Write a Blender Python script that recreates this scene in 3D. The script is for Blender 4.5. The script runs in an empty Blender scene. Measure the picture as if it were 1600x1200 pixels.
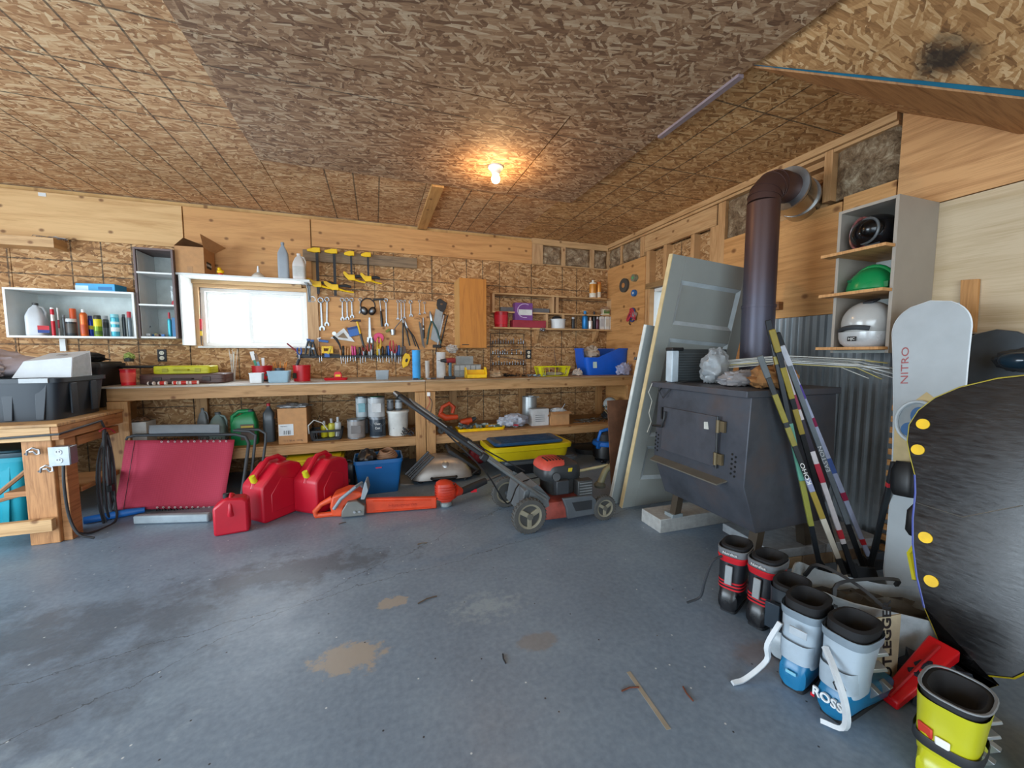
import bpy, math, random
from mathutils import Vector, Matrix, Euler, noise
R = math.radians
sc = bpy.context.scene
C = sc.collection
random.seed(7)
# ---------------------------------------------------------------- camera, sky, lights, exposure
CAM_H, FPX, YAW, PITCH = 1.22, 613.0, R(19.2), R(4.48)
cd = bpy.data.cameras.new('camera'); cam = bpy.data.objects.new('camera', cd); C.objects.link(cam)
cd.sensor_width = 36; cd.lens = FPX / 1600 * 36; cd.clip_start = 0.05
cam.location = (0, 0, CAM_H); cam.rotation_euler = (R(90) - PITCH, 0, -YAW)
sc.camera = cam
sc.view_settings.view_transform = 'Standard'; sc.view_settings.look = 'None'
sc.view_settings.gamma = 1; sc.view_settings.use_curve_mapping = False
sc.view_settings.exposure = 0.0
w = bpy.data.worlds.new('sky'); sc.world = w; w.use_nodes = True
bg = w.node_tree.nodes['Background']; bg.inputs[0].default_value = (0.74, 0.88, 1.0, 1); bg.inputs[1].default_value = 2.2

def area(name, loc, rot, sx, sy, power, col):
    l = bpy.data.lights.new(name, 'AREA'); l.shape = 'RECTANGLE'; l.size = sx; l.size_y = sy
    l.energy = power; l.color = col
    o = bpy.data.objects.new(name, l); C.objects.link(o); o.location = loc; o.rotation_euler = rot
    return o
# daylight through the open garage doors behind the camera and through the two windows
area('door_daylight', (-1.6, -2.9, 1.3), (R(90), 0, R(0)), 5.6, 2.3, 170, (0.74, 0.88, 1.0))
area('side_door_daylight', (-4.7, 1.2, 1.2), (R(90), 0, R(-90)), 3.0, 2.0, 230, (0.74, 0.88, 1.0))

area('window_daylight', (-1.13, 4.95, 1.6), (R(90), 0, R(180)), .9, .55, 26, (0.86, 0.93, 1.0))
# pixel -> point on a real plane (wall face, shelf front, floor) of the room
_cy, _sy, _cp, _sp = math.cos(YAW), math.sin(YAW), math.cos(PITCH), math.sin(PITCH)
_f = Vector((_sy*_cp, _cy*_cp, -_sp)); _r = Vector((_cy, -_sy, 0)); _u = Vector((_sy*_sp, _cy*_sp, _cp))
VF = {'a': (0, 280, 4.287), 'b': (250, 330, 4.8), 'c': (460, 380, 5.333), 'd': (700, 380, 5.), 'e': (0, 520, 3.53),
      'f': (150, 540, 4.), 'g': (360, 540, 4.), 'h': (620, 560, 4.21), 'i': (960, 360, 4.287), 'j': (980, 560, 3.53),
      'k': (1200, 280, 3.75), 'l': (1200, 560, 3.53), 'm': (1080, 820, 3.077), 'n': (940, 60, 2.424), 'o': (0, 60, 2.286), 't': (0, 0, 1.)}
def P(v, x, y, X=None, Y=None, Z=None):
    a = VF[v]; x = a[0] + x/a[2]; y = a[1] + y/a[2]
    d = _f + _r*((x-800)/FPX) + _u*((600-y)/FPX)
    t = X/d.x if X is not None else Y/d.y if Y is not None else (Z-CAM_H)/d.z
    return Vector((d.x*t, d.y*t, CAM_H + d.z*t))
def fit(v, x0, y0, x1, y1, Y, z0=None, rnd=False):
    """centre X, base Z, width, height of a thing seen between two corners, standing at depth Y"""
    a = P(v, x0, y0, Y=Y); b = P(v, x1, y1, Y=Y); m = P(v, (x0+x1)/2, (y0+y1)/2, Y=Y)
    zb = z0 if z0 is not None else P(v, (x0+x1)/2, y1, Y=Y).z
    zt = P(v, (x0+x1)/2, y0, Y=Y).z
    wd = abs(b.x-a.x)
    if rnd: wd *= Y/math.hypot(m.x, Y)
    return m.x, zb, wd, max(zt-zb, .01)

# ---------------------------------------------------------------- materials
def lin(h):
    h = h.lstrip('#'); out = []
    for i in (0, 2, 4):
        c = int(h[i:i+2], 16)/255
        out.append(c/12.92 if c <= .04045 else ((c+.055)/1.055)**2.4)
    return (*out, 1)
_mats = {}
def newmat(name):
    m = bpy.data.materials.new(name); m.use_nodes = True
    nt = m.node_tree; b = nt.nodes['Principled BSDF']
    return m, nt, b
def N(nt, t, **k):
    n = nt.nodes.new(t)
    for a, b in k.items(): setattr(n, a, b)
    return n
def mth(nt, op, a, b=None, c=None):
    n = N(nt, 'ShaderNodeMath', operation=op)
    for i, x in enumerate((a, b, c)):
        if x is None: continue
        if isinstance(x, (int, float)): n.inputs[i].default_value = x
        else: nt.links.new(x, n.inputs[i])
    return n.outputs[0]
def mixc(nt, fac, a, b, mode='MIX'):
    n = N(nt, 'ShaderNodeMix', data_type='RGBA', blend_type=mode)
    for i, x in ((0, fac), (6, a), (7, b)):
        if isinstance(x, (int, float)): n.inputs[i].default_value = x
        elif isinstance(x, tuple): n.inputs[i].default_value = x
        else: nt.links.new(x, n.inputs[i])
    return n.outputs[2]
def ramp(nt, fac, stops):
    n = N(nt, 'ShaderNodeValToRGB'); e = n.color_ramp.elements
    while len(e) < len(stops): e.new(.5)
    for i, (p, c) in enumerate(stops): e[i].position = p; e[i].color = lin(c) if isinstance(c, str) else c
    nt.links.new(fac, n.inputs[0]); return n.outputs[0]
def nz(nt, vec, scale, detail=4, rough=.55, dist=0):
    n = N(nt, 'ShaderNodeTexNoise'); n.inputs['Scale'].default_value = scale; n.inputs['Detail'].default_value = detail
    n.inputs['Roughness'].default_value = rough; n.inputs['Distortion'].default_value = dist
    if vec is not None: nt.links.new(vec, n.inputs[0])
    return n.outputs[0]
def bump(nt, b, h, s=.3, d=.01):
    n = N(nt, 'ShaderNodeBump'); n.inputs['Strength'].default_value = s; n.inputs['Distance'].default_value = d
    nt.links.new(h, n.inputs['Height']); nt.links.new(n.outputs[0], b.inputs['Normal'])
def mat(col, rough=.5, metal=0., var=.12, sc_=9., bmp=0., alpha=None, emit=None, spec=None):
    key = (col, rough, metal, var, sc_, bmp, alpha, emit, spec)
    if key in _mats: return _mats[key]
    m, nt, b = newmat('paint_' + col.strip('#'))
    b.inputs['Roughness'].default_value = rough; b.inputs['Metallic'].default_value = metal
    if spec is not None: b.inputs['Specular IOR Level'].default_value = spec
    c = lin(col)
    tc = N(nt, 'ShaderNodeTexCoord').outputs['Object']
    if var:
        f = nz(nt, tc, sc_, 5, .6)
        dk = tuple(x*(1-var*1.6) for x in c[:3]) + (1,); lt = tuple(min(1, x*(1+var)) for x in c[:3]) + (1,)
        nt.links.new(ramp(nt, f, [(.3, dk), (.7, lt)]), b.inputs['Base Color'])
        nt.links.new(mth(nt, 'MULTIPLY_ADD', f, .25, max(0, rough-.12)), b.inputs['Roughness'])
    else: b.inputs['Base Color'].default_value = c
    if bmp: bump(nt, b, nz(nt, tc, sc_*6, 3), bmp, .004)
    if alpha is not None: b.inputs['Alpha'].default_value = alpha
    if emit:
        b.inputs['Emission Color'].default_value = lin(col); b.inputs['Emission Strength'].default_value = emit
    _mats[key] = m; return m
def clear(col='#dfe8ea', a=.35, rough=.2):
    return mat(col, rough, 0, .1, 25, .25, alpha=a)
def uvw(nt, ax):
    """(u,v) in metres on a wall or ceiling plane, from object (= world) coordinates"""
    tc = N(nt, 'ShaderNodeTexCoord').outputs['Object']; s = N(nt, 'ShaderNodeSeparateXYZ'); nt.links.new(tc, s.inputs[0])
    o = {'x': 0, 'y': 1, 'z': 2}; u = s.outputs[o[ax[0]]]; v = s.outputs[o[ax[1]]]
    c = N(nt, 'ShaderNodeCombineXYZ'); nt.links.new(u, c.inputs[0]); nt.links.new(v, c.inputs[1])
    return u, v, c.outputs[0]
def osb(name, ax, us=(), vs=(), tint=1.0, cols=('#74502f', '#a47648', '#c39663', '#e0be90'), lw=.0055, ymask=None):
    m, nt, b = newmat(name)
    u, v, uv = uvw(nt, ax)
    dn = N(nt, 'ShaderNodeTexNoise'); dn.inputs['Scale'].default_value = 6; nt.links.new(uv, dn.inputs[0])
    dv = N(nt, 'ShaderNodeVectorMath', operation='MULTIPLY_ADD'); nt.links.new(dn.outputs['Color'], dv.inputs[0]); dv.inputs[1].default_value = (.016, .016, 0); nt.links.new(uv, dv.inputs[2])
    layers = []
    for ang, sx, sy in ((12, 12, 62), (-34, 14, 66), (72, 13, 56)):
        r1 = N(nt, 'ShaderNodeMapping'); r1.inputs['Rotation'].default_value = (0, 0, R(ang)); nt.links.new(dv.outputs[0], r1.inputs[0])
        mp = N(nt, 'ShaderNodeMapping'); mp.inputs['Scale'].default_value = (sx, sy, 1); nt.links.new(r1.outputs[0], mp.inputs[0])
        vo = N(nt, 'ShaderNodeTexVoronoi', voronoi_dimensions='2D'); vo.inputs['Scale'].default_value = 1; nt.links.new(mp.outputs[0], vo.inputs[0])
        sp = N(nt, 'ShaderNodeSeparateColor'); nt.links.new(vo.outputs['Color'], sp.inputs[0])
        layers.append(sp.outputs[0])
        if ang == 12:
            fine = N(nt, 'ShaderNodeMapping'); fine.inputs['Scale'].default_value = (20, 160, 1); nt.links.new(r1.outputs[0], fine.inputs[0]); fn = nz(nt, fine.outputs[0], 1, 3)
    m1 = nz(nt, uv, 17, 2); m2 = nz(nt, uv, 14, 2, .5, 1)
    f = N(nt, 'ShaderNodeMix'); nt.links.new(mth(nt, 'GREATER_THAN', m1, .53), f.inputs[0]); nt.links.new(layers[0], f.inputs[2]); nt.links.new(layers[1], f.inputs[3])
    g = N(nt, 'ShaderNodeMix'); nt.links.new(mth(nt, 'GREATER_THAN', m2, .6), g.inputs[0]); nt.links.new(f.outputs[0], g.inputs[2]); nt.links.new(layers[2], g.inputs[3])
    h = mth(nt, 'ADD', mth(nt, 'MULTIPLY', g.outputs[0], .62), mth(nt, 'MULTIPLY', fn, .45))
    col = ramp(nt, h, [(.14, cols[0]), (.38, cols[1]), (.64, cols[2]), (.92, cols[3])])
    big = nz(nt, uv, 1.3, 3)
    t = tint
    col = mixc(nt, 1.0, col, ramp(nt, big, [(.3, (.84*t, .82*t, .80*t, 1)), (.7, (1.05*t, 1.05*t, 1.05*t, 1))]), 'MULTIPLY')
    ln = None
    for c, ps in ((u, us), (v, vs)):
        for p in ps:
            q = mth(nt, 'COMPARE', c, float(p), lw)
            ln = q if ln is None else mth(nt, 'MAXIMUM', ln, q)
    if ln is not None:
        ln = mth(nt, 'MULTIPLY', ln, mth(nt, 'MULTIPLY_ADD', nz(nt, uv, 30, 2), 1.2, .1))
        col = mixc(nt, ln, col, lin('#2b2b26'))
    nt.links.new(col, b.inputs['Base Color']); b.inputs['Roughness'].default_value = .75
    bump(nt, b, h, .35, .004)
    return m
def wood(name, ax='xz', base='#d9ad72', dark='#b07d43', knots=True, grain=1.0, rough=.6, along='u', kd=1.0):
    key = ('wood', name)
    if key in _mats: return _mats[key]
    m, nt, b = newmat(name); u, v, uv = uvw(nt, ax)
    mp = N(nt, 'ShaderNodeMapping'); mp.inputs['Scale'].default_value = (1.2, 14, 1) if along == 'u' else (14, 1.2, 1); nt.links.new(uv, mp.inputs[0])
    g = nz(nt, mp.outputs[0], 2.2*grain, 6, .6, .8)
    mp2 = N(nt, 'ShaderNodeMapping'); mp2.inputs['Scale'].default_value = (3, 90, 1) if along == 'u' else (90, 3, 1); nt.links.new(uv, mp2.inputs[0])
    g2 = nz(nt, mp2.outputs[0], 2, 2)
    h = mth(nt, 'ADD', mth(nt, 'MULTIPLY', g, .7), mth(nt, 'MULTIPLY', g2, .3))
    col = ramp(nt, h, [(.32, dark), (.55, base), (.75, base)])
    if knots:
        mk = N(nt, 'ShaderNodeMapping'); mk.inputs['Scale'].default_value = (4.2*kd, 5.5*kd, 1) if along == 'u' else (5.5*kd, 4.2*kd, 1); nt.links.new(uv, mk.inputs[0])
        vo = N(nt, 'ShaderNodeTexVoronoi', voronoi_dimensions='2D'); vo.inputs['Scale'].default_value = 1.0; nt.links.new(mk.outputs[0], vo.inputs[0])
        sp = N(nt, 'ShaderNodeSeparateColor'); nt.links.new(vo.outputs['Color'], sp.inputs[0])
        sel = mth(nt, 'GREATER_THAN', sp.outputs[0], .35)
        k = ramp(nt, vo.outputs['Distance'], [(.04, (1, 1, 1, 1)), (.10, (0, 0, 0, 1))])
        col = mixc(nt, mth(nt, 'MULTIPLY', mth(nt, 'MULTIPLY', k, sel), .8), col, lin('#6d401d'))
    nt.links.new(col, b.inputs['Base Color']); b.inputs['Roughness'].default_value = rough
    bump(nt, b, h, .15, .003)
    _mats[key] = m; return m

# ---------------------------------------------------------------- mesh building
class M:
    def __init__(s): s.v = []; s.f = []; s.m = []
    def add(s, vs, fs, mi=0):
        o = len(s.v); s.v += [tuple(p) for p in vs]; s.f += [tuple(i+o for i in f) for f in fs]; s.m += [mi]*len(fs); return s
    def box(s, c, d, rot=None, mi=0, tap=1.0, tapy=None):
        x, y, z = d[0]/2, d[1]/2, d[2]/2; ty = tap if tapy is None else tapy
        vs = [Vector((a*x*(tap if k > 0 else 1), b*y*(ty if k > 0 else 1), k*z)) for k in (-1, 1) for a, b in ((-1, -1), (1, -1), (1, 1), (-1, 1))]
        if rot:
            m = Euler(rot).to_matrix(); vs = [m @ p for p in vs]
        c = Vector(c)
        return s.add([p+c for p in vs], [(3, 2, 1, 0), (4, 5, 6, 7), (0, 1, 5, 4), (1, 2, 6, 5), (2, 3, 7, 6), (3, 0, 4, 7)], mi)
    def bb(s, a, b, mi=0):
        return s.box([(a[i]+b[i])/2 for i in range(3)], [abs(a[i]-b[i]) for i in range(3)], None, mi)
    def loft(s, rings, cap=True, closed=True, mi=0):
        n = len(rings[0]); vs = [p for r in rings for p in r]; fs = []
        for i in range(len(rings)-1):
            for j in range(n if closed else n-1):
                k = (j+1) % n; fs.append((i*n+j, i*n+k, (i+1)*n+k, (i+1)*n+j))
        if cap: fs += [tuple(range(n-1, -1, -1)), tuple((len(rings)-1)*n+j for j in range(n))]
        return s.add(vs, fs, mi)
    def cyl(s, a, b, r, r2=None, n=14, mi=0, cap=True):
        return s.tube([a, b], [r, r if r2 is None else r2], n, mi=mi, cap=cap)
    def tube(s, pts, r, n=8, closed=False, mi=0, cap=True):
        pts = [Vector(p) for p in pts]; L = len(pts)
        if not isinstance(r, (list, tuple)): r = [r]*L
        rings = []; nrm = None
        for i, p in enumerate(pts):
            if closed: t = pts[(i+1) % L] - pts[i-1]
            else: t = pts[min(i+1, L-1)] - pts[max(i-1, 0)]
            t = t.normalized() if t.length > 1e-9 else Vector((0, 0, 1))
            if nrm is None: nrm = t.orthogonal().normalized()
            nrm = (nrm - t*nrm.dot(t)); nrm = nrm.normalized() if nrm.length > 1e-6 else t.orthogonal().normalized()
            bn = t.cross(nrm)
            rings.append([p + (nrm*math.cos(2*math.pi*k/n) + bn*math.sin(2*math.pi*k/n))*r[i] for k in range(n)])
        if closed: rings.append(rings[0]); cap = False
        return s.loft(rings, cap, True, mi)
    def lathe(s, prof, c=(0, 0, 0), n=20, rot=None, mi=0, sx=1, sy=1, cap=True, ring=False):
        if ring: prof = list(prof)+[prof[0]]; cap = False
        m = Euler(rot).to_matrix() if rot else None; c = Vector(c); rings = []
        for r, z in prof:
            ring = []
            for k in range(n):
                a = 2*math.pi*k/n; p = Vector((math.cos(a)*r*sx, math.sin(a)*r*sy, z))
                ring.append((m @ p if m else p) + c)
            rings.append(ring)
        return s.loft(rings, cap, True, mi)
    def prism(s, poly, t, pl='xz', c=(0, 0, 0), mi=0, off=0):
        c = Vector(c)
        def q(u, v, w):
            return Vector({'xz': (u, w, v), 'xy': (u, v, w), 'yz': (w, u, v)}[pl]) + c
        n = len(poly); vs = [q(u, v, off-t/2) for u, v in poly] + [q(u, v, off+t/2) for u, v in poly]
        fs = [tuple(range(n)), tuple(range(2*n-1, n-1, -1))] + [((i+1) % n, i, n+i, n+(i+1) % n) for i in range(n)]
        return s.add(vs, fs, mi)
    def sph(s, c, r, n=16, k=10, mi=0, z0=-90, z1=90, rot=None):
        if not isinstance(r, (tuple, list)): r = (r, r, r)
        m = Euler(rot).to_matrix() if rot else None
        rings = []
        for i in range(k+1):
            t = R(z0 + (z1-z0)*i/k); ring = []
            for j in range(n):
                a = 2*math.pi*j/n; p = Vector((max(1e-4, math.cos(t))*math.cos(a)*r[0], max(1e-4, math.cos(t))*math.sin(a)*r[1], math.sin(t)*r[2]))
                ring.append((m @ p if m else p) + Vector(c))
            rings.append(ring)
        return s.loft(rings, True, True, mi)
    def blob(s, c, r, seed=0, amp=.25, fr=3., n=22, k=14, mi=0, flat=None):
        c = Vector(c); rings = []
        for i in range(k+1):
            t = R(-88+176*i/k); ring = []
            for j in range(n):
                a = 2*math.pi*j/n; d = Vector((math.cos(t)*math.cos(a), math.cos(t)*math.sin(a), math.sin(t)))
                q = 1 + amp*noise.noise(d*fr + Vector((seed*7.3, seed, 0))) + amp*.5*noise.noise(d*fr*2.7 + Vector((0, seed*3.1, 5)))
                p = Vector((d.x*r[0]*q, d.y*r[1]*q, d.z*r[2]*q)) + c
                if flat is not None and p.z < flat: p.z = flat + .0005*j
                ring.append(p)
            rings.append(ring)
        return s.loft(rings, True, True, mi)
def rrect(w_, d_, z, k=.25, n=24, cx=0, cy=0, dy=None):
    """rounded-rectangle ring (superellipse) at height z"""
    out = []
    for i in range(n):
        a = 2*math.pi*(i+.5)/n; ca, sa = math.cos(a), math.sin(a)
        out.append(Vector((cx + math.copysign(abs(ca)**k, ca)*w_/2, cy + math.copysign(abs(sa)**k, sa)*d_/2, z)))
    return out
def B(name, mb, mt, parent=None, loc=None, rot=None, bev=0., smooth=True, ang=38, sub=0):
    me = bpy.data.meshes.new(name); me.from_pydata(mb.v, [], mb.f)
    mts = mt if isinstance(mt, (list, tuple)) else [mt]
    for x in mts: me.materials.append(x)
    if len(mts) > 1: me.polygons.foreach_set('material_index', mb.m)
    if smooth:
        me.polygons.foreach_set('use_smooth', [True]*len(me.polygons)); me.set_sharp_from_angle(angle=R(ang))
    me.update(); o = bpy.data.objects.new(name, me); C.objects.link(o)
    if loc is not None: o.location = loc
    if rot is not None: o.rotation_euler = rot
    if parent is not None: o.parent = parent
    if bev:
        b = o.modifiers.new('b', 'BEVEL'); b.width = bev; b.segments = 2; b.limit_method = 'ANGLE'; b.angle_limit = R(40)
    if sub:
        b = o.modifiers.new('s', 'SUBSURF'); b.levels = sub; b.render_levels = sub
    return o
def tag(o, label, cat, group=None, kind=None):
    o['label'] = label; o['category'] = cat
    if group: o['group'] = group
    if kind: o['kind'] = kind
    return o
def T(name, label, cat, loc=(0, 0, 0), rz=0, group=None, rot=None):
    o = bpy.data.objects.new(name, None); C.objects.link(o); o.empty_display_size = .05
    o.location = loc; o.rotation_euler = rot if rot else (0, 0, rz)
    return tag(o, label, cat, group)
def struct(name, mb, mt, parent=None, **k):
    o = B(name, mb, mt, parent, **k)
    if parent is None: o['kind'] = 'structure'
    return o
def clone(root, loc, rz=0, label=None, group=None, rot=None, scale=None):
    r = root.copy(); C.objects.link(r); r.location = loc; r.rotation_euler = rot if rot else (0, 0, rz)
    if label: r['label'] = label
    if group: r['group'] = group
    if scale: r.scale = scale
    for ch in list(root.children):
        c = ch.copy(); C.objects.link(c); c.parent = r
        for g in ch.children:
            d = g.copy(); C.objects.link(d); d.parent = c
    return r
def text(s, size, mt, parent, loc, rot, ext=.0006, sx=1, name='lettering', align='CENTER', bold=0.):
    c = bpy.data.curves.new('t', 'FONT'); c.body = s; c.size = size; c.extrude = ext; c.align_x = align; c.align_y = 'CENTER'; c.offset = bold; c.resolution_u = 3
    t = bpy.data.objects.new('t', c); C.objects.link(t); dg = bpy.context.evaluated_depsgraph_get()
    me = bpy.data.meshes.new_from_object(t.evaluated_get(dg)); bpy.data.objects.remove(t); me.materials.clear(); me.materials.append(mt); me.name = name
    o = bpy.data.objects.new(name, me); C.objects.link(o); o.parent = parent; o.location = loc; o.rotation_euler = rot; o.scale = (sx, 1, 1); return o
FRONT = (R(90), 0, 0)           # lettering that faces the camera side (-Y)

def curve(pts, k=4):
    """smooth curve through points"""
    p = [Vector(q) for q in pts]; p = [p[0]*2-p[1]]+p+[p[-1]*2-p[-2]]; out = []
    for i in range(1, len(p)-2):
        for j in range(k):
            t = j/k; a, b, c, d = p[i-1:i+3]; out.append(.5*((2*b)+(c-a)*t+(2*a-5*b+4*c-d)*t*t+(3*b-a-3*c+d)*t**3))
    return out+[p[-2]]
# common materials
BLK = mat('#17181a', .45); BLK2 = mat('#26282b', .6); CHR = mat('#a4a7aa', .32, .9); STEEL = mat('#8c9094', .4, .8)
WHT = mat('#e8e9e6', .5); RED = mat('#c81526', .42); RED2 = mat('#d8202a', .5); YEL = mat('#f0c20a', .45); ORG = mat('#d04a22', .5)
GRY = mat('#7d858b', .5); DGR = mat('#3b4044', .55); BLU = mat('#1769c4', .4); LBL = mat('#48b4dc', .45); GRN = mat('#2a9c4c', .45)
PINE = wood('pine_xz', 'xz', '#cfa878', '#a98255'); PINEZ = wood('pine_upright', 'xz', '#c9a276', '#a67c52', along='v')
PINEY = wood('pine_yz', 'yz', '#c9a070', '#a67a4c'); PINEYZ = wood('pine_yz_upright', 'yz', '#c99d6c', '#a47648', along='v')
PINEXY = wood('pine_xy', 'xy', '#cfa468', '#a87a42'); PLY = wood('plywood_xz', 'xz', '#d8b07a', '#c0945e', grain=.6)
PLYW = wood('plywood_warm', 'xz', '#cf9a60', '#b07b48', grain=.6); PLYYZ = wood('plywood_yz', 'yz', '#d19b60', '#aa7540', grain=.6, kd=.75)
PALE = wood('plywood_pale', 'yz', '#cdb796', '#b39a74', knots=False, grain=.4); CARD = mat('#b98a5c', .8, 0, .08, 20); CARDD = mat('#8a6440', .85)
ALU = mat('#b9c0c4', .35, .6)

# ---------------------------------------------------------------- room shell
YB, XR, ZC, XL, YF = 4.66, 3.0, 2.65, -4.6, -3.0
Y1, ZB, ZS = 3.96, .955, .395           # bench front, bench top, lower shelf top
# concrete floor
m, nt, b = newmat('painted_concrete'); u, v, uv = uvw(nt, 'xy')
base = ramp(nt, nz(nt, uv, 2.2, 6, .6), [(.25, '#647688'), (.5, '#738699'), (.75, '#8599aa')])
base = mixc(nt, .35, base, ramp(nt, nz(nt, uv, 45, 3), [(.3, '#5f6e80'), (.7, '#8a9cae')]))
def spot(cx, cy, rx, ry, sft=.35, wob=.45, ns=3.0):
    du = mth(nt, 'DIVIDE', mth(nt, 'SUBTRACT', u, cx), rx); dv = mth(nt, 'DIVIDE', mth(nt, 'SUBTRACT', v, cy), ry)
    d = mth(nt, 'SQRT', mth(nt, 'ADD', mth(nt, 'MULTIPLY', du, du), mth(nt, 'MULTIPLY', dv, dv)))
    d = mth(nt, 'ADD', d, mth(nt, 'MULTIPLY', mth(nt, 'SUBTRACT', nz(nt, uv, ns, 5, .7), .5), wob*2.4))
    return ramp(nt, d, [(1-sft, (1, 1, 1, 1)), (1.0, (0, 0, 0, 1))])
for a, cl, fac in (((-.45, 2.4, .6, .22, .6, 1.5, 6), '#454d57', .7), ((-1.25, 2.2, .8, .3, .7, 1.5, 5), '#4b545e', .6), ((-1.2, 1.75, .5, .3, .8, 1.6, 7), '#4f5862', .5)):
    base = mixc(nt, mth(nt, 'MULTIPLY', spot(*a), fac), base, lin(cl))
for a, cl, fac in (((-.12, 1.62, .15, .09, .25, 1.0, 13), '#a0978a', .85), ((.05, 1.93, .08, .045, .2, 1.0, 16), '#a0978a', .8), ((.48, 1.75, .2, .12, .9, 1.8, 24), '#93a3ad', .7), ((.62, 1.45, .1, .06, .3, .6, 18), '#80766b', .5),
                   ((-1.3, 1.25, .7, .35, .9, 1.2, 6), '#b3c4cf', .6), ((1.45, 1.08, .12, .1, .4, .6, 14), '#7d7068', .5)):  # the broadest pale spot paints the daylight glow at front left into the floor
    base = mixc(nt, mth(nt, 'MULTIPLY', spot(*a), fac), base, lin(cl))
speck = N(nt, 'ShaderNodeTexVoronoi', voronoi_dimensions='2D'); speck.inputs['Scale'].default_value = 16; nt.links.new(uv, speck.inputs[0])
sp = N(nt, 'ShaderNodeSeparateColor'); nt.links.new(speck.outputs['Color'], sp.inputs[0])
tiny = ramp(nt, speck.outputs['Distance'], [(.03, (1, 1, 1, 1)), (.075, (0, 0, 0, 1))])
base = mixc(nt, mth(nt, 'MULTIPLY', tiny, mth(nt, 'GREATER_THAN', sp.outputs[0], .95)), base, lin('#c9d2d6'))
base = mixc(nt, mth(nt, 'MULTIPLY', tiny, mth(nt, 'LESS_THAN', sp.outputs[1], .04)), base, lin('#1d1f22'))
# hairline cracks running across the slab
for ang, off, n_ in ((R(58), -1.62, 1.2), (R(79), -.25+2.35, .8)):
    lx = mth(nt, 'ADD', mth(nt, 'MULTIPLY', u, -math.cos(ang)), mth(nt, 'MULTIPLY', v, math.sin(ang)))
    lx = mth(nt, 'ADD', lx, mth(nt, 'MULTIPLY', mth(nt, 'SUBTRACT', nz(nt, uv, 2.5, 6, .7), .5), .22))
    base = mixc(nt, mth(nt, 'MULTIPLY', mth(nt, 'COMPARE', lx, off if n_ < 1 else 1.95, .0022), .6), base, lin('#2c2f33'))
nt.links.new(base, b.inputs['Base Color'])
nt.links.new(mth(nt, 'MULTIPLY_ADD', nz(nt, uv, 5, 5), .35, .22), b.inputs['Roughness'])
bump(nt, b, nz(nt, uv, 30, 5), .12, .004)
FLOORM = m
fl = struct('floor', M().bb((XL-.1, YF-1.5, -.1), (XR+.2, YB+.2, 0)), FLOORM)
mb = M(); a0 = P('t', 982, 1050, Z=0); a1 = P('t', 1045, 1140, Z=0)
dd = (a1-a0).normalized().cross(Vector((0, 0, 1)))*.008
mb.add([a0-dd, a0+dd, a1+dd, a1-dd, *(p+Vector((0, 0, .0012)) for p in (a0-dd, a0+dd, a1+dd, a1-dd))], [(0, 1, 2, 3), (4, 5, 6, 7), (0, 1, 5, 4), (2, 3, 7, 6), (1, 2, 6, 5), (3, 0, 4, 7)])
B('tape_strip', mb, mat('#9a9384', .7), fl)

# ceiling: OSB sheets as pieces, the big darker sheet hangs a little lower
CL = osb('ceiling_osb', 'xy', (-2.47, -2.25, -2.04, -1.63, -1.44, -1.234, -1.021, -.34, -.13, .07, .84, 1.05, 1.26, 2.24, 2.45, 2.04, 2.65), (2.2, 2.63, 2.83, 3.06, 1.9, 1.63), 1.0, ('#83593a', '#b38256', '#d2a678', '#ecd0a4'))
CD = osb('ceiling_osb_dark', 'xy', (), (2.42,), .86, ('#664732', '#946e50', '#b8926e', '#e0c6a4'), .004)
CR = osb('ceiling_osb_right', 'xy', (1.06, 1.27, 1.48, 2.03, 2.24, 2.45), (3.9, 4.1, 1.83, 2.6, 3.0, 3.38), 1.05, ('#7c5430', '#ae7e4b', '#cc9e68', '#e6c591'))
ce = struct('ceiling', M().bb((XL, YF, ZC+.03), (XR+.2, YB+.2, ZC+.13)), PINEXY)
xs = [XL, -4.42, -3.2, -1.985, -.77]
def sheet(x0, x1, y0, y1, mt, dz=0., nm='osb_sheet', par=ce):
    g = .006 if dz else .0025; B(nm, M().bb((x0+g, y0+g, ZC-dz), (x1-g, y1-g, ZC+.028)), mt, par)
for i in range(len(xs)-1):
    for y0, y1 in ((3.48, YB), (1.04, 3.48), (-1.4, 1.04), (YF, -1.4)): sheet(xs[i], xs[i+1], y0, y1, CL)
for x0, x1 in ((-.77, .45), (.45, 1.67), (1.67, XR)): sheet(x0, x1, 3.43, YB, CL if x0 < 1 else CR)
sheet(-.77, 1.14, 2.2, 3.43, CD, .022); sheet(1.14, 1.79, 2.2, 3.43, CD, .018); sheet(-.77, 1.79, -.2, 2.2, CD, .026); sheet(-.77, 1.79, YF, -.2, CL)
for y0, y1 in ((2.17, 3.43), (1.0, 2.17)): sheet(1.79, XR, y0, y1, CR)
sheet(1.79, XR, YF, 1.0, CL)
st = P('n', 240, 340, Z=ZC-.03); en = P('n', 515, 112, Z=ZC-.03)
B('seam_trim', M().bb((1.765, 1.6, ZC-.04), (1.80, 2.2, ZC-.022)), mat('#8c7c80', .5), ce)
a0 = P('o', 1525, 510, Z=ZC)
B('ceiling_batten', M().bb((.49, 3.45, ZC-.03), (.59, YB, ZC)), wood('batten_xy', 'xy', '#c89a60', '#a87840', along='v'), ce)
# boxed stair underside at the right, sloping out of the ceiling
A = Vector((1.80, 1.56, ZC)); Cc = P('t', 1600, 207, X=XR)
Bn = P('t', 1600, 150, Z=2.30); B2 = A + (Bn-A)*1.55
D = Vector((1.80, -1.2, ZC)); Eo = Vector((XR, -1.2, ZC)); C2 = A + (Cc-A)*1.0
h = P('t', 1220, 110, Z=ZC-.02)
STF = osb('stair_box_osb', 'xy', (), (), 1.0)
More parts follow.
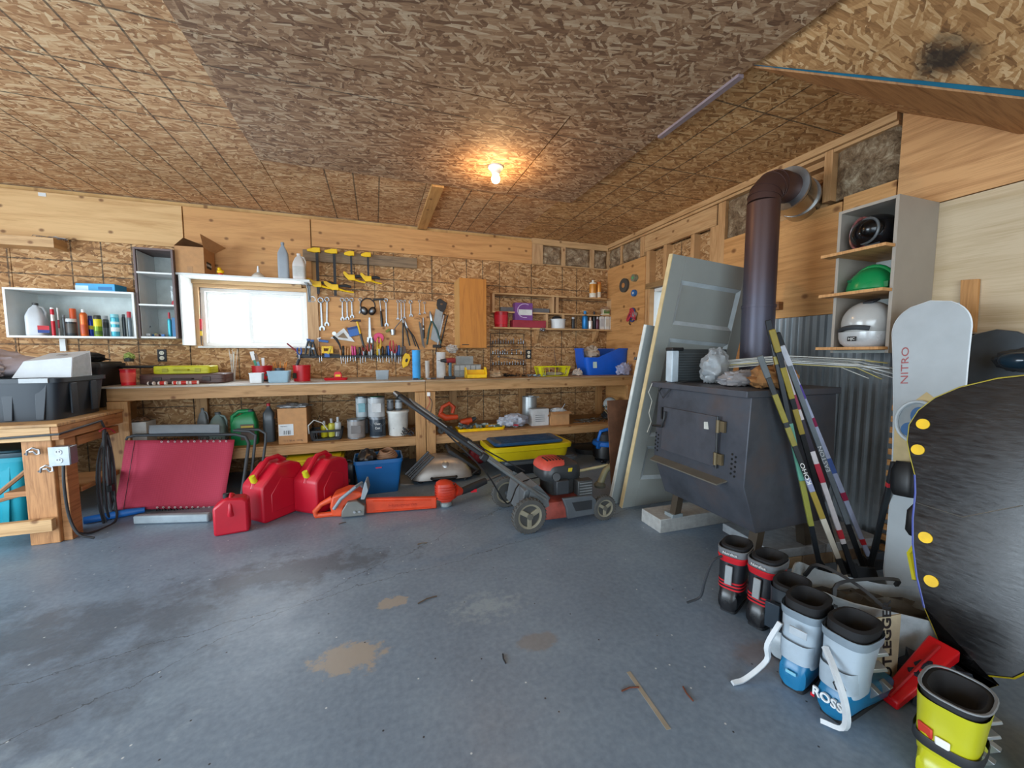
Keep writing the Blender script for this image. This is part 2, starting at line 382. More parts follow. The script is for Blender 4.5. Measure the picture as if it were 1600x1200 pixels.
# scorched soot patch on the face of the box
nt = STF.node_tree; bb_ = nt.nodes['Principled BSDF']; lk = bb_.inputs['Base Color'].links[0]; src = lk.from_socket
u, v, uv = uvw(nt, 'xy')
so = P('t', 1475, 110, Z=2.40)
du = mth(nt, 'DIVIDE', mth(nt, 'SUBTRACT', u, so.x), .12); dv = mth(nt, 'DIVIDE', mth(nt, 'SUBTRACT', v, so.y), .10)
d = mth(nt, 'ADD', mth(nt, 'SQRT', mth(nt, 'ADD', mth(nt, 'MULTIPLY', du, du), mth(nt, 'MULTIPLY', dv, dv))), mth(nt, 'MULTIPLY', mth(nt, 'SUBTRACT', nz(nt, uv, 9, 4), .5), 1.6))
nt.links.new(mixc(nt, ramp(nt, d, [(.45, (.9, .9, .9, 1)), (1.05, (0, 0, 0, 1))]), src, lin('#1c1a18')), bb_.inputs['Base Color'])
sb = struct('trim_1', M().add([A, B2, C2, D, Eo, Vector((XR, 1.56, ZC))], [(0, 3, 1), (0, 1, 2), (0, 2, 5), (1, 3, 4), (1, 4, 2), (2, 4, 5), (0, 5, 4, 3)]), STF, smooth=False)
# plywood underside and blue edge strip of the box
n_ = (B2-A).cross(C2-A).normalized(); n_ = n_ if n_.z < 0 else -n_
B('underside_panel', M().add([A+n_*.002, B2+n_*.002, C2+n_*.002, A+n_*.012, B2+n_*.012, C2+n_*.012], [(0, 1, 2), (5, 4, 3), (0, 1, 4, 3), (1, 2, 5, 4), (2, 0, 3, 5)]), wood('underside_wood', 'xy', '#a9784a', '#80532e', knots=False, grain=1.4), sb, smooth=False)
nf = (D-A).cross(B2-A).normalized(); nf = nf if nf.y < 0 or nf.x < 0 else -nf
e1 = (B2-A).normalized(); dn = n_
B('blue_edge', M().add([A+nf*.004, B2+nf*.004, B2+nf*.004+(D-A).normalized()*.05, A+nf*.004+(D-A).normalized()*.0, A+nf*.001, B2+nf*.001, B2+nf*.001+(D-A).normalized()*.05, A+nf*.001], [(0, 1, 2, 3), (7, 6, 5, 4), (0, 1, 5, 4), (1, 2, 6, 5)]), mat('#1d7290', .6), sb)

# back wall: framing slab behind, OSB sheets with real joints in front, hole for the window
wx0, wx1, wz0, wz1 = -1.60, -.66, 1.29, 1.86
OB = osb('wall_osb', 'xz', (-2.95, -2.53, -2.32, -2.1, -1.7, -1.3, -.19, .015, .22, .64, 1.05, 1.25, 1.46, 1.88, 2.31, 2.52), (1.91, 2.04, .7, 1.3), .95)
wb = struct('wall_back', M().bb((XL, YB+.02, 0), (wx0, YB+.14, ZC)).bb((wx1, YB+.02, 0), (XR+.2, YB+.14, ZC)).bb((wx0, YB+.02, 0), (wx1, YB+.14, wz0)).bb((wx0, YB+.02, wz1), (wx1, YB+.14, ZC)), PINEXY, smooth=False)
def wsheet(x0, x1, z0, z1, mt=OB, nm='osb_sheet', y0=YB, y1=YB+.018, g=.0025, par=wb, **k):
    return B(nm, M().bb((x0+g, y0, z0+g), (x1-g, y1, z1-g)), mt, par, **k)
for x0, x1 in ((XL, -4.15), (-4.15, -2.93), (-2.93, -1.70)):
    wsheet(x0, x1, 0, 1.22); wsheet(x0, x1, 1.22, 2.33)
wsheet(-1.70, -.55, 0, wz0); wsheet(-1.70, wx0, wz0, 2.0); wsheet(wx1, -.55, wz0, 2.0)
for x0, x1 in ((-.55, .65), (.65, 1.88), (1.88, XR)):
    wsheet(x0, x1, 0, 1.22); wsheet(x0, x1, 1.22, 2.42)
# header boards
for x0, x1, z0, mt in ((XL, -3.3, 2.2, PLY), (-3.3, -1.69, 2.22, PLY), (-1.685, -.6, 1.90, PLYW), (-.595, 1.88, 2.33, PLYW)):
    wsheet(x0, x1, z0, 2.61, mt, 'plywood_board', YB-.02, YB-.001, bev=.002)
B('top_plate', M().bb((1.88, YB-.04, 2.57), (XR-.04, YB-.001, 2.645)), PINE, wb)
for x0, x1 in ((1.88, 2.02), (2.285, 2.335), (2.70, 2.755), (2.955, 2.995)): wsheet(x0, x1, 2.335, 2.57, PINEZ, 'stud', YB-.04, YB-.001, .001)
wsheet(1.88, 3.0, 2.325, 2.34, PINE, 'ledger', YB-.03, YB-.001, .0)
INS = None
m, nt, b = newmat('fibreglass_batt'); tc = N(nt, 'ShaderNodeTexCoord').outputs['Object']
nn = nz(nt, tc, 13, 10, .82, .5); nt.links.new(ramp(nt, nn, [(.36, '#553d28'), (.5, '#9c8264'), (.62, '#d2bfa0')]), b.inputs['Base Color']); b.inputs['Roughness'].default_value = .35; bump(nt, b, nn, .9, .03); INS = m
def batt(c0, c1, par, seed):
    """insulation batt with a rumpled face between two opposite corners; faces -Y or -X"""
    c0 = Vector(c0); c1 = Vector(c1); mbx = M(); n = 12; flatx = abs(c0.x-c1.x) < 1e-6; rings = []
    for i in range(n+1):
        row = []
        for j in range(n+1):
            uu, vv = i/n, j/n; p = Vector((c0.x+(c1.x-c0.x)*uu, c0.y+(c1.y-c0.y)*uu, c0.z+(c1.z-c0.z)*vv))
            dsp = .03*math.sin(math.pi*min(uu, 1-uu)*3 if min(uu, 1-uu) < .17 else math.pi/2)*(0 if j in (0, n) or i in (0, n) else 1)*(1+.9*noise.noise(Vector((uu*4+seed, vv*5, 0))))
            if flatx: p.x -= dsp
            else: p.y -= dsp
            row.append(p)
        rings.append(row)
    mbx.loft(rings, False, False); return B('insulation_batt', mbx, INS, par)
for i, (x0, x1) in enumerate(((2.02, 2.285), (2.335, 2.70), (2.755, 2.955))): batt((x0, YB-.004, 2.34), (x1, YB-.004, 2.57), wb, i)
# right wall
OR = osb('right_osb', 'yz', (3.4, 3.0), (), .9)
wr = struct('wall_right', M().bb((XR+.10, YF, 0), (XR+.2, 3.02, ZC)).bb((XR+.10, 3.83, 0), (XR+.2, YB+.2, ZC)).bb((XR+.10, 3.02, 0), (XR+.2, 3.83, 1.3)).bb((XR+.10, 3.02, 1.95), (XR+.2, 3.83, ZC)), OR, smooth=False)
def rp(nm, y0, y1, z0, z1, mt, x0=XR-.018, x1=XR, g=.0015, bev=0):
    return B(nm, M().bb((x0, y0+g, z0+g), (x1, y1-g, z1-g)), mt, wr, bev=bev)
rp('plywood_board', 3.87, 4.655, 0, 2.345, PLYYZ)
rp('top_plate', 1.55, 4.65, 2.60, 2.65, PINEY, XR-.05, XR+.1); rp('top_plate', 1.55, 4.65, 2.575, 2.60, PINEY, XR-.03, XR+.1)
for y0, y1 in ((4.33, 4.37), (3.90, 3.97), (4.62, 4.655)): rp('stud', y0, y1, 2.35, 2.575, PINEYZ, XR-.02, XR+.1)
batt((XR+.0, 4.62, 2.35), (XR+.0, 4.37, 2.575), wr, 11); batt((XR+.0, 4.33, 2.35), (XR+.0, 3.97, 2.575), wr, 12)
rp('header_board', 2.88, 3.90, 2.39, 2.575, PINEY, XR-.01, XR+.03)
for y0, y1 in ((3.80, 3.87), (3.53, 3.58), (3.14, 3.19), (2.86, 2.95)): rp('stud', y0, y1, 2.02, 2.39, PINEYZ, XR-.01, XR+.1)
rp('osb_sheet', 2.95, 3.8, 2.02, 2.39, OR, XR+.07, XR+.1)
rp('header_board', 2.95, 3.87, 1.96, 2.02, wood('rough_header', 'yz', '#9c7a50', '#6d5030'), XR-.01, XR+.1)
rp('stud', 2.78, 2.86, 0, 2.575, PINEYZ, XR-.015, XR+.1); rp('stud', 2.95, 3.0, 0, 1.96, PINEYZ, XR-.01, XR+.1); rp('stud', 3.83, 3.87, 0, 1.96, PINEYZ, XR-.01, XR+.1)
rp('osb_sheet', 3.0, 3.83, 0, 1.28, OR)
batt((XR+.02, 2.78, 2.235), (XR+.02, 2.50, 2.575), wr, 14)
rp('stud', 2.46, 2.50, 2.235, 2.575, PINEYZ, XR-.01, XR+.1)
rp('plywood_board', 1.835, 2.78, 1.49, 2.235, PLYYZ); rp('plywood_board', 1.545, 1.83, 1.2, 2.26, PLYYZ); rp('plywood_board', 2.35, 2.78, 0, 1.485, PLYYZ)
rp('stud', 1.90, 1.955, 2.26, 2.60, PINEYZ, XR-.035, XR+.1)
rp('blocking', 1.955, 2.46, 2.235, 2.29, PINEY, XR+.02, XR+.1); rp('blocking', 1.955, 2.46, 2.53, 2.575, PINEY, XR+.02, XR+.1)
batt((XR+.02, 1.90, 2.26), (XR+.02, 1.55, 2.60), wr, 15)
rp('plywood_board', .325, 1.54, 2.055, 2.65, wood('plywood_streaky', 'yz', '#d4a06a', '#a87444', grain=.5, knots=False)); rp('plywood_board', -.9, .32, 2.055, 2.65, PLYYZ)
rp('plywood_panel', .05, 1.54, 0, 2.052, PALE); rp('plywood_panel', -1.4, .045, 0, 2.052, PALE)
# corrugated galvanised heat shield
m, nt, b = newmat('galvanised_sheet'); tc = N(nt, 'ShaderNodeTexCoord').outputs['Object']
vo = N(nt, 'ShaderNodeTexVoronoi'); vo.inputs['Scale'].default_value = 60; nt.links.new(tc, vo.inputs[0])
nt.links.new(mixc(nt, nz(nt, tc, 3, 5), lin('#6f767a'), lin('#c0c6c9')), b.inputs['Base Color']); b.inputs['Metallic'].default_value = .5; b.inputs['Roughness'].default_value = .36
bump(nt, b, nz(nt, tc, 14, 4), .25, .01); GALV = m
def corr(y0, y1, x, z1):
    mbx = M(); ys = []; y = y0; k = 0
    pat = ((0, 0), (.014, 0), (.022, -.018), (.034, -.018), (.042, 0))
    pts = []
    while y < y1:
        for dy, dx in pat: pts.append((min(y+dy, y1), x+dx))
        y += .050
    a = [Vector((px_, py_, .004)) for py_, px_ in pts]; bq = [Vector((px_, py_, z1)) for py_, px_ in pts]
    mbx.loft([a, bq], False, False); return mbx
o = B('corrugated_sheet', corr(1.18, 1.78, XR-.022, 1.492), GALV, wr, smooth=False); o = B('corrugated_sheet', corr(1.76, 2.35, XR-.028, 1.487), GALV, wr, smooth=False)

# other walls of the room: left, rear with a wide open doorway
OL = osb('side_osb', 'yz', (-2, -.8, .4, 1.6, 2.8, 4.), (1.22,), .95)
struct('wall_left', M().bb((XL-.12, 2.8, 0), (XL, YB+.14, ZC)).bb((XL-.12, YF, 0), (XL, -.4, ZC)).bb((XL-.12, -.4, 2.3), (XL, 2.8, ZC)), OL, smooth=False)
struct('wall_rear', M().bb((XL, YF-.12, 0), (-4.4, YF, ZC)).bb((1.3, YF-.12, 0), (XR+.2, YF, ZC)).bb((-4.4, YF-.12, 2.45), (1.3, YF, ZC)), OB, smooth=False)
struct('ground', M().bb((-14, -14, -.14), (14, 14, -.105)), mat('#8a8a80', .9, 0, .2, 2))

# windows
VIN = mat('#eef0ee', .4, 0, .03)
m, nt, b = newmat('window_glass'); tr = N(nt, 'ShaderNodeBsdfTransparent'); gl = N(nt, 'ShaderNodeBsdfGlossy'); gl.inputs['Roughness'].default_value = .05
mx = N(nt, 'ShaderNodeMixShader'); mx.inputs[0].default_value = .06; nt.links.new(tr.outputs[0], mx.inputs[1]); nt.links.new(gl.outputs[0], mx.inputs[2]); nt.links.new(mx.outputs[0], nt.nodes['Material Output'].inputs[0]); GLASS = m
def fr(mb, a, b, wdt, y0, y1):
    (x0, z0), (x1, z1) = a, b
    mb.bb((x0, y0, z0), (x0+wdt, y1, z1)).bb((x1-wdt, y0, z0), (x1, y1, z1)).bb((x0+wdt, y0, z0), (x1-wdt, y1, z0+wdt)).bb((x0+wdt, y0, z1-wdt), (x1-wdt, y1, z1)); return mb
w1 = struct('window_1', fr(M(), (wx0, wz0), (wx1, wz1), .035, YB+.02, YB+.10), VIN, bev=.002)
mx_ = P('b', 690, 700, Y=YB+.05).x
B('sash', fr(M(), (mx_-.03, wz0+.035), (wx1-.035, wz1-.035), .035, YB+.035, YB+.06), VIN, w1, bev=.002)
B('sash', fr(M(), (wx0+.035, wz0+.035), (mx_+.02, wz1-.035), .022, YB+.065, YB+.09), VIN, w1, bev=.002)
B('pane', M().bb((mx_, YB+.045, wz0+.06), (wx1-.06, YB+.05, wz1-.06)), GLASS, w1); B('pane', M().bb((wx0+.05, YB+.075, wz0+.05), (mx_+.01, YB+.08, wz1-.05)), GLASS, w1)
B('window_board', M().bb((wx0-.02, YB-.05, wz0-.018), (wx1+.02, YB+.03, wz0)), WHT, w1, bev=.002)
tr1 = struct('trim_2', M().bb((wx1, YB-.03, 1.27), (wx1+.105, YB-.001, 1.93)), PINEZ); B('head_board', M().bb((wx0-.05, YB-.035, wz1), (wx1, YB-.001, wz1+.035)), PINE, tr1); B('left_board', M().bb((wx0-.05, YB-.03, 1.27), (wx0, YB-.001, 1.86)), PINEZ, tr1)
w2 = struct('window_2', M().bb((XR+.06, 3.0, 1.28), (XR+.16, 3.035, 1.96)).bb((XR+.06, 3.795, 1.28), (XR+.16, 3.83, 1.96)).bb((XR+.06, 3.0, 1.28), (XR+.16, 3.83, 1.315)).bb((XR+.06, 3.0, 1.925), (XR+.16, 3.83, 1.96)), VIN)
B('pane', M().bb((XR+.1, 3.03, 1.31), (XR+.106, 3.8, 1.93)), GLASS, w2)
B('jamb', M().bb((XR, 3.80, 1.28), (XR+.1, 3.83, 1.96)), PINEYZ, w2)

# bulb on the ceiling
bl = T('ceiling_lamp', 'bare round bulb in a white porcelain holder lit on the ceiling', 'lamp', (.90, 2.96, ZC-.022))
B('holder', M().lathe([(.058, 0), (.058, -.012), (.04, -.03), (.028, -.055)], n=24), WHT, bl)
BM = mat('#ffd9a0', .4, 0, 0, emit=9.0)
o = B('bulb', M().sph((0, 0, -.088), .034, 18, 12), BM, bl)
ld = bpy.data.lights.new('bulb_light', 'POINT'); ld.energy = 16; ld.color = (1, .62, .28); ld.shadow_soft_size = .035
lo = bpy.data.objects.new('bulb_light', ld); C.objects.link(lo); lo.location = (0, 0, -.145); lo.parent = bl

# ---------------------------------------------------------------- cabinets and shelves on the back wall
def opencab(name, label, x0, x1, y0, y1, z0, z1, shelves=(), mt=WHT, t=.016, edge=None, ins=.0):
    r = T(name, label, 'cabinet', ((x0+x1)/2, y1, z0)); W = (x1-x0)/2; D = y1-y0; Hh = z1-z0
    e = edge or mt
    B('side_panel', M().bb((-W, -D, 0), (-W+t, 0, Hh)), e, r, bev=.001); B('side_panel', M().bb((W-t, -D, 0), (W, 0, Hh)), e, r, bev=.001)
    B('top_panel', M().bb((-W+t, -D, Hh-t), (W-t, 0, Hh)), mt if not edge else e, r); B('bottom_panel', M().bb((-W+t, -D, 0), (W-t, 0, t)), mt, r); B('back_panel', M().bb((-W+t, -.008, t), (W-t, 0, Hh-t)), mat('#bfc6c2', .6), r)
    for z in shelves: B('shelf', M().bb((-W+t, -D+ins, z-z0), (W-t, -.008, z-z0+.014)), mt, r)
    return r
MEL = mat('#e4e8e6', .45, 0, .04)
ca = opencab('open_wall_cabinet', 'long low white open wall cabinet full of jugs and spray cans', -2.785, -1.955, 4.32, YB-.001, 1.348, 1.745, mt=MEL)
B('bracket_strip', M().bb((-.28, -.02, -.11), (-.24, -.0, 0)), MEL, ca)
cb = opencab('tall_wall_cabinet', 'tall open wall cabinet with dark edges and two shelves left of the window', -1.95, -1.668, 4.34, YB-.001, 1.352, 2.135, (P('a', 1050, 637, Y=4.36).z, P('a', 1050, 850, Y=4.36).z), mt=MEL, edge=mat('#6d5c5a', .5))
B('inner_lining', M().bb((-.124, -.30, .017), (-.122, -.01, .76)), MEL, cb)
# white shelf over the window with a side panel and bracket
sh = T('window_shelf', 'white melamine shelf over the window with a white side panel', 'shelf', (-1.15, YB-.021, 1.925))
B('shelf_board', M().bb((-.53, -.27, 0), (.56, 0, .018)), MEL, sh, bev=.001); B('side_panel', M().bb((-.50, -.268, -.63), (-.486, .0, -.001)), MEL, sh)
B('cleat', M().bb((-.49, -.04, -.035), (.45, 0, 0)), PINE, sh)
B('metal_bracket', M().bb((.50, -.2, -.006), (.53, -.01, 0)).bb((.50, -.012, -.17), (.53, -.0, 0)).tube([(.515, -.17, -.004), (.515, -.07, -.05), (.515, -.008, -.15)], .006), GRY, sh)
# fixed board shelf at upper left
o = tag(B('wall_rail', M().bb((-3.6, YB-.16, 2.115), (-2.55, YB-.0, 2.195)), PINE, bev=.002), 'short pine shelf board high on the wall above the low white cabinet', 'shelf')
mb = M(); pts = []
for i in range(34): a = i*.62; pts.append((-2.60+.10*math.cos(a)*(1+.3*math.sin(i)), YB-.09+.04*math.sin(a*1.3), 2.203+.006*(i % 3)))
tag(B('wire_coil', mb.tube(pts, .0018, 5), STEEL), 'thin loose wire coil lying on the high pine shelf board', 'wire')
# tag on header board
o = B('staple_tag', M().bb((-2.70, YB-.023, 2.57), (-2.65, YB-.021, 2.6)), WHT, wb)

def outlet(x, z, y=YB, label='', par=None):
    r = T('wall_outlet', label, 'outlet', (x, y-.001, z))
    B('plate', M().bb((-.036, -.006, -.058), (.036, 0, .058)), BLK2, r, bev=.002)
    for s in (-1, 1):
        f = B('socket', M().lathe([(.019, 0), (.019, .004)], n=14, rot=(R(90), 0, 0), c=(0, -.006, s*.024)), mat('#e9e4cf', .5), r)
        B('slot', M().bb((-.008, -.0108, s*.024-.005), (-.005, -.010, s*.024+.005)).bb((.005, -.0108, s*.024-.005), (.008, -.010, s*.024+.005)), BLK, f)
    return r
p = P('e', 895, 125, Y=YB); outlet(p.x, p.z, label='dark outlet plate on the OSB wall above the yellow tool case')
p = P('d', 629, 868, Y=YB); outlet(p.x, p.z, label='dark outlet plate on the wall right of the wire socket rack')

# ---- containers
def spray(x, y, z, w_, h_, body, cap, label, band=None, cat='spray can', capw=.8, caph=.2, name='spray_can', nozzle=False, group=None, mtl=.35):
    r = T(name, label, cat, (x, y, z), group=group); a = w_/2; hb = h_*(1-caph)
    B('body', M().lathe([(a*.94, 0), (a, .004), (a, hb*.88), (a*.97, hb*.93), (a*.62, hb), (a*.5, hb)], n=20), mat(body, .35, mtl), r)
    B('cap', M().lathe([(a*capw, hb*.93), (a*capw, h_*.97), (a*capw*.92, h_)] if not nozzle else [(a*.3, hb*.95), (a*.3, hb+.01), (a*.22, hb+.012), (a*.2, h_)], n=18), mat(cap, .4), r)
    if band:
        for i, (f0, f1, c) in enumerate(band): B('label_band', M().lathe([(a*1.005, hb*f0), (a*1.012, hb*f0+.001), (a*1.012, hb*f1-.001), (a*1.005, hb*f1)], n=20, cap=False), mat(c, .45), r)
    return r
def jug(x, y, z, w_, h_, col, cap, label, handle=True, alpha=None, d_=None, name='plastic_jug', rz=0, lab=None, cat='jug', taper=.62):
    r = T(name, label, cat, (x, y, z), rz); d_ = d_ or w_*.8; mt = mat(col, .35, 0, .06, 6, alpha=alpha)
    ks = [(1, .0), (1.03, .03), (1.03, .55), (.98, taper), (.62, .82), (.3, .9), (.26, .93)]
    B('body', M().loft([rrect(w_*k, d_*k, h_*t, .45) for k, t in ks]), mt, r)
    B('cap', M().lathe([(w_*.17, h_*.93), (w_*.17, h_*.995), (w_*.15, h_)], n=18), mat(cap, .4), r)
    if handle: B('handle', M().tube([(w_*.12, 0, h_*.9), (w_*.38, 0, h_*.86), (w_*.5, 0, h_*.72), (w_*.46, 0, h_*.52)], w_*.075, 10), mt, r)
    if lab: B('label_sheet', M().loft([rrect(w_*1.04, d_*1.04, h_*t, .45, 24) for t in (lab[1], lab[2])], cap=False), mat(lab[0], .5), r)
    return r
zc = 1.348+.016
def CN(x0, y0, x1, y1, Y, z0, v='a'): return fit(v, x0, y0, x1, y1, Y, z0, True)
X_, Z_, W_, H_ = CN(165, 830, 325, 1055, 4.44, zc); j = jug(X_, 4.44, zc, W_*.95, H_, '#dfe6ec', '#3b3b3b', 'big translucent white jug with red and blue label in the low white cabinet', d_=.15, rz=.3, alpha=.9)
B('label_sheet', M().bb((.02, -.079, .05), (.085, -.0775, .085)), RED, j); B('label_sheet', M().bb((.02, -.079, .025), (.085, -.0775, .05)), mat('#23418c'), j)
for (x0, y0, x1, y1, Y, body, cap, label, band, kw) in (
    (332, 860, 378, 1058, 4.40, '#e9e6e2', '#e9e6e2', 'white caulking tube with two red bands beside the white jug', [(0.02, .55, '#d0132a'), (.78, .98, '#d0132a')], dict(capw=.95, caph=.04, cat='tube', name='caulk_tube')),
    (376, 862, 408, 1050, 4.48, '#e4e0dc', '#e4e0dc', 'second caulking tube, pale, behind the red banded one', [(.3, .6, '#c8505a')], dict(capw=.95, caph=.04, cat='tube', name='caulk_tube')),
    (410, 910, 448, 1050, 4.50, '#6f7678', '#8e9496', 'grey tin half hidden behind the charcoal tub with white lid', None, dict(caph=.06)),
    (460, 868, 524, 1040, 4.54, '#e0571f', '#e25a20', 'spray can with wide orange cap behind the charcoal tub', None, dict(caph=.3, capw=.98)),
    (437, 935, 522, 1058, 4.40, '#3d4347', '#dfe3e3', 'charcoal tub with a white lid in the low white cabinet', [(.2, .8, '#54504a')], dict(caph=.12, capw=1.03, cat='tub', name='charcoal_tub')),
    (526, 872, 598, 1060, 4.42, '#dd6a2c', '#eceef0', 'orange spray can with white nozzle top', [(.1, .5, '#c95020')], dict(capw=.45, caph=.12)),
    (583, 915, 632, 1055, 4.47, '#2848b8', '#2c3f86', 'blue spray can beside the orange spray can', [(.4, .6, '#e6d13a')], dict(caph=.12)),
    (620, 912, 692, 1058, 4.40, '#7a9a1e', '#3a3d33', 'yellow and green foam can with black cap', [(.55, .95, '#e8d820'), (.1, .3, '#4f6f1c')], dict(caph=.14, capw=.85)),
    (684, 915, 738, 1055, 4.47, '#5b5f62', '#b0b4b6', 'grey spray can with silver shoulder right of the green can', [(.5, .8, '#2b2d2e')], dict(caph=.14)),
    (735, 905, 808, 1062, 4.40, '#4fb3c9', '#8fd4de', 'light blue canister with white panel in the low white cabinet', [(.25, .45, '#e8f2f2'), (.6, .72, '#d6ecec')], dict(caph=.08, capw=.98)),
    (812, 905, 850, 1050, 4.46, '#454c50', '#5a6064', 'dark grey can between the light blue and red capped cans', None, dict(caph=.08)),
    (846, 888, 890, 1045, 4.44, '#6a7377', '#b8202c', 'dark spray can with red cap at the right end of the low cabinet', None, dict(caph=.18, capw=.95))):
    X_, Z_, W_, H_ = CN(x0, y0, x1, y1, Y, zc); spray(X_, Y, zc, W_, H_, body, cap, label, band, **kw)
zt = 1.745
def box(name, label, cat, x, y, z, w_, d_, h_, mt, rz=0, bev=.002, group=None):
    return tag(B(name, M().bb((-w_/2, -d_/2, 0), (w_/2, d_/2, h_)), mt, None, (x, y, z), (0, 0, rz), bev), label, cat, group)
tb = T('tissue_box', 'flat light blue and white tissue carton on top of the low white cabinet', 'box', (-2.24, 4.47, zt), -.12)
B('carton', M().bb((-.14, -.07, 0), (.14, .07, .07)), mat('#2f9fd6', .45), tb, bev=.002); B('print_panel', M().bb((-.142, -.071, .01), (-.05, -.069, .05)), mat('#cfeaf5'), tb); B('print_panel', M().bb((.02, -.071, .02), (.12, -.069, .045)), mat('#1c6ea8'), tb)
# tall cabinet contents
zl = P('a', 1050, 850, Y=4.36).z+.014
pp = P('a', 1165, 780, Y=4.46); t_ = T('bagged_bottle', 'pinkish bottle in a clear plastic bag on the middle shelf of the tall cabinet', 'bottle', (pp.x+.01, 4.46, zl))
B('bottle', M().lathe([(.028, 0), (.03, .02), (.028, .04), (.02, .05)], n=14), mat('#c34a55'), t_); B('bag', M().blob((0, 0, .11), (.03, .03, .09), 3, .4), clear(a=.55), t_)
zf = 1.352+.016
X_, _, W_, H_ = fit('b', 50, 760, 95, 940, 4.46, zf, True); spray(X_, 4.46, zf, W_, H_, '#49b6c8', '#c9404c', 'teal bottle with red cap on the bottom of the tall cabinet', None, 'bottle', .55, .25, name='spray_bottle')
X_, _, W_, H_ = fit('b', 95, 800, 138, 935, 4.42, zf, True); box('sponge_pack', 'blue and white packet beside the teal bottle in the tall cabinet', 'packet', X_, 4.42, zf, W_, .05, H_, mat('#3b7fb4', .5))
X_, _, W_, H_ = fit('a', 950, 995, 1110, 1060, 4.44, zf)
t_ = T('junk_tray', 'colourful small parts heaped on the bottom shelf of the tall cabinet', 'parts', (X_, 4.44, zf))
for i in range(9): B('small_part', M().box((-W_/2+W_*i/8, random.uniform(-.04, .04), .012+.006*(i % 2)), (.03, .02, .02), (0, 0, i)), mat(('#3a76b8', '#b9b34a', '#5d4032', '#c0c4c6')[i % 4]), t_)
B('feather_duster', M().blob((-.085, .05, .10), (.035, .02, .03), 9, .5).tube([(-.085, .05, .1), (-.10, .04, .0)], .003), BLK2, t_)

# on the window shelf (top z)
zw = 1.943
bx = T('cardboard_box', 'open cardboard carton with raised flaps standing on the window shelf', 'box', (-1.555, 4.49, zw), -.02)
t = .004; W, D, Hh = .11, .12, .235
B('carton', M().bb((-W, -D, 0), (W, -D+t, Hh)).bb((-W, D-t, 0), (W, D, Hh)).bb((-W, -D, 0), (-W+t, D, Hh)).bb((W-t, -D, 0), (W, D, Hh)).bb((-W, -D, 0), (W, D, t)), CARD, bx)
B('flap', M().add([(-W, -D, Hh), (-W+.02, D, Hh), (-W+.19, D*.9, Hh+.05), (-W+.03, -D*.1, Hh+.1)], [(0, 1, 2, 3)]), CARDD, bx); B('flap', M().add([(W, -D, Hh), (W, D, Hh), (W+.10, D, Hh+.06), (W-.02, -D, Hh+.12), ], [(0, 1, 2, 3)]), CARD, bx)
B('flap', M().add([(-W, D, Hh), (W, D, Hh), (W, D+.02, Hh+.1), (-W, D+.02, Hh+.1)], [(0, 1, 2, 3)]), CARD, bx)
B('tape', M().bb((-.02, -D-.0015, 0), (.02, -D, .06)), mat('#a97d50'), bx); o = B('print_panel', M().bb((W, -.07, .06), (W+.0015, .03, .12)), BLK2, bx)
text('CANON', .03, WHT, bx, (W+.002, -.02, .09), (R(90), 0, R(90)))
pp = P('b', 455, 465, Y=4.42); t_ = T('toy_duck', 'small yellow toy bird with a red base on the window shelf', 'toy', (pp.x, 4.42, zw))
B('body', M().sph((0, 0, .035), (.03, .022, .02)).sph((-.008, 0, .06), .016), YEL, t_); B('base', M().lathe([(.02, 0), (.022, .015), (.015, .022)], n=14), RED, t_)
pp = P('b', 738, 480, Y=4.45); t_ = T('glue_bottle', 'small clear cone topped bottle in the middle of the window shelf', 'bottle', (pp.x, 4.45, zw))
B('body', M().lathe([(.055, 0), (.056, .02), (.03, .045), (.012, .055)], n=20), mat('#cfcabf', .3), t_); B('nozzle', M().lathe([(.014, .055), (.010, .09), (.006, .115)], n=14), WHT, t_)
X_, _, W_, H_ = fit('b', 878, 235, 970, 490, 4.44, zw); jug(X_, 4.44, zw, W_, H_, '#9aa3ab', '#8e979f', 'silver grey oil jug standing on the window shelf', False, d_=.06, taper=.7, name='oil_jug')
X_, _, W_, H_ = fit('b', 990, 320, 1098, 500, 4.44, zw); jug(X_, 4.44, zw, W_*.95, H_, '#d9d6d2', '#d8d4d0', 'milky white jug with printed label at the right end of the window shelf', True, d_=.09, lab=('#c5c6c2', .12, .5), alpha=.95)
# thin level stick hanging at left of window
p0 = P('b', 300, 610, Y=YB-.06); p1 = P('b', 312, 1005, Y=YB-.06)
t_ = T('striped_stick', 'thin stick with red and yellow stripes hanging left of the window', 'stick', p1)
d = p0-p1; B('shaft', M().tube([(0, 0, 0), d*.15, d*.35, d*.38, d], [.004, .008, .01, .006, .005]), mat('#5c4a3a'), t_); B('red_stripe', M().tube([d*.3, d*.5], .0115), RED, t_); B('yellow_stripe', M().tube([d*.18, d*.27], .0105), YEL, t_)

# ---------------------------------------------------------------- tool wall
tbz0, tbz1 = P('c', 600, 885, Y=YB-.01).z, P('c', 600, 455, Y=YB-.01).z
tbx0, tbx1 = wx1+.107, P('c', 1190, 600, Y=YB).x
tboard = tag(B('tool_board', M().bb((tbx0, YB-.012, tbz0), (tbx1, YB-.0005, tbz1)), PLYW, bev=.001), 'thin plywood board behind the hanging wrenches and hammers', 'board')
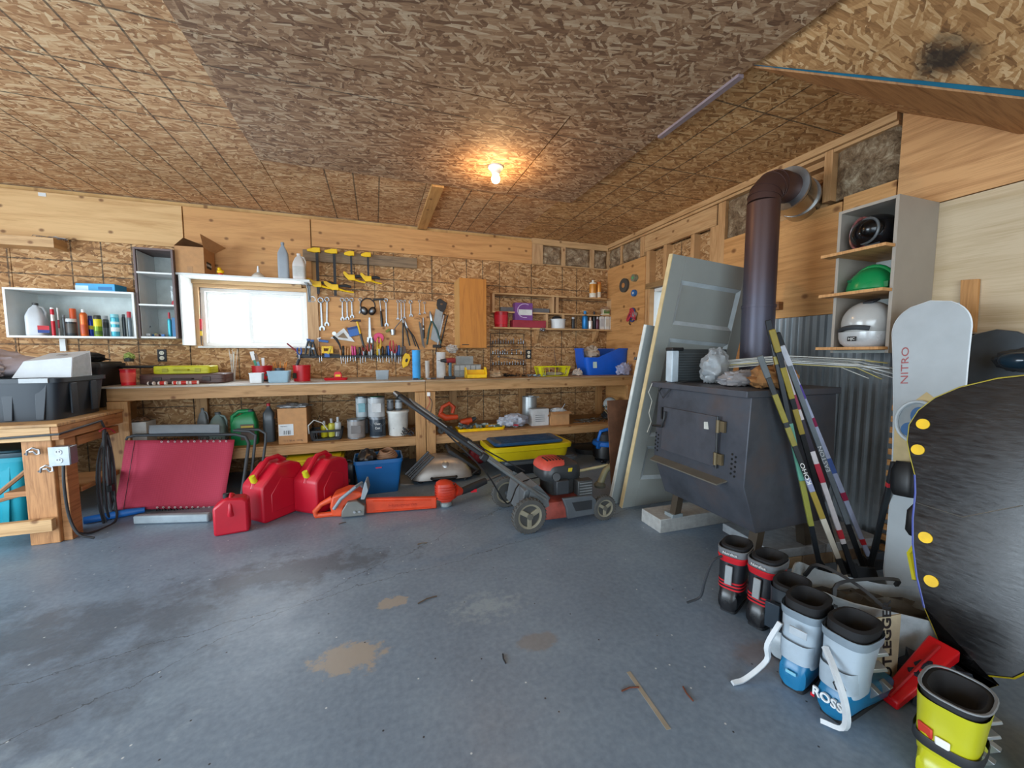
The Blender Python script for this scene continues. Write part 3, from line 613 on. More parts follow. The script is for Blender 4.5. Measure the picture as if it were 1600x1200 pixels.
# weathered strip the clamps hang from
o = tag(B('weathered_batten', M().bb((P('c', 75, 100, Y=YB).x, YB-.042, P('c', 500, 180, Y=YB).z), (P('c', 1020, 170, Y=YB).x, YB-.021, P('c', 500, 100, Y=YB).z+.012)), wood('weathered_grey', 'xz', '#8a7358', '#5e4d3c', knots=False, grain=1.5), bev=.002), 'weathered grey brown batten the yellow clamps hang from', 'batten')
def clamp(x, zt, zb, tail, label, k=1.):
    r = T('bar_clamp', label, 'clamp', (x, YB-.09, zb), group='bar clamps hanging above the wrenches')
    B('bar', M().box((0, 0, (zt-zb+tail)/2-tail), (.022*k, .007, zt-zb+tail)), BLK2, r)
    B('fixed_jaw', M().prism([(-.075*k, .014), (-.025, .036), (.032, .038), (.032, -.008), (-.02, -.014), (-.075*k, -.004)], .028, 'xz', (0, 0, zt-zb)), YEL, r, bev=.004)
    s = B('sliding_jaw', M().prism([(-.09*k, .055), (-.07*k, .058), (-.03, .028), (.03, .03), (.035, -.03), (-.03, -.03), (-.07*k, .008), (-.09*k, .035)], .032, 'xz', (0, 0, 0)), YEL, r, bev=.004)
    B('trigger', M().tube([(.02, 0, -.015), (.08*k, 0, -.035), (.15*k, 0, -.045)], [.013, .009, .008]), YEL, s)
    B('handle', M().tube([(.03, 0, .015), (.09*k, 0, .022), (.13*k, 0, .012)], [.013, .016, .012]), BLK2, r)
    return r
for i, (xt, yt, xb, yb, tl, k, lb) in enumerate(((200, 75, 190, 345, .1, 1.2, 'first yellow and black bar clamp from the left on the batten'), (345, 85, 330, 370, .09, 1.2, 'second bar clamp from the left, its yellow jaw hanging lowest'), (482, 103, 470, 290, .02, .9, 'third bar clamp from the left, shorter than the first two'), (625, 113, 605, 300, .02, .9, 'rightmost short yellow and black bar clamp on the batten'))):
    a = P('c', xt, yt, Y=YB-.06); b_ = P('c', xb, yb, Y=YB-.06); clamp((a.x+b_.x)/2, a.z, b_.z, tl, lb, k)
YT = YB-.022
def loc2(xt, yt, xb, yb, Y=YT, v='c'):
    a = P(v, xt, yt, Y=Y); b_ = P(v, xb, yb, Y=Y); d = b_-a
    return a, d.length, math.atan2(d.x, -d.z)      # hang point, length, lean about Y
def wrench(L, wd):
    r0 = wd*.95; mb = M()
    ring = [(r0*math.cos(2*math.pi*i/12), 0, -r0+r0*math.sin(2*math.pi*i/12)) for i in range(12)]; mb.tube(ring, r0*.34, 6, True)
    mb.box((0, 0, -L/2-.01), (wd*.62, .007, L-3.6*r0))
    q = r0*1.15; z = -L+q
    mb.prism([(-.35*wd, z+q*1.0), (-q, z+q*.2), (-q*.95, z-q*.8), (-q*.4, z-q), (-q*.38, z-q*.05), (0, z+q*.3), (q*.38, z-q*.05), (q*.5, z-q), (q*.95, z-q*.7), (q, z+q*.2), (.35*wd, z+q*1.0)], .009); return mb
wl = ['largest chrome wrench, nearest the window', 'second chrome wrench from the window', 'third chrome wrench from the window', 'first of the middle trio of wrenches', 'middle wrench of the middle trio', 'right wrench of the middle trio beside the ear muffs', 'chrome wrench hanging behind the black ear muffs', 'long chrome wrench right of the hanging hammer', 'thin wrench left in the group above the tin snips', 'second wrench of the group above the tin snips', 'third wrench of the group above the tin snips', 'short wrench above the wood handled saw', 'small wrench above the dark knife handle', 'smallest wrench left of the hand saw']
for i, (a, b1, c, d, wd) in enumerate(((150, 445, 165, 770, .030), (218, 455, 232, 730, .026), (272, 452, 270, 692, .022), (398, 458, 402, 645, .019), (436, 458, 442, 642, .019), (476, 458, 482, 625, .019), (548, 460, 551, 588, .015), (762, 462, 768, 695, .02), (862, 475, 862, 640, .013), (888, 475, 893, 650, .014), (917, 475, 917, 632, .014), (968, 478, 972, 615, .018), (1042, 475, 1045, 600, .012), (1083, 488, 1086, 590, .012))):
    p, L, an = loc2(a, b1, c, d); o = tag(B('wrench', wrench(L, wd), CHR, None, p, (0, -an, 0), .001), wl[i], 'wrench', 'wrenches on the tool board')
def hung(name, label, cat, xt, yt, xb, yb, Y=YT-.01, group=None):
    p, L, an = loc2(xt, yt, xb, yb, Y); return T(name, label, cat, p, rot=(0, -an, 0), group=group), L
# nails: a thin rail the tools hang from
B('hanging_wire', M().tube([(tbx0+.02, YB-.016, tbz1-.004), (tbx1-.02, YB-.016, tbz1-.004)], .002), STEEL, tboard)
pc = P('c', 612, 530, Y=YT-.03); r = T('ear_muffs', 'black ear muffs with curved headband among the wrenches', 'ear muffs', pc)
B('headband', M().tube([(.075*math.cos(t_), 0, .075*math.sin(t_)+.015) for t_ in [R(-25+i*23) for i in range(11)]], .007, 8), BLK, r)
for s, dx in ((-1, -.04), (1, .045)): e = B('ear_cup', M().sph((dx, -.01, -.045), (.038, .032, .048), rot=(0, s*.5, 0)), BLK2 if s < 0 else BLK, r); B('cup_plate', M().sph((dx, -.035, -.045), (.022, .014, .03), rot=(0, s*.5, 0)), STEEL, e)
r, L = hung('claw_hammer', 'hammer with black head and black grip hanging beside a long wrench', 'hammer', 712, 468, 733, 695)
B('head', M().box((.01, 0, 0), (.075, .022, .02)).prism([(-.03, .012), (-.07, .004), (-.09, -.02), (-.06, -.012), (-.03, -.01)], .02), BLK, r, bev=.002); B('shaft', M().tube([(0, 0, 0), (0, 0, -L*.5)], .006), CHR, r); B('grip', M().tube([(0, 0, -L*.42), (0, 0, -L*.7), (0, 0, -L)], [.009, .013, .014]), BLK, r)
p = P('c', 410, 765, Y=YT-.008); r = T('speed_square', 'white triangular speed square below the middle wrenches', 'square', p)
q = [P('c', *z, Y=YT-.008)-p for z in ((300, 792), (412, 708), (503, 822))]; pr = [(v_.x, v_.z) for v_ in q]; B('plate', M().prism(pr, .004), mat('#dfe3e2', .4), r); c_ = (q[0]+q[1]+q[2])/3
B('cut_out', M().prism([(c_.x+(a-c_.x)*.45, c_.z+(b1-c_.z)*.45) for a, b1 in pr], .0045, off=-.001), mat('#8d7a5e'), r)
p = P('c', 492, 735, Y=YT-.01); r = T('blue_pouch', 'blue packet pinned under the yellow handled hammer', 'packet', p); B('packet', M().box((0, 0, 0), (.105, .012, .10), (0, -.25, 0)), mat('#1d5fae', .4), r, bev=.003); B('header_strip', M().box((-.008, -.002, .035), (.105, .012, .022), (0, -.25, 0)), mat('#123f7d'), r)
r, L = hung('framing_hammer', 'hammer with yellow handle and black grip hanging at a slant', 'hammer', 520, 645, 582, 872, YT-.03)
B('head', M().box((0, 0, 0), (.08, .024, .022), (0, .2, 0)).prism([(-.035, .018), (-.075, .0), (-.03, 0)], .02), mat('#3a2a2e', .5), r, bev=.003); B('handle', M().tube([(0, 0, -.01), (0, 0, -L*.5)], .010), YEL, r); B('grip', M().tube([(0, 0, -L*.48), (0, 0, -L)], .013), DGR, r)
r, L = hung('adjustable_wrench', 'large chrome adjustable wrench beside the pink disc', 'wrench', 625, 620, 630, 830)
B('handle', M().prism([(-.008, 0), (.008, 0), (.014, -L*.8), (-.014, -L*.8)], .010), CHR, r); B('jaw', M().prism([(-.028, -L*.78), (.02, -L*.76), (.03, -L), (.008, -L), (.004, -L*.88), (-.01, -L*.88), (-.014, -L), (-.03, -L*.97)], .014), CHR, r)
p = P('c', 703, 788, Y=YT-.01); tag(B('pink_disc', M().lathe([(.012, 0), (.052, 0), (.055, .006), (.052, .012), (.012, .012)], ring=True, n=28, rot=(R(90), 0, 0)), mat('#e0376e', .4), None, p), 'round pink chalk line disc hanging behind the pliers', 'disc')
p = P('c', 778, 728, Y=YT-.012); tag(B('tape_scrap', M().box((0, 0, 0), (.05, .018, .025), (0, -.6, 0)), mat('#6f7a33', .6), None, p), 'small olive and black clip right of the pink disc', 'clip')
p = P('c', 822, 742, Y=YT-.02); r = T('oil_filter_wrench', 'silver cup with a chain hanging right of the pink disc', 'tool', p); B('cup', M().lathe([(.026, -.03), (.03, .03)], n=18), CHR, r)
q = P('c', 885, 650, Y=YT-.02)-p; B('chain', M().tube([(.01, 0, .03), q*.5+Vector((0, 0, .012)), q], .005, 6), STEEL, r)
def snips(label, pv, h1, h2, blade, hr=.009, hc=BLK, name='tin_snips', cat='snips', Y=YT-.02, br=.01):
    a = P('c', *pv, Y=Y); r = T(name, label, cat, a)
    for h_ in (h1, h2): d = P('c', *h_, Y=Y)-a; B('handle', M().tube([(0, 0, 0), d*.4+Vector((d.x*.15, 0, 0)), d], [hr*.8, hr, hr]), hc, r)
    d = P('c', *blade, Y=Y)-a; B('blade', M().tube([(0, 0, -.01), d*.5, d], [br, br*1.2, br*.3], 6), CHR, r); B('pivot', M().lathe([(.012, 0), (.012, .012)], rot=(R(90), 0, 0), n=12), STEEL, r); return r
snips('black handled tin snips with wide open handles', (905, 655), (905, 860), (962, 855), (905, 615))
snips('long nose pliers with long dark handles, crossing the saw', (938, 700), (1010, 860), (1040, 885), (920, 640), .007)
snips('green handled lopping shears left of the gray hand saw', (1143, 640), (1105, 845), (1222, 835), (1128, 565), .010, mat('#1f4a48', .5), 'lopping_shears', 'shears', YT-.03, .016)
r, L = hung('wood_handled_saw', 'tool with pale curved wooden handle and dark blade', 'saw', 1000, 625, 1065, 850)
B('handle', M().tube([(0, 0, 0), (.04, 0, .0), (.07, 0, -.03), (.055, 0, -.07)], [.009, .014, .015, .012]), mat('#b98a5c', .6), r); B('blade', M().prism([(.035, -.05), (.06, -.05), (.02, -L*1.15), (-.0, -L)], .004), mat('#6a6460', .5, .5), r)
r, L = hung('putty_knife', 'dark handled knife with chrome neck beside the lopping shears', 'knife', 1074, 620, 1078, 792); B('neck', M().tube([(0, 0, 0), (0, 0, -L*.4)], .008), CHR, r); B('handle', M().tube([(0, 0, -L*.38), (0, 0, -L)], [.011, .013]), BLK, r); B('collar', M().tube([(0, 0, -L*.5), (0, 0, -L*.58)], .0135), CHR, r)
p = P('c', 1225, 510, Y=YT-.01); r = T('hand_saw', 'grey steel hand saw hanging by its black handle', 'saw', p)
q = [P('c', *z, Y=YT-.01)-p for z in ((1190, 470), (1215, 462), (1272, 500), (1262, 545), (1240, 575), (1212, 565), (1185, 520))]; B('handle', M().prism([(a.x, a.z) for a in q], .018), BLK2, r, bev=.004)
q = [P('c', *z, Y=YT-.01)-p for z in ((1178, 545), (1238, 570), (1200, 835), (1135, 800))]; B('blade', M().prism([(a.x, a.z) for a in q], .003), mat('#8f9496', .35, .6), r)
B('grip_hole', M().sph((0, -.008, .003), (.018, .004, .010)), mat('#6e5238'), r)
r, L = hung('hacksaw', 'black square framed hacksaw right of the hand saw', 'saw', 1270, 600, 1215, 860, YT-.02); B('frame', M().tube([(-.04, 0, .0), (.01, 0, 0), (0, 0, -L), (-.045, 0, -L)], .008, 6), BLK, r); B('blade', M().bb((-.041, -.001, -L), (-.028, .001, 0)), CHR, r); B('handle', M().box((-.02, 0, -L-.004), (.07, .026, .03)), BLK, r, bev=.004)
p = P('c', 1185, 858, Y=YT-.04); tag(B('sanding_block', M().box((0, 0, 0), (.085, .05, .035)).tube([(0, 0, -.01), (-.012, 0, -.09)], .006), BLK2, None, p, bev=.004), 'small black block tool below the hand saw', 'tool')
# long black rail holding screwdrivers, pliers and bits
ra = P('c', 18, 945, Y=YB-.06); rb = P('c', 895, 935, Y=YB-.06); zr = (ra.z+rb.z)/2
rail = tag(B('tool_rail', M().bb((ra.x, YB-.085, zr-.006), (rb.x, YB-.03, zr+.006)).bb((ra.x, YB-.03, zr-.02), (rb.x, YB-.001, zr+.02)), BLK, bev=.002), 'long black wall rail with a row of hand tools in it', 'rail')
cols = {'w': '#c08a55', 'y': '#d9b21c', 'r': '#b62033', 'k': '#202226', 'b': '#2a5fa8', 'p': '#d94a8a', 'g': '#5d666b'}
names = {'w': 'wooden', 'y': 'yellow', 'r': 'red', 'k': 'black', 'b': 'blue', 'p': 'pink', 'g': 'grey'}
row = [(205, 'w', 860), (225, 'w', 870), (385, 'w', 855), (405, 'k', 850), (423, 'w', 850), (443, 'w', 865), (465, 'w', 845), (485, 'p', 850), (505, 'p', 855), (545, 'k', 860), (568, 'r', 865), (590, 'k', 850), (655, 'k', 840), (690, 'y', 850), (712, 'y', 835), (735, 'k', 855), (765, 'k', 850), (785, 'b', 850), (850, 'b', 850), (868, 'b', 845), (885, 'g', 860)]
ordw = ['first', 'second', 'third', 'fourth', 'fifth', 'sixth', 'seventh', 'eighth', 'ninth', 'tenth', 'eleventh', 'twelfth', 'thirteenth', 'fourteenth', 'fifteenth', 'sixteenth', 'seventeenth', 'eighteenth', 'nineteenth', 'twentieth', 'twenty first']
for i, (xx, k, yt) in enumerate(row):
    a = P('c', xx, yt, Y=YB-.06); hh = a.z-zr-.006; sl = random.uniform(.05, .09)
    r = T('screwdriver', f'{names[k]} handled screwdriver, {ordw[i]} from the left on the black rail', 'screwdriver', (a.x, YB-.06, zr), group='screwdrivers in the black rail', rot=(0, random.uniform(-.08, .08), 0))
    B('handle', M().lathe([(.006, .007), (.010, .012), (.012, hh*.5), (.009, hh*.7), (.012, hh*.92), (.007, hh)], n=10), mat(cols[k], .4), r)
    B('shaft', M().cyl((0, 0, -sl), (0, 0, .01), .004, n=8), CHR, r)
def pliers(xx, yt, yb, col, label):
    a = P('c', xx, yt, Y=YB-.075); b_ = P('c', xx, yb, Y=YB-.075); r = T('pliers', label, 'pliers', (a.x, YB-.075, b_.z), group='pliers in the black rail'); hh = a.z-b_.z
    for s in (-1, 1): B('handle', M().tube([(0, 0, hh*.42), (s*.018, 0, hh*.62), (s*.02, 0, hh*.85), (s*.012, 0, hh)], [.006, .008, .008, .006]), mat(col, .45), r)
    B('jaws', M().tube([(0, 0, hh*.48), (.0, 0, hh*.3), (0, 0, 0)], [.014, .012, .004], 6), STEEL, r)
for a in ((40, 870, 985, '#2454a6', 'blue handled pliers at the left end of the black rail'), (640, 790, 975, '#3a3f45', 'dark handled pliers below the adjustable wrench'), (622, 840, 960, '#b03a2e', 'rusty red handled pliers left of the dark handled ones'), (705, 790, 965, '#d1a51b', 'yellow and black pliers below the pink disc'), (810, 810, 985, '#b5202f', 'red handled pliers with tallest handles on the rail'), (836, 840, 990, '#9c2436', 'dark red pliers just right of the tallest red ones'), (575, 850, 950, '#7a4a2c', 'brown handled pliers in the middle of the black rail')): pliers(*a)
def springc(xx, yt, yb, label, col='#27333c'):
    a = P('c', xx, yt, Y=YB-.1); b_ = P('c', xx, yb, Y=YB-.1); hh = a.z-b_.z; r = T('spring_clamp', label, 'clamp', (a.x, YB-.1, b_.z))
    for s in (-1, 1): B('handle', M().tube([(s*.004, 0, hh), (s*.02, 0, hh*.5), (s*.034, 0, 0)], [.008, .012, .01]), mat(col, .5), r)
    B('pad', M().box((0, 0, hh+.004), (.03, .03, .02)), mat('#2d5fa0'), r); B('spring', M().box((0, 0, hh*.5), (.034, .02, .02)), STEEL, r)
springc(118, 808, 925, 'dark blue spring clamp near the left end of the black rail'); springc(150, 815, 940, 'second dark spring clamp beside the first one on the rail', '#2b2e33')
p = P('c', 240, 820, Y=YB-.08); r = T('caulk_cutter', 'blue and white grip tool lying on the black rail', 'tool', p); B('barrel', M().tube([(-.04, 0, .012), (.05, 0, .0)], .014), mat('#4f79b8'), r); B('tip', M().tube([(-.04, 0, .012), (-.05, 0, .03), (-.02, 0, .04)], .008), WHT, r)
p = P('c', 275, 890, Y=YB-.09); r = T('yellow_square', 'yellow notched tool with slots on the black rail', 'tool', p); B('plate', fr(M(), (-.055, -.035), (.055, .04), .022, -.006, .006), YEL, r, bev=.002); B('blade', M().box((.02, -.008, 0), (.02, .008, .09), (0, .4, 0)), mat('#d8c020'), r); B('blue_tip', M().box((-.005, 0, -.055), (.05, .01, .04)), mat('#2b5ea8'), r)
p = P('c', 350, 800, Y=YB-.09); r = T('clamp_grip', 'black and silver quick clamp leaning above the yellow tool', 'clamp', p); B('body', M().tube([(-.03, 0, .03), (0, 0, 0), (.03, 0, -.06), (.04, 0, -.11)], [.012, .014, .01, .008]), BLK2, r); B('knob', M().lathe([(.02, -.008), (.02, .008)], rot=(R(90), 0, 0), c=(-.02, 0, .06), n=14), CHR, r)
p = P('c', 4, 880, Y=YB-.08); r = T('marker_pen', 'red pen with blue pliers sticking out left of the rail', 'pen', p); B('barrel', M().tube([(-.07, 0, .055), (.0, 0, -.01), (.015, 0, -.03)], [.007, .008, .003]), mat('#8a2438'), r)
p = P('c', 930, 970, Y=YT-.03); r = T('keyhole_saw', 'yellow handled saw with upright grey blade beside the blue roll', 'saw', p)
q = [P('c', *z, Y=YT-.03)-p for z in ((905, 945), (925, 915), (958, 925), (970, 955), (945, 1020), (905, 1040), (895, 1000))]; h_ = B('handle', M().prism([(a.x, a.z) for a in q], .022), YEL, r, bev=.004); B('grip_hole', M().sph((0.005, -.012, -.008), (.014, .003, .022), rot=(0, .3, 0)), BLK2, h_)
q = [P('c', *z, Y=YT-.03)-p for z in ((890, 930), (935, 920), (925, 860), (898, 855))]; B('blade', M().prism([(a.x, a.z) for a in q], .003), mat('#5a4a42', .5, .4), r)
# ---------------------------------------------------------------- workbenches
BP = wood('shaded_bench_pine', 'xz', '#b88f60', '#8e683c'); BPZ = wood('shaded_bench_pine_upright', 'xz', '#b68a58', '#8c6238', along='v'); BPXY = wood('shaded_bench_pine_flat', 'xy', '#b08658', '#86602f')  # pine again, with the shade on the benches put into its colour
def bench(name, label, x0, x1, legs, topmt, over=0):
    r = T(name, label, 'workbench', ((x0+x1)/2, Y1, 0)); cx = (x0+x1)/2; D = YB-.002-Y1
    def q(nm, a, b, mt, bev=.002): return B(nm, M().bb((a[0]-cx, a[1]-Y1, a[2]), (b[0]-cx, b[1]-Y1, b[2])), mt, r, bev=bev)
    q('worktop', (x0-over, Y1-.02, ZB-.014), (x1, YB-.002, ZB), topmt)
    q('front_rail', (x0, Y1-.0, .84), (x1, Y1+.038, ZB-.0145), BP); q('shelf_rail', (x0+.0, Y1+.0, .302), (x1, Y1+.038, ZS-.0165), BP)
    q('shelf_board', (x0, Y1-.0, ZS-.016), (x1, YB-.003, ZS), BPXY)
    for a, b in legs: q('leg', (a, Y1+.0385, 0), (b, Y1+.078, .94), BPZ) if False else q('leg', (a, Y1-.038, 0), (b, Y1-.0005, .838), BPZ)
    for a in (x0+.35, (x0+x1)/2, x1-.12): q('rear_leg', (a, YB-.06, 0), (a+.09, YB-.02, ZS-.017), BPZ); q('rear_leg', (a, YB-.06, ZS+.001), (a+.09, YB-.02, ZB-.015), BPZ)
    for x_ in (x0+.3, x0+1.2, x1-.3): q('cross_rail', (x_, Y1+.039, .86), (x_+.038, YB-.03, .94), BPZ, 0)
    return r
xs1 = P('t', 664.6, 600, Y=Y1).x
la, lb = P('h', 120, 300, Y=Y1).x, P('h', 185, 300, Y=Y1).x
HB = mat('#b5b0a6', .45, 0, .1, 4)
bench('left_workbench', 'long pine workbench under the window with a grey hardboard top', -2.01, xs1-.002, ((-1.995, -1.865), (la, lb)), HB, .06)
bench('right_workbench', 'pine workbench in the corner with a bare wooden top', xs1+.002, 2.93, ((P('h', 190, 300, Y=Y1).x, P('h', 250, 300, Y=Y1).x), (2.82, 2.92)), wood('worn_top', 'xy', '#a98d6b', '#7c6144'))

# ---- orange oak wall cupboard
X_, Z_, W_, H_ = fit('d', 50, 275, 300, 820, 4.34)
x0 = P('d', 92, 500, Y=4.34).x; x1 = P('d', 300, 500, Y=4.34).x; z1 = P('d', 200, 275, Y=4.34).z; z0 = P('d', 200, 820, Y=4.34).z
oak = wood('oak_veneer', 'xz', '#c07f35', '#a5672a', knots=False, grain=.8, along='v'); oakl = wood('oak_light', 'yz', '#d7a566', '#bf8c4c', knots=False, along='v')
r = T('wall_cupboard', 'tall narrow orange oak wall cupboard with one closed door', 'cupboard', ((x0+x1)/2, YB, z0))
W = (x1-x0)/2; Hh = z1-z0; B('cupboard_body', M().bb((-W, -.30, 0), (W, -.001, Hh)), oakl, r, bev=.002); dr = B('door', M().bb((-W-.001, -.32, .003), (W+.001, -.301, Hh-.002)), oak, r, bev=.003)
B('finger_pull', M().bb((-W+.02, -.324, .035), (-W+.1, -.32, .042)), BLK2, dr)

# ---- rough wooden wall shelf with cubbies
YSf = YB-.13
x0 = P('d', 352, 660, Y=YSf).x; x1 = P('d', 1330, 680, Y=YSf).x; za = P('d', 850, 665, Y=YSf).z; zm = P('d', 850, 545, Y=YSf).z; zt_ = P('d', 850, 408, Y=YSf).z
xm = P('d', 848, 470, Y=YSf).x; xd1 = P('d', 783, 600, Y=YSf).x; xd2 = P('d', 907, 600, Y=YSf).x; xr = P('d', 1292, 470, Y=YSf).x
r = T('wall_shelf_unit', 'rough pine wall shelf with cubby dividers full of bottles', 'shelf', ((x0+x1)/2, YB, za-.02)); cx = (x0+x1)/2; bz = za-.02
def q(nm, a, b, mt=PINE): return B(nm, M().bb((a[0]-cx, a[1]-YB, a[2]-bz), (b[0]-cx, b[1]-YB, b[2]-bz)), mt, r, bev=.001)
q('shelf_board', (x0, YSf-.01, za-.02), (x1, YB-.001, za)); q('shelf_board', (x0, YSf+.02, zm-.018), (xr, YB-.001, zm)); q('shelf_board', (x0, YSf+.02, zt_-.018), (xr, YB-.001, zt_))
for a in (x0, xm-.05, xm+.012, xr-.02): q('divider', (a, YSf+.025, zm+.0005), (a+.03, YB-.001, zt_-.0185), PINEZ)
for a in (xd1-.02, xd2-.012): q('divider', (a, YSf+.025, za+.0005), (a+.03, YB-.001, zm-.0185), PINEZ)
for a, hgt in ((690, .17), (1150, .14)):
    xx = P('d', a, 700, Y=YB-.05).x; B('bracket', M().prism([(-.12, -.0), (0, 0), (0, -hgt), (-.03, -hgt)], .035, 'yz', (xx-cx, -.001, -.001)), PINEYZ, r)
o = B('clamp_knob', M().blob((P('d', 735, 670, Y=YSf).x-cx, -.15, .0), (.035, .02, .02), 4, .5), CHR, r)
SG = 'bottles on the rough pine shelf'
def can2(v, x0, y0, x1, y1, Y, z, body, cap, label, name='bottle', cat='bottle', **k):
    X_, _, W_, H_ = fit(v, x0, y0, x1, y1, Y, z, True); return spray(X_, Y, z, W_, H_, body, cap, label, name=name, cat=cat, **k)
YI = YB-.075
def tub(v, x0, y0, x1, y1, Y, z, col, label, name='tub', cat='tub', lab=None, lid=None, opn=False, tap=.9, rim=True, **k):
    X_, _, W_, H_ = fit(v, x0, y0, x1, y1, Y, z, True); a = W_/2; r = T(name, label, cat, (X_, Y, z), **k); mt = mat(col, .4)
    pr = [(a*tap, 0), (a*.97, H_*.95), (a, H_*.95), (a, H_)] + ([(a*.93, H_), (a*.93, H_*.9), (a*tap*.9, .008)] if opn else [])
    B('body', M().lathe(pr, n=24), mt, r, bev=0)
    if lab: B('label_sheet', M().lathe([(a*(tap+.02*1)*1.015, H_*.2), (a*.985*1.01, H_*.8)], n=24, cap=False), mat(lab, .5), r)
    if lid: B('lid', M().lathe([(a*1.04, H_*.93), (a*1.05, H_*1.0), (a*1.0, H_*1.02)], n=24), mat(lid, .4), r)
    return r
tub('d', 358, 540, 470, 655, YI, za, '#c01a26', 'red plastic tub with pale label at the left end of the pine shelf', lid='#b81822', lab='#d6273a')
X_, _, W_, H_ = fit('d', 500, 605, 755, 655, YI-.02, za); box('red_tool_case', 'flat dull red case under the purple carton on the pine shelf', 'case', X_, YI-.01, za, W_, .12, H_, mat('#9c2f3f', .5), bev=.004)
X_, _, W_, h2 = fit('d', 515, 470, 650, 603, YI, za+H_); r = T('purple_carton', 'purple and white printed carton on the flat red case', 'box', (X_, YI, za+H_)); B('carton', M().bb((-W_/2, -.05, 0), (W_/2, .05, h2)), mat('#7d4a8f', .45), r, bev=.001)
B('print_panel', M().bb((-W_*.3, -.0515, h2*.3), (W_*.46, -.0505, h2*.62)), mat('#dfe3e2'), r); B('print_arc', M().tube([(W_*.05+math.cos(t_)*W_*.42, -.051, h2*.55+math.sin(t_)*h2*.4) for t_ in [R(60+i*25) for i in range(10)]], .005, 5), mat('#d9c3e6'), r)
for a, k in ((400, 0), (640, 1)): pass
X_, _, W_, H_ = fit('d', 420, 495, 800, 528, YI, zm); box('grey_strip_box', 'long flat dark grey case behind the purple carton on the middle shelf', 'case', X_, YI+.04, zm, W_, .05, H_*.8, mat('#6a6c70', .5))
tub('d', 800, 595, 918, 660, YI, za, '#dcdfe0', 'squat white plastic tub with a dark cloth folded on its lid', lid='#cfd3d4')
X_, Zq, W_, H_ = fit('d', 802, 562, 900, 597, YI); tag(B('dark_cloth', M().blob((0, 0, .02), (.055, .05, .02), 5, .3, flat=0), BLK2, None, (X_, YI, Zq+.004)), 'dark folded cloth lying on the squat white tub', 'cloth')
can2('d', 965, 578, 990, 660, YI, za, '#33373a', '#c8ccce', 'small dark battery shaped tube standing alone on the pine shelf', name='small_tube', cat='tube', capw=.9, caph=.1)
can2('d', 1048, 530, 1092, 668, YI, za, '#1c78b8', '#2385c6', 'blue pump bottle on the pine shelf', capw=.5, caph=.25, group=SG)
can2('d', 1095, 580, 1128, 670, YI-.02, za, '#e3e0dc', '#e9c9b8', 'small white bottle right of the blue pump bottle', capw=.4, caph=.25, group=SG)
can2('d', 1126, 535, 1158, 670, YI, za, '#23262b', '#2b2e33', 'slim black bottle behind the small white ones', capw=.5, caph=.22, group=SG)
can2('d', 1153, 575, 1180, 672, YI-.02, za, '#5a2e3c', '#c9c5cc', 'dark red small bottle left of the white oblong bottles', capw=.45, caph=.2, group=SG)
for i, (a, b1, t1, lb) in enumerate(((1182, 1218, 555, 'first white oblong bottle from the left near the shelf end'), (1222, 1260, 555, 'second white oblong bottle near the right end of the pine shelf'), (1265, 1318, 548, 'white bottle with dark label at the right end of the pine shelf'))):
    X_, _, W_, H_ = fit('d', a, t1, b1, 672, YI-.01, za); rr = T('oblong_bottle', lb, 'bottle', (X_, YI-.01, za), group=SG)
    B('body', M().loft([rrect(W_*k, .035*k, H_*t, .4) for k, t in ((.98, 0), (1, .05), (1, .82), (.5, .88))]), WHT, rr, bev=0); B('cap', M().lathe([(W_*.2, H_*.86), (W_*.2, H_)], n=14), mat(('#dfe0de', '#e8e8e6', '#8a8d90')[i]), rr)
    B('label_sheet', M().bb((-W_*.36, -.0195, H_*.2), (W_*.36, -.0178, H_*.7)), mat(('#c7c9cc', '#d9d2c2', '#3c4350')[i]), rr)
X_, _, W_, H_ = fit('d', 1165, 460, 1280, 545, YI, zm); r = T('gift_jar', 'small printed tin wrapped in clear film on the middle shelf', 'tin', (X_+.01, YI, zm)); B('tin', M().bb((-.045, -.04, 0), (.045, .02, .075)), mat('#d9d2b0'), r, bev=.002); B('print_panel', M().bb((-.042, -.0415, .02), (.042, -.0402, .06)), mat('#4d7d3c'), r); B('film', M().blob((0, .0, .055), (.07, .045, .055), 6, .3, flat=0), clear('#c9a890', .3), r)
can2('d', 1105, 290, 1158, 420, YI, zt_, '#d98f35', '#e8e4da', 'yellow labelled spray bottle standing on the top of the pine shelf', capw=.35, caph=.14, mtl=.1, band=[(.02, .3, '#e9e2cf'), (.9, .99, '#e9e2cf')])
can2('d', 1162, 305, 1195, 422, YI, zt_, '#e3a04a', '#c66b2d', 'slim orange can beside the yellow labelled spray bottle', name='slim_can', cat='can', capw=.9, caph=.06, band=[(.05, .4, '#eadfc9')])

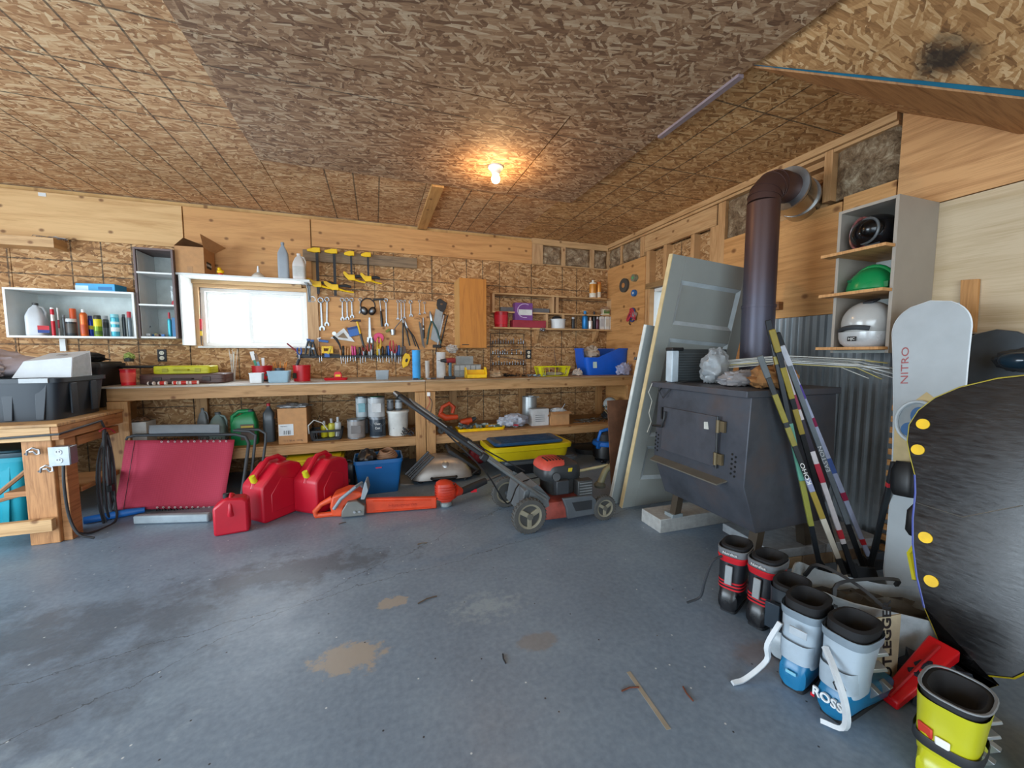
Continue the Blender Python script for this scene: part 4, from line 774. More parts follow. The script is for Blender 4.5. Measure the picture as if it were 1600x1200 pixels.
# ---- black wire rack with sockets
x0 = P('d', 340, 900, Y=YB-.05).x; x1 = P('d', 600, 900, Y=YB-.05).x; zt2 = P('d', 470, 705, Y=YB-.05).z
r = T('wire_rack', 'black wire rack holding rows of chrome sockets on the wall', 'rack', ((x0+x1)/2, YB-.05, ZB)); W = (x1-x0)/2; mb = M()
for s in (-1, 1): mb.cyl((s*W, .04, 0), (s*W, .04, zt2-ZB), .004, n=6); mb.cyl((s*W, -.03, 0), (s*W, -.03, zt2-ZB-.1), .003, n=6)
mb.cyl((-W, .04, zt2-ZB), (W, .04, zt2-ZB), .003, n=6); B('frame', mb, BLK, r)
for j, (yy, n, kk) in enumerate(((785, 13, 0), (868, 14, 1), (950, 12, 2))):
    z = P('d', 470, yy, Y=YB-.05).z-ZB; mb = M()
    for yq in (-.03, 0, .035): mb.cyl((-W, yq, z), (W, yq, z), .0025, n=6)
    for i in range(10): mb.cyl((-W+2*W*i/9, -.03, z), (-W+2*W*i/9, .035, z), .0018, n=5)
    mb.cyl((-W, -.03, z+.02), (W, -.03, z+.02), .002, n=6); B('wire_shelf', mb, BLK, r)
    for i in range(n):
        if (j == 0 and i in (9,)) or (j == 1 and i > 5 and i % 2): continue
        xx = -W+.02+(2*W-.04)*i/(n-1); hh = .035+.012*((i*7) % 3) if j < 2 else .03+.008*(i % 3)
        o = B('socket', M().lathe([(.008, 0), (.0085, hh*.5), (.007, hh*.55), (.007, hh)], n=10), CHR if (j, i > 8) != (0, False) else STEEL, None, (r.location.x+xx, r.location.y+.0, r.location.z+z+.003))
        tag(o, f'small {"chrome" if j else "dark steel"} socket standing on the {("upper", "middle", "lower")[j]} tier of the wire rack', 'socket', f'sockets on the {("upper", "middle", "lower")[j]} tier of the wire rack')
for a, (p0_, p1_, lb) in enumerate((((430, 848), (560, 828), 'chrome ratchet lying across the middle tier of the wire rack'), ((395, 885), (600, 915), 'long chrome breaker bar lying across the lower tier of the wire rack'))):
    A0 = P('d', *p0_, Y=YB-.085); A1 = P('d', *p1_, Y=YB-.085); d = A1-A0; rr = T('ratchet', lb, 'ratchet', A0); B('bar', M().tube([(0, 0, 0), d*.6, d], [.004, .005, .007]), CHR, rr); B('head', M().lathe([(.013, -.006), (.013, .006)], rot=(R(90), 0, 0), n=12), CHR, rr)

# ---------------------------------------------------------------- things on the benches
def base(v, x, y, z=0): return P(v, x, y, Z=z)
def loose(name, label, cat, mb, mt, x, y, z, rz=0, **k): return tag(B(name, mb, mt, None, (x, y, z), (0, 0, rz), **k), label, cat)
YA = 4.12
tub('f', 145, 148, 258, 252, YA, ZB, '#d9152a', 'bright red plastic tub with a pale label at the left end of the bench', lab='#e8554c', lid='#b8202a')
def toolcase(v, x0, y0, x1, y1, Y, z, d_, col, lcol, label, name='tool_case', latches=2):
    X_, _, W_, H_ = fit(v, x0, y0, x1, y1, Y, z); r = T(name, label, 'case', (X_, Y+d_/2, z)); mt = mat(col, .45)
    B('lower_shell', M().loft([rrect(W_*k, d_*k2, H_*t, .22, 32) for k, k2, t in ((.97, .95, 0), (1, 1, .08), (1, 1, .45))]), mt, r)
    B('upper_shell', M().loft([rrect(W_*k, d_*k2, H_*t, .22, 32) for k, k2, t in ((1, 1, .47), (1, 1, .9), (.97, .95, 1.))]), mt, r)
    for i in range(latches): s = -.28+.56*i/(max(1, latches-1)); B('latch', M().bb((W_*(s-.05), -d_/2-.006, H_*.25), (W_*(s+.05), -d_/2+.002, H_*.7)), mat(lcol, .4), r, bev=.002)
    B('handle', M().tube([(-W_*.13, -d_/2, H_*.5), (-W_*.12, -d_/2-.02, H_*.52), (W_*.12, -d_/2-.02, H_*.52), (W_*.13, -d_/2, H_*.5)], .006), mat(lcol), r); return r, H_
toolcase('f', 262, 178, 815, 240, 4.16, ZB, .30, '#5b4440', '#3a2b2a', 'long dark brown tool case lying on the left bench'); zq = fit('f', 262, 178, 815, 240, 4.16, ZB)[3]
toolcase('f', 350, 128, 720, 182, 4.20, ZB+zq, .22, '#c8c81a', '#a9a516', 'yellow green power tool case on top of the brown case')
for i, (a, b1, c) in enumerate(((320, 365, '#2a2224'), (385, 440, '#c92a24'), (475, 510, '#d8342a'), (517, 575, '#d0302a'), (582, 640, '#c84438'))):
    X_, _, W_, _ = fit('f', a, 228, b1, 250, 4.04, ZB); r = T('tape_roll', ('small white and dark roll at the left in front of the brown case', 'second small roll, red and white, in front of the brown case', 'third small red roll in front of the brown case', 'fourth small red roll in front of the brown case', 'long red roll at the right of the row before the brown case')[i], 'roll', (X_, 4.05, ZB), .1*(i-2), 'small rolls in a row on the left bench')
    B('roll', M().lathe([(.005, -W_/2), (.015, -W_/2), (.0155, W_/2), (.005, W_/2)], rot=(0, R(90), 0), c=(0, 0, .0155), n=14), mat('#e8ddd6'), r); B('band', M().lathe([(.0162, -W_*.25), (.0162, W_*.3)], rot=(0, R(90), 0), c=(0, 0, .0162), n=14), mat(c), r)
# zip ties
p = base('f', 862, 225, ZB) if False else Vector((P('f', 862, 225, Y=4.4).x, 4.4, ZB)); r = T('zip_tie_bunch', 'bunch of white zip ties standing upright behind the bench clutter', 'zip ties', p)
for i in range(9): a = i*.7; B('tie', M().tube([(.012*math.cos(a), .012*math.sin(a), 0), (.016*math.cos(a)+.003*(i-4), .02*math.sin(a), .13), (.03*math.cos(a)+.006*(i-4), .03*math.sin(a), .26+.02*(i % 3))], .0022, 5), mat('#d9d9d2', .4), r)
rb_ = tub('f', 970, 125, 1110, 215, 4.34, ZB, '#b8101e', 'dark red round bin holding paint brushes and pencils', 'red_bin', 'bin', opn=True)
p = rb_.location; zbn = p.z
for i, (dx, tx, hh, c, c2) in enumerate(((-.02, -.06, .27, '#e6e8e6', '#2a8c6a'), (.0, -.05, .25, '#7a5a3c', '#6fa0b8'), (.01, .0, .21, '#dcdcd8', '#dcdcd8'))):
    r = T('paint_brush', ('white bladed tool sticking out of the dark red bin', 'brown paint stick leaning in the dark red bin', 'thin white rod beside the brown stick in the red bin')[i], 'brush', (p.x+dx, p.y, zbn+.012))
    B('handle', M().box((tx*.35, 0, hh*.35), (.02, .006, hh*.7), (0, math.atan2(tx, hh), 0)), mat(c2), r); B('blade', M().box((tx*.85, 0, hh*.85), (.034 if i == 0 else .024, .005, hh*.3), (0, math.atan2(tx, hh), 0)), mat(c), r)
def crate(name, label, cat, v, x0, y0, x1, y1, Y, z, d_, col, tap=.86, rim=.006, alpha=None, wall=.003, rz=0, k=.2, group=None, shell=None, rough=.4):
    X_, _, W_, H_ = fit(v, x0, y0, x1, y1, Y, z); r = T(name, label, cat, (X_, Y+d_/2, z), rz, group); mt = mat(col, rough, 0, .08, 6, alpha=alpha)
    ks = [(tap, 0), (1-rim/W_, .93), (1, .93), (1, 1), (1-2*wall/W_-.02, 1), (tap-.03, .03)]
    B(shell or 'shell', M().loft([rrect(W_*a, d_*a, H_*t, k, 32) for a, t in ks]), mt, r); return r, W_, H_
r, _, _ = crate('white_tub', 'small white square plastic tub on the left bench', 'tub', 'f', 950, 172, 1042, 240, 4.04, ZB, .09, '#e3e8ea')
p = Vector((P('f', 1080, 200, Y=4.14).x, 4.14, ZB)); r = T('toy_parts', 'heap of black and green small parts beside the white tub', 'parts', p)
for i in range(10): B('small_part', M().box((random.uniform(-.03, .04), random.uniform(-.02, .02), .015+.008*i), (.05, .012, .014), (random.random(), random.random(), i*1.3)), mat(('#1b1d1e', '#2e6b2f', '#141516')[i % 3]), r)
r, _, _ = crate('clear_bin', 'shallow clear bluish plastic bin with odds and ends', 'bin', 'f', 1062, 160, 1212, 243, 4.02, ZB, .12, '#a8c8d8', alpha=.55)
for i in range(14): B('odd_piece', M().box((random.uniform(-.07, .07), random.uniform(-.03, .03), .012+.004*(i % 4)), (.03, .012, .012), (0, random.random(), i)), mat(('#3c6c9c', '#c8c8c4', '#2b3338', '#7aa0b4')[i % 4]), r)
mb = M()
for i in range(9): a = i*.8; mb.cyl((.015*math.cos(a), .015*math.sin(a), .01), (.06*math.cos(a), .03*math.sin(a), .155+.01*(i % 3)), .0035, n=6)
tub('b', 858, 1175, 940, 1230, 4.36, ZB, '#3b4a56', 'dark cup full of orange pencils behind the clear bin', 'pencil_cup', 'cup', opn=True); X_ = P('b', 900, 1150, Y=4.36).x
tag(B('pencils', mb, mat('#d98a2c', .5), None, (X_, 4.36, ZB+.01)), 'orange pencils fanned out in the dark cup', 'pencils', kind='stuff')
rb2 = tub('g', 388, 122, 508, 222, 4.20, ZB, '#c4101f', 'large red round bin at the middle of the left bench', 'red_bin', 'bin', opn=True, lab=None)
p = rb2.location; B('label_sheet', M().box((-.055, -.055, .055), (.05, .004, .05), (0, 0, -.8)), mat('#2c3a2c'), rb2)
r = T('long_driver', 'black and blue long screwdriver standing in the large red bin', 'screwdriver', (p.x-.02, p.y, p.z+.01)); B('handle', M().tube([(-.03, 0, .12), (.0, 0, .2)], [.012, .014]), BLK2, r); B('shaft', M().cyl((-.04, 0, 0), (-.03, 0, .13), .004, n=8), CHR, r)
p = Vector((P('g', 660, 200, Y=4.25).x, 4.25, ZB)); r = T('red_tray', 'low red plastic tray with a tool on the left bench', 'tray', p); B('tray', M().loft([rrect(.22*k, .12*k, z_, .3) for k, z_ in ((.9, 0), (1, .022), (.94, .022), (.86, .004))]), RED, r)
r = T('tape_measure', 'red and yellow tape measure resting on the low red tray', 'tape measure', (p.x+.02, p.y-.01, ZB+.023)); B('case', M().prism([(-.035, 0), (.035, 0), (.035, .035), (.02, .06), (-.02, .06), (-.035, .045)], .035), RED2, r, bev=.004); B('label_sheet', M().bb((-.024, -.0195, .012), (.024, -.018, .032)), YEL, r)
r, W_, H_ = crate('screw_box', 'small clear box of blue screws on the left bench', 'box', 'g', 905, 155, 995, 207, 4.15, ZB, .08, '#aebfca', alpha=.45)
mb = M()
for i in range(60): mb.cyl((random.uniform(-.04, .04), random.uniform(-.025, .025), .008+.028*random.random()), (random.uniform(-.04, .04), random.uniform(-.025, .025), .008+.028*random.random()), .0022, n=5)
o = B('screws', mb, mat('#38566e', .35, .7), r); o['kind'] = 'stuff'
X_, _, W_, H_ = fit('g', 1135, 28, 1190, 205, 4.10, ZB, True); r = T('blue_paper_roll', 'upright blue shop towel roll on the bench seam', 'paper roll', (X_, 4.10, ZB)); B('roll', M().lathe([(W_*.2, 0), (W_/2, 0), (W_/2, H_), (W_*.2, H_)], n=24), mat('#3c9fe0', .7), r); B('core', M().lathe([(W_*.2, .001), (W_*.2, H_+.001)], n=14), CARD, r)
tub('c', 1087, 980, 1128, 1085, 4.3, ZB, '#c2bdb5', 'small pale cup between the blue and white paper rolls', 'small_cup', 'cup', opn=True)
X_, _, W_, H_ = fit('c', 1182, 908, 1262, 1085, 4.30, ZB, True); r = T('white_paper_roll', 'upright white paper towel roll behind the cordless drill', 'paper roll', (X_, 4.30, ZB)); B('roll', M().lathe([(W_*.25, 0), (W_/2, 0), (W_/2, H_), (W_*.25, H_)], n=24), mat('#d6dadb', .8), r); B('core', M().lathe([(W_*.25, .001), (W_*.25, H_+.001)], n=14), CARD, r)
X_ = P('c', 1060, 1100, Y=4.05).x
for i, (dx, c) in enumerate(((-.06, '#2f3a44'), (0, '#566a48'), (.07, '#8e9498'), (.12, '#3c3f44'))): loose('hardware_piece', ('dark bit lying at the foot of the blue roll', 'greenish piece beside the dark bit near the blue roll', 'grey scraper lying before the pale cup', 'small dark key lying left of the drill')[i], 'hardware', M().box((0, 0, .008), (.05, .02, .016), (0, 0, i)), mat(c), X_+dx, 4.04+.02*(i % 2), ZB, bev=.003)
# cordless drill
X_ = P('c', 1300, 1100, Y=4.06).x; r = T('cordless_drill', 'red and black cordless drill standing on its battery', 'drill', (X_, 4.06, ZB), .1)
hz = P('c', 1290, 978, Y=4.06).z-ZB; B('battery', M().bb((-.06, -.035, 0), (.045, .035, .028)), BLK2, r, bev=.004); B('grip', M().loft([rrect(.03, .034, z_, .5, 16, cx=x_) for x_, z_ in ((0, .026), (-.005, .07), (.0, hz-.01))]), mat('#4c6a78', .5), r)
B('motor_housing', M().tube([(.05, 0, hz), (.03, 0, hz), (-.045, 0, hz)], [.026, .03, .026], 16), mat('#8c2f30', .45), r); B('chuck', M().tube([(-.045, 0, hz), (-.07, 0, hz), (-.10, 0, hz)], [.024, .019, .014], 14), BLK2, r); B('bit', M().cyl((-.10, 0, hz), (-.135, 0, hz), .003, n=6), CHR, r); B('trigger', M().bb((-.028, -.008, hz-.045), (-.016, .008, hz-.025)), BLK, r)
# parts organisers
X_, _, W_, H_ = fit('c', 1330, 1010, 1552, 1110, 4.32, ZB); r = T('parts_organizer', 'clear grey compartment organizer standing behind the yellow bin', 'organizer', (X_, 4.32, ZB)); B('body', M().bb((-W_/2, -.03, 0), (W_/2, .03, H_)), clear('#9aa3a4', .6), r, bev=.002)
for i in range(5): B('drawer_front', M().bb((-W_/2+W_*(i+.08)/5, -.034, H_*.55), (-W_/2+W_*(i+.92)/5, -.030, H_*.92)), mat('#a9aeae', .35), r, bev=.001)
for i in range(5): B('drawer_front', M().bb((-W_/2+W_*(i+.08)/5, -.034, H_*.08), (-W_/2+W_*(i+.92)/5, -.030, H_*.46)), mat('#8f9696', .35), r, bev=.001)
X2, _, W2, H2 = fit('c', 1340, 925, 1480, 1008, 4.36, ZB+H_); r = T('organizer_box', 'second clear parts box stacked on the grey organizer', 'organizer', (X2, 4.32, ZB+H_+.001)); B('body', M().bb((-W2/2, -.025, 0), (W2/2, .025, H2*.8)), clear('#a8b0b0', .55), r, bev=.002); B('contents', M().blob((0, 0, H2*.35), (W2*.4, .02, H2*.3), 8, .5), mat('#5f686c', .5), r)
tag(B('clear_bag', M().blob((0, 0, .04), (.06, .035, .045), 12, .55, 4), clear('#c9cbc8', .45), None, (P('c', 1310, 880, Y=4.30).x-.0, 4.30, P('c', 1310, 910, Y=4.3).z-.0)), 'crumpled clear plastic bag on top of the white paper roll', 'bag')
# yellow open bin
X_, _, W_, H_ = fit('d', 145, 970, 305, 1055, 4.06, ZB); r = T('yellow_bin', 'yellow open fronted hardware bin on the right bench', 'bin', (X_, 4.10, ZB))
B('shell', M().bb((-W_/2, -.05, 0), (W_/2, .07, .005)).prism([(-.05, 0), (.07, 0), (.07, H_), (-.01, H_), (-.05, H_*.45)], .006, 'yz', (-W_/2+.003, 0, 0)).prism([(-.05, 0), (.07, 0), (.07, H_), (-.01, H_), (-.05, H_*.45)], .006, 'yz', (W_/2-.003, 0, 0)).bb((-W_/2, .064, 0), (W_/2, .07, H_*.75)).bb((-W_/2, -.05, 0), (W_/2, -.044, H_*.35)), YEL, r, bev=.001)
tag(B('paper_bag', M().blob((0, 0, .03), (.07, .05, .045), 21, .5, flat=0), mat('#b39b7c', .7, 0, .15, 20), None, (P('d', 375, 1030, Y=4.15).x, 4.15, ZB)), 'crumpled beige paper bag lying right of the yellow bin', 'bag')
p = Vector((P('d', 510, 1030, Y=4.2).x, 4.2, ZB)); mb = M()
for i in range(26): a = random.uniform(0, 6.28); x_ = random.uniform(-.13, .13); y_ = random.uniform(-.05, .05); mb.cyl((x_-.03*math.cos(a), y_-.02*math.sin(a), .006+.008*(i % 3)), (x_+.03*math.cos(a), y_+.02*math.sin(a), .008+.01*(i % 4)), .005, n=6)
tag(B('bit_heap', mb, mat('#34373a', .4, .6), None, p), 'heap of dark bits and sockets under the wire rack', 'hardware', kind='stuff')
p = Vector((P('d', 690, 1030, Y=4.15).x, 4.15, ZB)); mb = M()
for i in range(30): a = random.uniform(0, 6.28); x_ = random.uniform(-.10, .10); y_ = random.uniform(-.04, .04); mb.box((x_, y_, .007+.006*(i % 3)), (.035, .012, .008), (0, .2, a))
tag(B('hinge_heap', mb, mat('#7f8e96', .4, .6), None, p), 'heap of grey brackets and hinges left of the yellow basket', 'hardware', kind='stuff')
# yellow slotted basket
X_, _, W_, H_ = fit('d', 715, 962, 965, 1032, 4.10, ZB); r = T('yellow_basket', 'shallow yellow slotted plastic basket on the right bench', 'basket', (X_, 4.19, ZB)); mb = M(); D_ = .09
B('base', M().loft([rrect(W_*.84, D_*1.7, z_, .2) for z_ in (0, .006)]), mat('#d8d414'), r); B('rim', M().tube([(p_.x, p_.y, H_-.006) for p_ in rrect(W_, D_*2, 0, .2, 32)], .006, 6, True), mat('#d8d414'), r)
for i in range(46):
    a = rrect(W_*.85, D_*1.72, .004, .2, 46)[i]; b_ = rrect(W_*.99, D_*1.98, H_-.008, .2, 46)[i]; mb.cyl(a, b_, .003, n=4)
B('slats', mb, mat('#d8d414'), r); B('contents', M().blob((0, 0, .02), (W_*.36, .05, .025), 31, .5, flat=.007), mat('#a8a28e', .6), r)
tag(B('white_rag', M().blob((0, 0, .03), (.06, .05, .04), 41, .6, 4, flat=0), mat('#cfc5bb', .8), None, (P('d', 1010, 1000, Y=4.2).x, 4.2, ZB)), 'crumpled white rag between the yellow basket and blue bin', 'rag')
# bare twig loops
r = T('antler_twigs', 'bare brown curved antlers standing behind the yellow basket', 'antlers', (P('d', 930, 950, Y=4.45).x, 4.45, ZB))
for s, e in ((-1, (830, 830)), (1, (1095, 830))):
    tip = P('d', *e, Y=4.45)-r.location; B('beam', M().tube([(0, 0, .012), (s*.05, 0, .02), (tip.x*.75, 0, tip.z*.25), (tip.x*.95, -.01, tip.z*.6), (tip.x, 0, tip.z)], [.01, .009, .008, .006, .003]), mat('#6d5444', .6), r)
    for f_ in (.35, .7): B('tine', M().tube([(tip.x*f_, 0, tip.z*f_*.25+.01), (tip.x*f_*.9+s*.01, -.02, tip.z*f_*.4+.07)], [.006, .002]), mat('#8a7362'), r)
B('skull_plate', M().blob((0, -.0, .03), (.03, .03, .03), 2, .2, flat=0), mat('#b5a592'), r)
# big blue bin with contents
X_, _, W_, H_ = fit('d', 1085, 820, 1430, 1025, 4.14, ZB); r = T('blue_recycling_bin', 'bright blue open fronted bin with a pale sticker in the corner', 'bin', (X_, 4.32, ZB)); D_ = .34
n = 40; rings = []
for k, t in ((.84, 0), (.95, .5), (.985, .93), (1.01, .93), (1.01, 1), (.95, 1), (.8, .03)):
    ring = rrect(W_*k, D_*k, H_*t, .3, n)
    if t > .6:
        for q_ in ring:
            if q_.y < -D_*.3 and q_.x < -W_*.12: q_.z = min(q_.z, H_*.66)
    rings.append(ring)
B('shell', M().loft(rings), mat('#0f5fd2', .4, 0, .05), r); B('sticker', M().box((-W_*.29, -D_*.475, H_*.38), (.05, .003, .075), (-.07, 0, -.05)), mat('#b8d0c8'), r)
tag(B('crumpled_papers', M().blob((0, 0, 0), (.10, .09, .09), 51, .5, 3.5), mat('#b6a592', .8, 0, .15, 15), None, (r.location.x-W_*.22, r.location.y, ZB+H_*.78)), 'crumpled grey brown packing paper inside the blue bin', 'paper')
tag(B('bag_of_bolts', M().blob((0, 0, .06), (.10, .05, .08), 61, .45, 4, flat=0), clear('#b7bfe0', .75), None, (P('d', 1375, 990, Y=4.06).x, 4.06, ZB)), 'clear bluish plastic bag leaning at the foot of the blue bin', 'bag')
tag(B('cap_hook', M().tube([(0, 0, 0), (-.05, 0, .01), (-.06, 0, -.01)], [.022, .016, .01]), STEEL, None, (XR-.03, P('d', 1505, 905, X=XR).y, P('d', 1505, 905, X=XR).z)), 'grey metal hook on the plywood wall beside the blue bin', 'hook')

# tape rolls on the right wall plywood
for i, (a, b1, rad, th, c, lb) in enumerate(((1385, 330, .085, .03, '#4a4a46', 'large dark grey tape roll hung on the plywood corner wall'), (1462, 390, .040, .03, '#2467a8', 'blue tape roll hung below the large dark one'), (1468, 272, .042, .045, '#8a8a72', 'clear and green tape roll hung beside the large dark one'))):
    p = P('d', a, b1, X=XR-.02); r = T('hung_tape_roll', lb, 'tape roll', p, group='tape rolls hung on the corner wall')
    B('roll', M().lathe([(rad*.35, -th), (rad, -th), (rad, -.0), (rad*.35, 0)], ring=True, rot=(0, R(90), 0), n=26), mat(c, .5, alpha=.8 if i == 2 else None), r); B('core', M().lathe([(rad*.28, -th-.002), (rad*.36, -th-.002), (rad*.36, 0), (rad*.28, 0)], rot=(0, R(90), 0), n=20), mat('#c0824a' if i == 0 else '#cfd6d8' if i == 1 else '#4fae6a'), r)
p = P('d', 1450, 560, X=XR-.02); r = T('ratchet_straps', 'tangled red and blue ratchet strap hanging on the plywood corner wall', 'strap', p)
for i in range(6): a = i*1.1; B('strap_loop', M().tube([(-.02-.01*(i % 3), .05*math.cos(t_+a)+.03*math.sin(i), .06*math.sin(t_)+.02*math.cos(a)) for t_ in [k*2*math.pi/12 for k in range(12)]], .009, 5, True), mat('#c23a44' if i % 3 else '#3a4a86', .7), r)
B('buckle', M().box((-.03, -.06, 0), (.03, .05, .06), (.4, 0, 0)), mat('#b8b0b4', .4, .5), r); B('hook', M().tube([(-.02, .03, -.05), (-.025, .05, -.1), (-.02, .03, -.12)], .006), BLK, r)
# ---------------------------------------------------------------- lower shelves
def carton(name, label, v, x0, y0, x1, y1, Y, z, d_, mt, rz=0, opn=False, cat='box'):
    X_, _, W_, H_ = fit(v, x0, y0, x1, y1, Y, z); r = T(name, label, cat, (X_, Y+d_/2, z), rz); W = W_/2; D = d_/2; t = .004
    if opn:
        B('carton', M().bb((-W, -D, 0), (W, -D+t, H_)).bb((-W, D-t, 0), (W, D, H_)).bb((-W, -D+t, 0), (-W+t, D-t, H_)).bb((W-t, -D+t, 0), (W, D-t, H_)).bb((-W+t, -D+t, 0), (W-t, D-t, t)), mt, r)
        B('flap', M().add([(-W, -D, H_), (-W, D, H_), (-W-.03, D, H_-.05), (-W-.03, -D, H_-.05)], [(0, 1, 2, 3)]), CARDD, r); B('flap', M().add([(-W, -D, H_), (W, -D, H_), (W+.02, -D-.05, H_-.02), (-W+.02, -D-.05, H_-.02)], [(0, 1, 2, 3)]), CARD, r)
        B('flap', M().add([(-W, D, H_), (W, D, H_), (W-.03, D+.02, H_+.05), (-W-.03, D+.02, H_+.05)], [(0, 1, 2, 3)]), CARDD, r)
    else: B('carton', M().bb((-W, -D, 0), (W, D, H_)), mt, r, bev=.002)
    return r, W, D, H_
r, W, D, H_ = carton('white_carton', 'small white carton with an open cluttered top at the left end of the shelf', 'f', 185, 480, 320, 590, 4.05, ZS, .16, mat('#d4d6d2', .5)); B('contents', M().blob((0, 0, H_+.01), (W*.9, D*.8, .02), 71, .5, flat=H_+.001), mat('#7a5a40'), r)
tag(B('orange_pliers', M().tube([(-.12, 0, .01), (-.02, 0, .03), (.05, 0, .035)], [.012, .012, .008]).tube([(.05, 0, .035), (.22, 0, .06)], .007), mat('#d05a20'), None, (P('f', 470, 490, Y=4.2).x, 4.2, P('f', 470, 520, Y=4.2).z-.04)), 'orange handled cutter with a long rod above the grey arm rest', 'cutter')
X_, _, W_, H_ = fit('f', 630, 390, 705, 480, 4.42, ZS, True); jug(X_, 4.42, ZS, W_, H_, '#8a8f90', '#6e7374', 'grey jug at the back of the shelf behind the leaf green one', True)
X_, _, W_, H_ = fit('f', 700, 405, 830, 600, 4.22, ZS); r = jug(X_, 4.22, ZS, .13, H_*.95, '#7e9490', '#5d6668', 'grey green jug with arched handle left of the green jug', True)
X_, _, W_, H_ = fit('f', 842, 400, 1020, 630, 4.12, ZS); r = T('green_jug', 'dark green jug with a moulded handle and printed label', 'jug', (X_, 4.12, ZS)); mt = mat('#12824a', .35, 0, .05)
B('body', M().loft([rrect(W_*k, .11*k2, H_*t, .35, 28, cx=cx_) for k, k2, t, cx_ in ((.96, .96, 0, 0), (1, 1, .04, 0), (1, 1, .62, 0), (.8, .9, .8, .005), (.3, .5, .93, .05), (.25, .4, .94, .05))]), mt, r)
B('handle', M().tube([(-W_*.45, 0, H_*.6), (-W_*.44, 0, H_*.82), (-W_*.2, 0, H_*.95), (W_*.2, 0, H_*.96)], [.02, .018, .018, .02], 10), mt, r); B('cap', M().lathe([(.024, H_*.93), (.024, H_*1.0)], c=(.05, 0, 0), n=18), DGR, r)
B('label_sheet', M().bb((-.02, -.0575, H_*.15), (W_*.42, -.0558, H_*.6)), mat('#5a4a40'), r); B('label_stripe', M().bb((-.015, -.0585, H_*.5), (W_*.38, -.0576, H_*.56)), mat('#c9b64a'), r)
X_, _, W_, H_ = fit('f', 1040, 360, 1125, 605, 4.18, ZS); jug(X_, 4.18, ZS, W_*.95, H_, '#3e464c', '#b5202c', 'dark grey oil jug with red cap beside the cardboard box', False, d_=.08, taper=.75, name='oil_jug')
r, W, D, H_ = carton('cardboard_box', 'tall cardboard box with white shipping label and plastic on top', 'g', 293, 392, 485, 622, 4.0, ZS, .28, CARD)
B('shipping_label', M().bb((-W*.96, -D-.0015, H_*.24), (W*.05, -D-.0005, H_*.56)), mat('#cfd5d8'), r)
for i in range(11): B('bar_code', M().bb((-W*.65+i*.006*(1+.3*(i % 2)), -D-.0022, H_*.27), (-W*.65+i*.006*(1+.3*(i % 2))+.0028, -D-.0016, H_*.38)), BLK, r) if i < 9 else None
text('12 X 750 mL  14.4 kg', .021, mat('#4a3524'), r, (0, -D-.001, H_*.09), FRONT, sx=.85); text('PREMIUM', .013, BLK, r, (-W*.6, -D-.002, H_*.5), FRONT)
B('plastic_wrap', M().blob((0, 0, H_+.008), (W*1.1, D, .018), 81, .6, 5, flat=H_+.001), clear('#c8ccd0', .75), r); B('flap', M().add([(-W, -D, H_), (-W, D, H_), (-W-.03, D, H_-.09), (-W-.03, -D, H_-.09)], [(0, 1, 2, 3)]), CARD, r)
# dark basket with bottles
X_, _, W_, H_ = fit('g', 490, 530, 705, 603, 4.02, ZS); r = T('dark_basket', 'dark perforated plastic basket with spray bottles in it', 'basket', (X_, 4.13, ZS)); D_ = .2; mb = M()
B('base', M().loft([rrect(W_*.88, D_*.9, z_, .2) for z_ in (0, .02)]), BLK2, r); B('rim', M().loft([rrect(W_*k, D_*k, z_, .2, 32) for k, z_ in ((.97, H_*.8), (1.01, H_*.8), (1.02, H_), (.95, H_), (.95, H_*.8))], cap=False), BLK2, r)
for i in range(44): mb.cyl(rrect(W_*.89, D_*.91, .015, .2, 44)[i], rrect(W_*.97, D_*.97, H_*.82, .2, 44)[i], .0035, n=4)
B('slats', mb, BLK2, r)
for i, (xx, yt, c, lb) in enumerate(((585, 470, '#c2b823', 'yellow green bottle at the left in the dark basket'), (630, 455, '#c9c64a', 'yellowish bottle in the middle of the dark basket'), (670, 445, '#b9bdbb', 'pale grey bottle at the right in the dark basket'))):
    p = P('g', xx, yt, Y=4.13); spray(p.x, 4.13, ZS+.021, .06, p.z-ZS-.021, c, '#b5b9ba', lb, capw=.4, caph=.25, mtl=.1, name='basket_bottle', cat='bottle')
tag(B('clear_hose', M().tube([(-.09, 0, .02), (-.09, -.02, .10), (-.04, -.03, .15), (.03, -.03, .12), (.07, -.02, .05)], .006, 8), mat('#b8bab6', .3), None, (P('g', 560, 540, Y=4.04).x, 4.02, P('g', 560, 560, Y=4.02).z)), 'clear curved hose arching over the front of the dark basket', 'hose')
tag(B('bent_rod', M().tube([(-.0, 0, .0), (.02, 0, .12), (.07, 0, .17), (.08, 0, .2)], .003, 6), BLK2, None, (P('g', 490, 490, Y=4.33).x+.02, 4.33, ZS)), 'thin bent dark rod standing behind the cardboard box', 'rod')
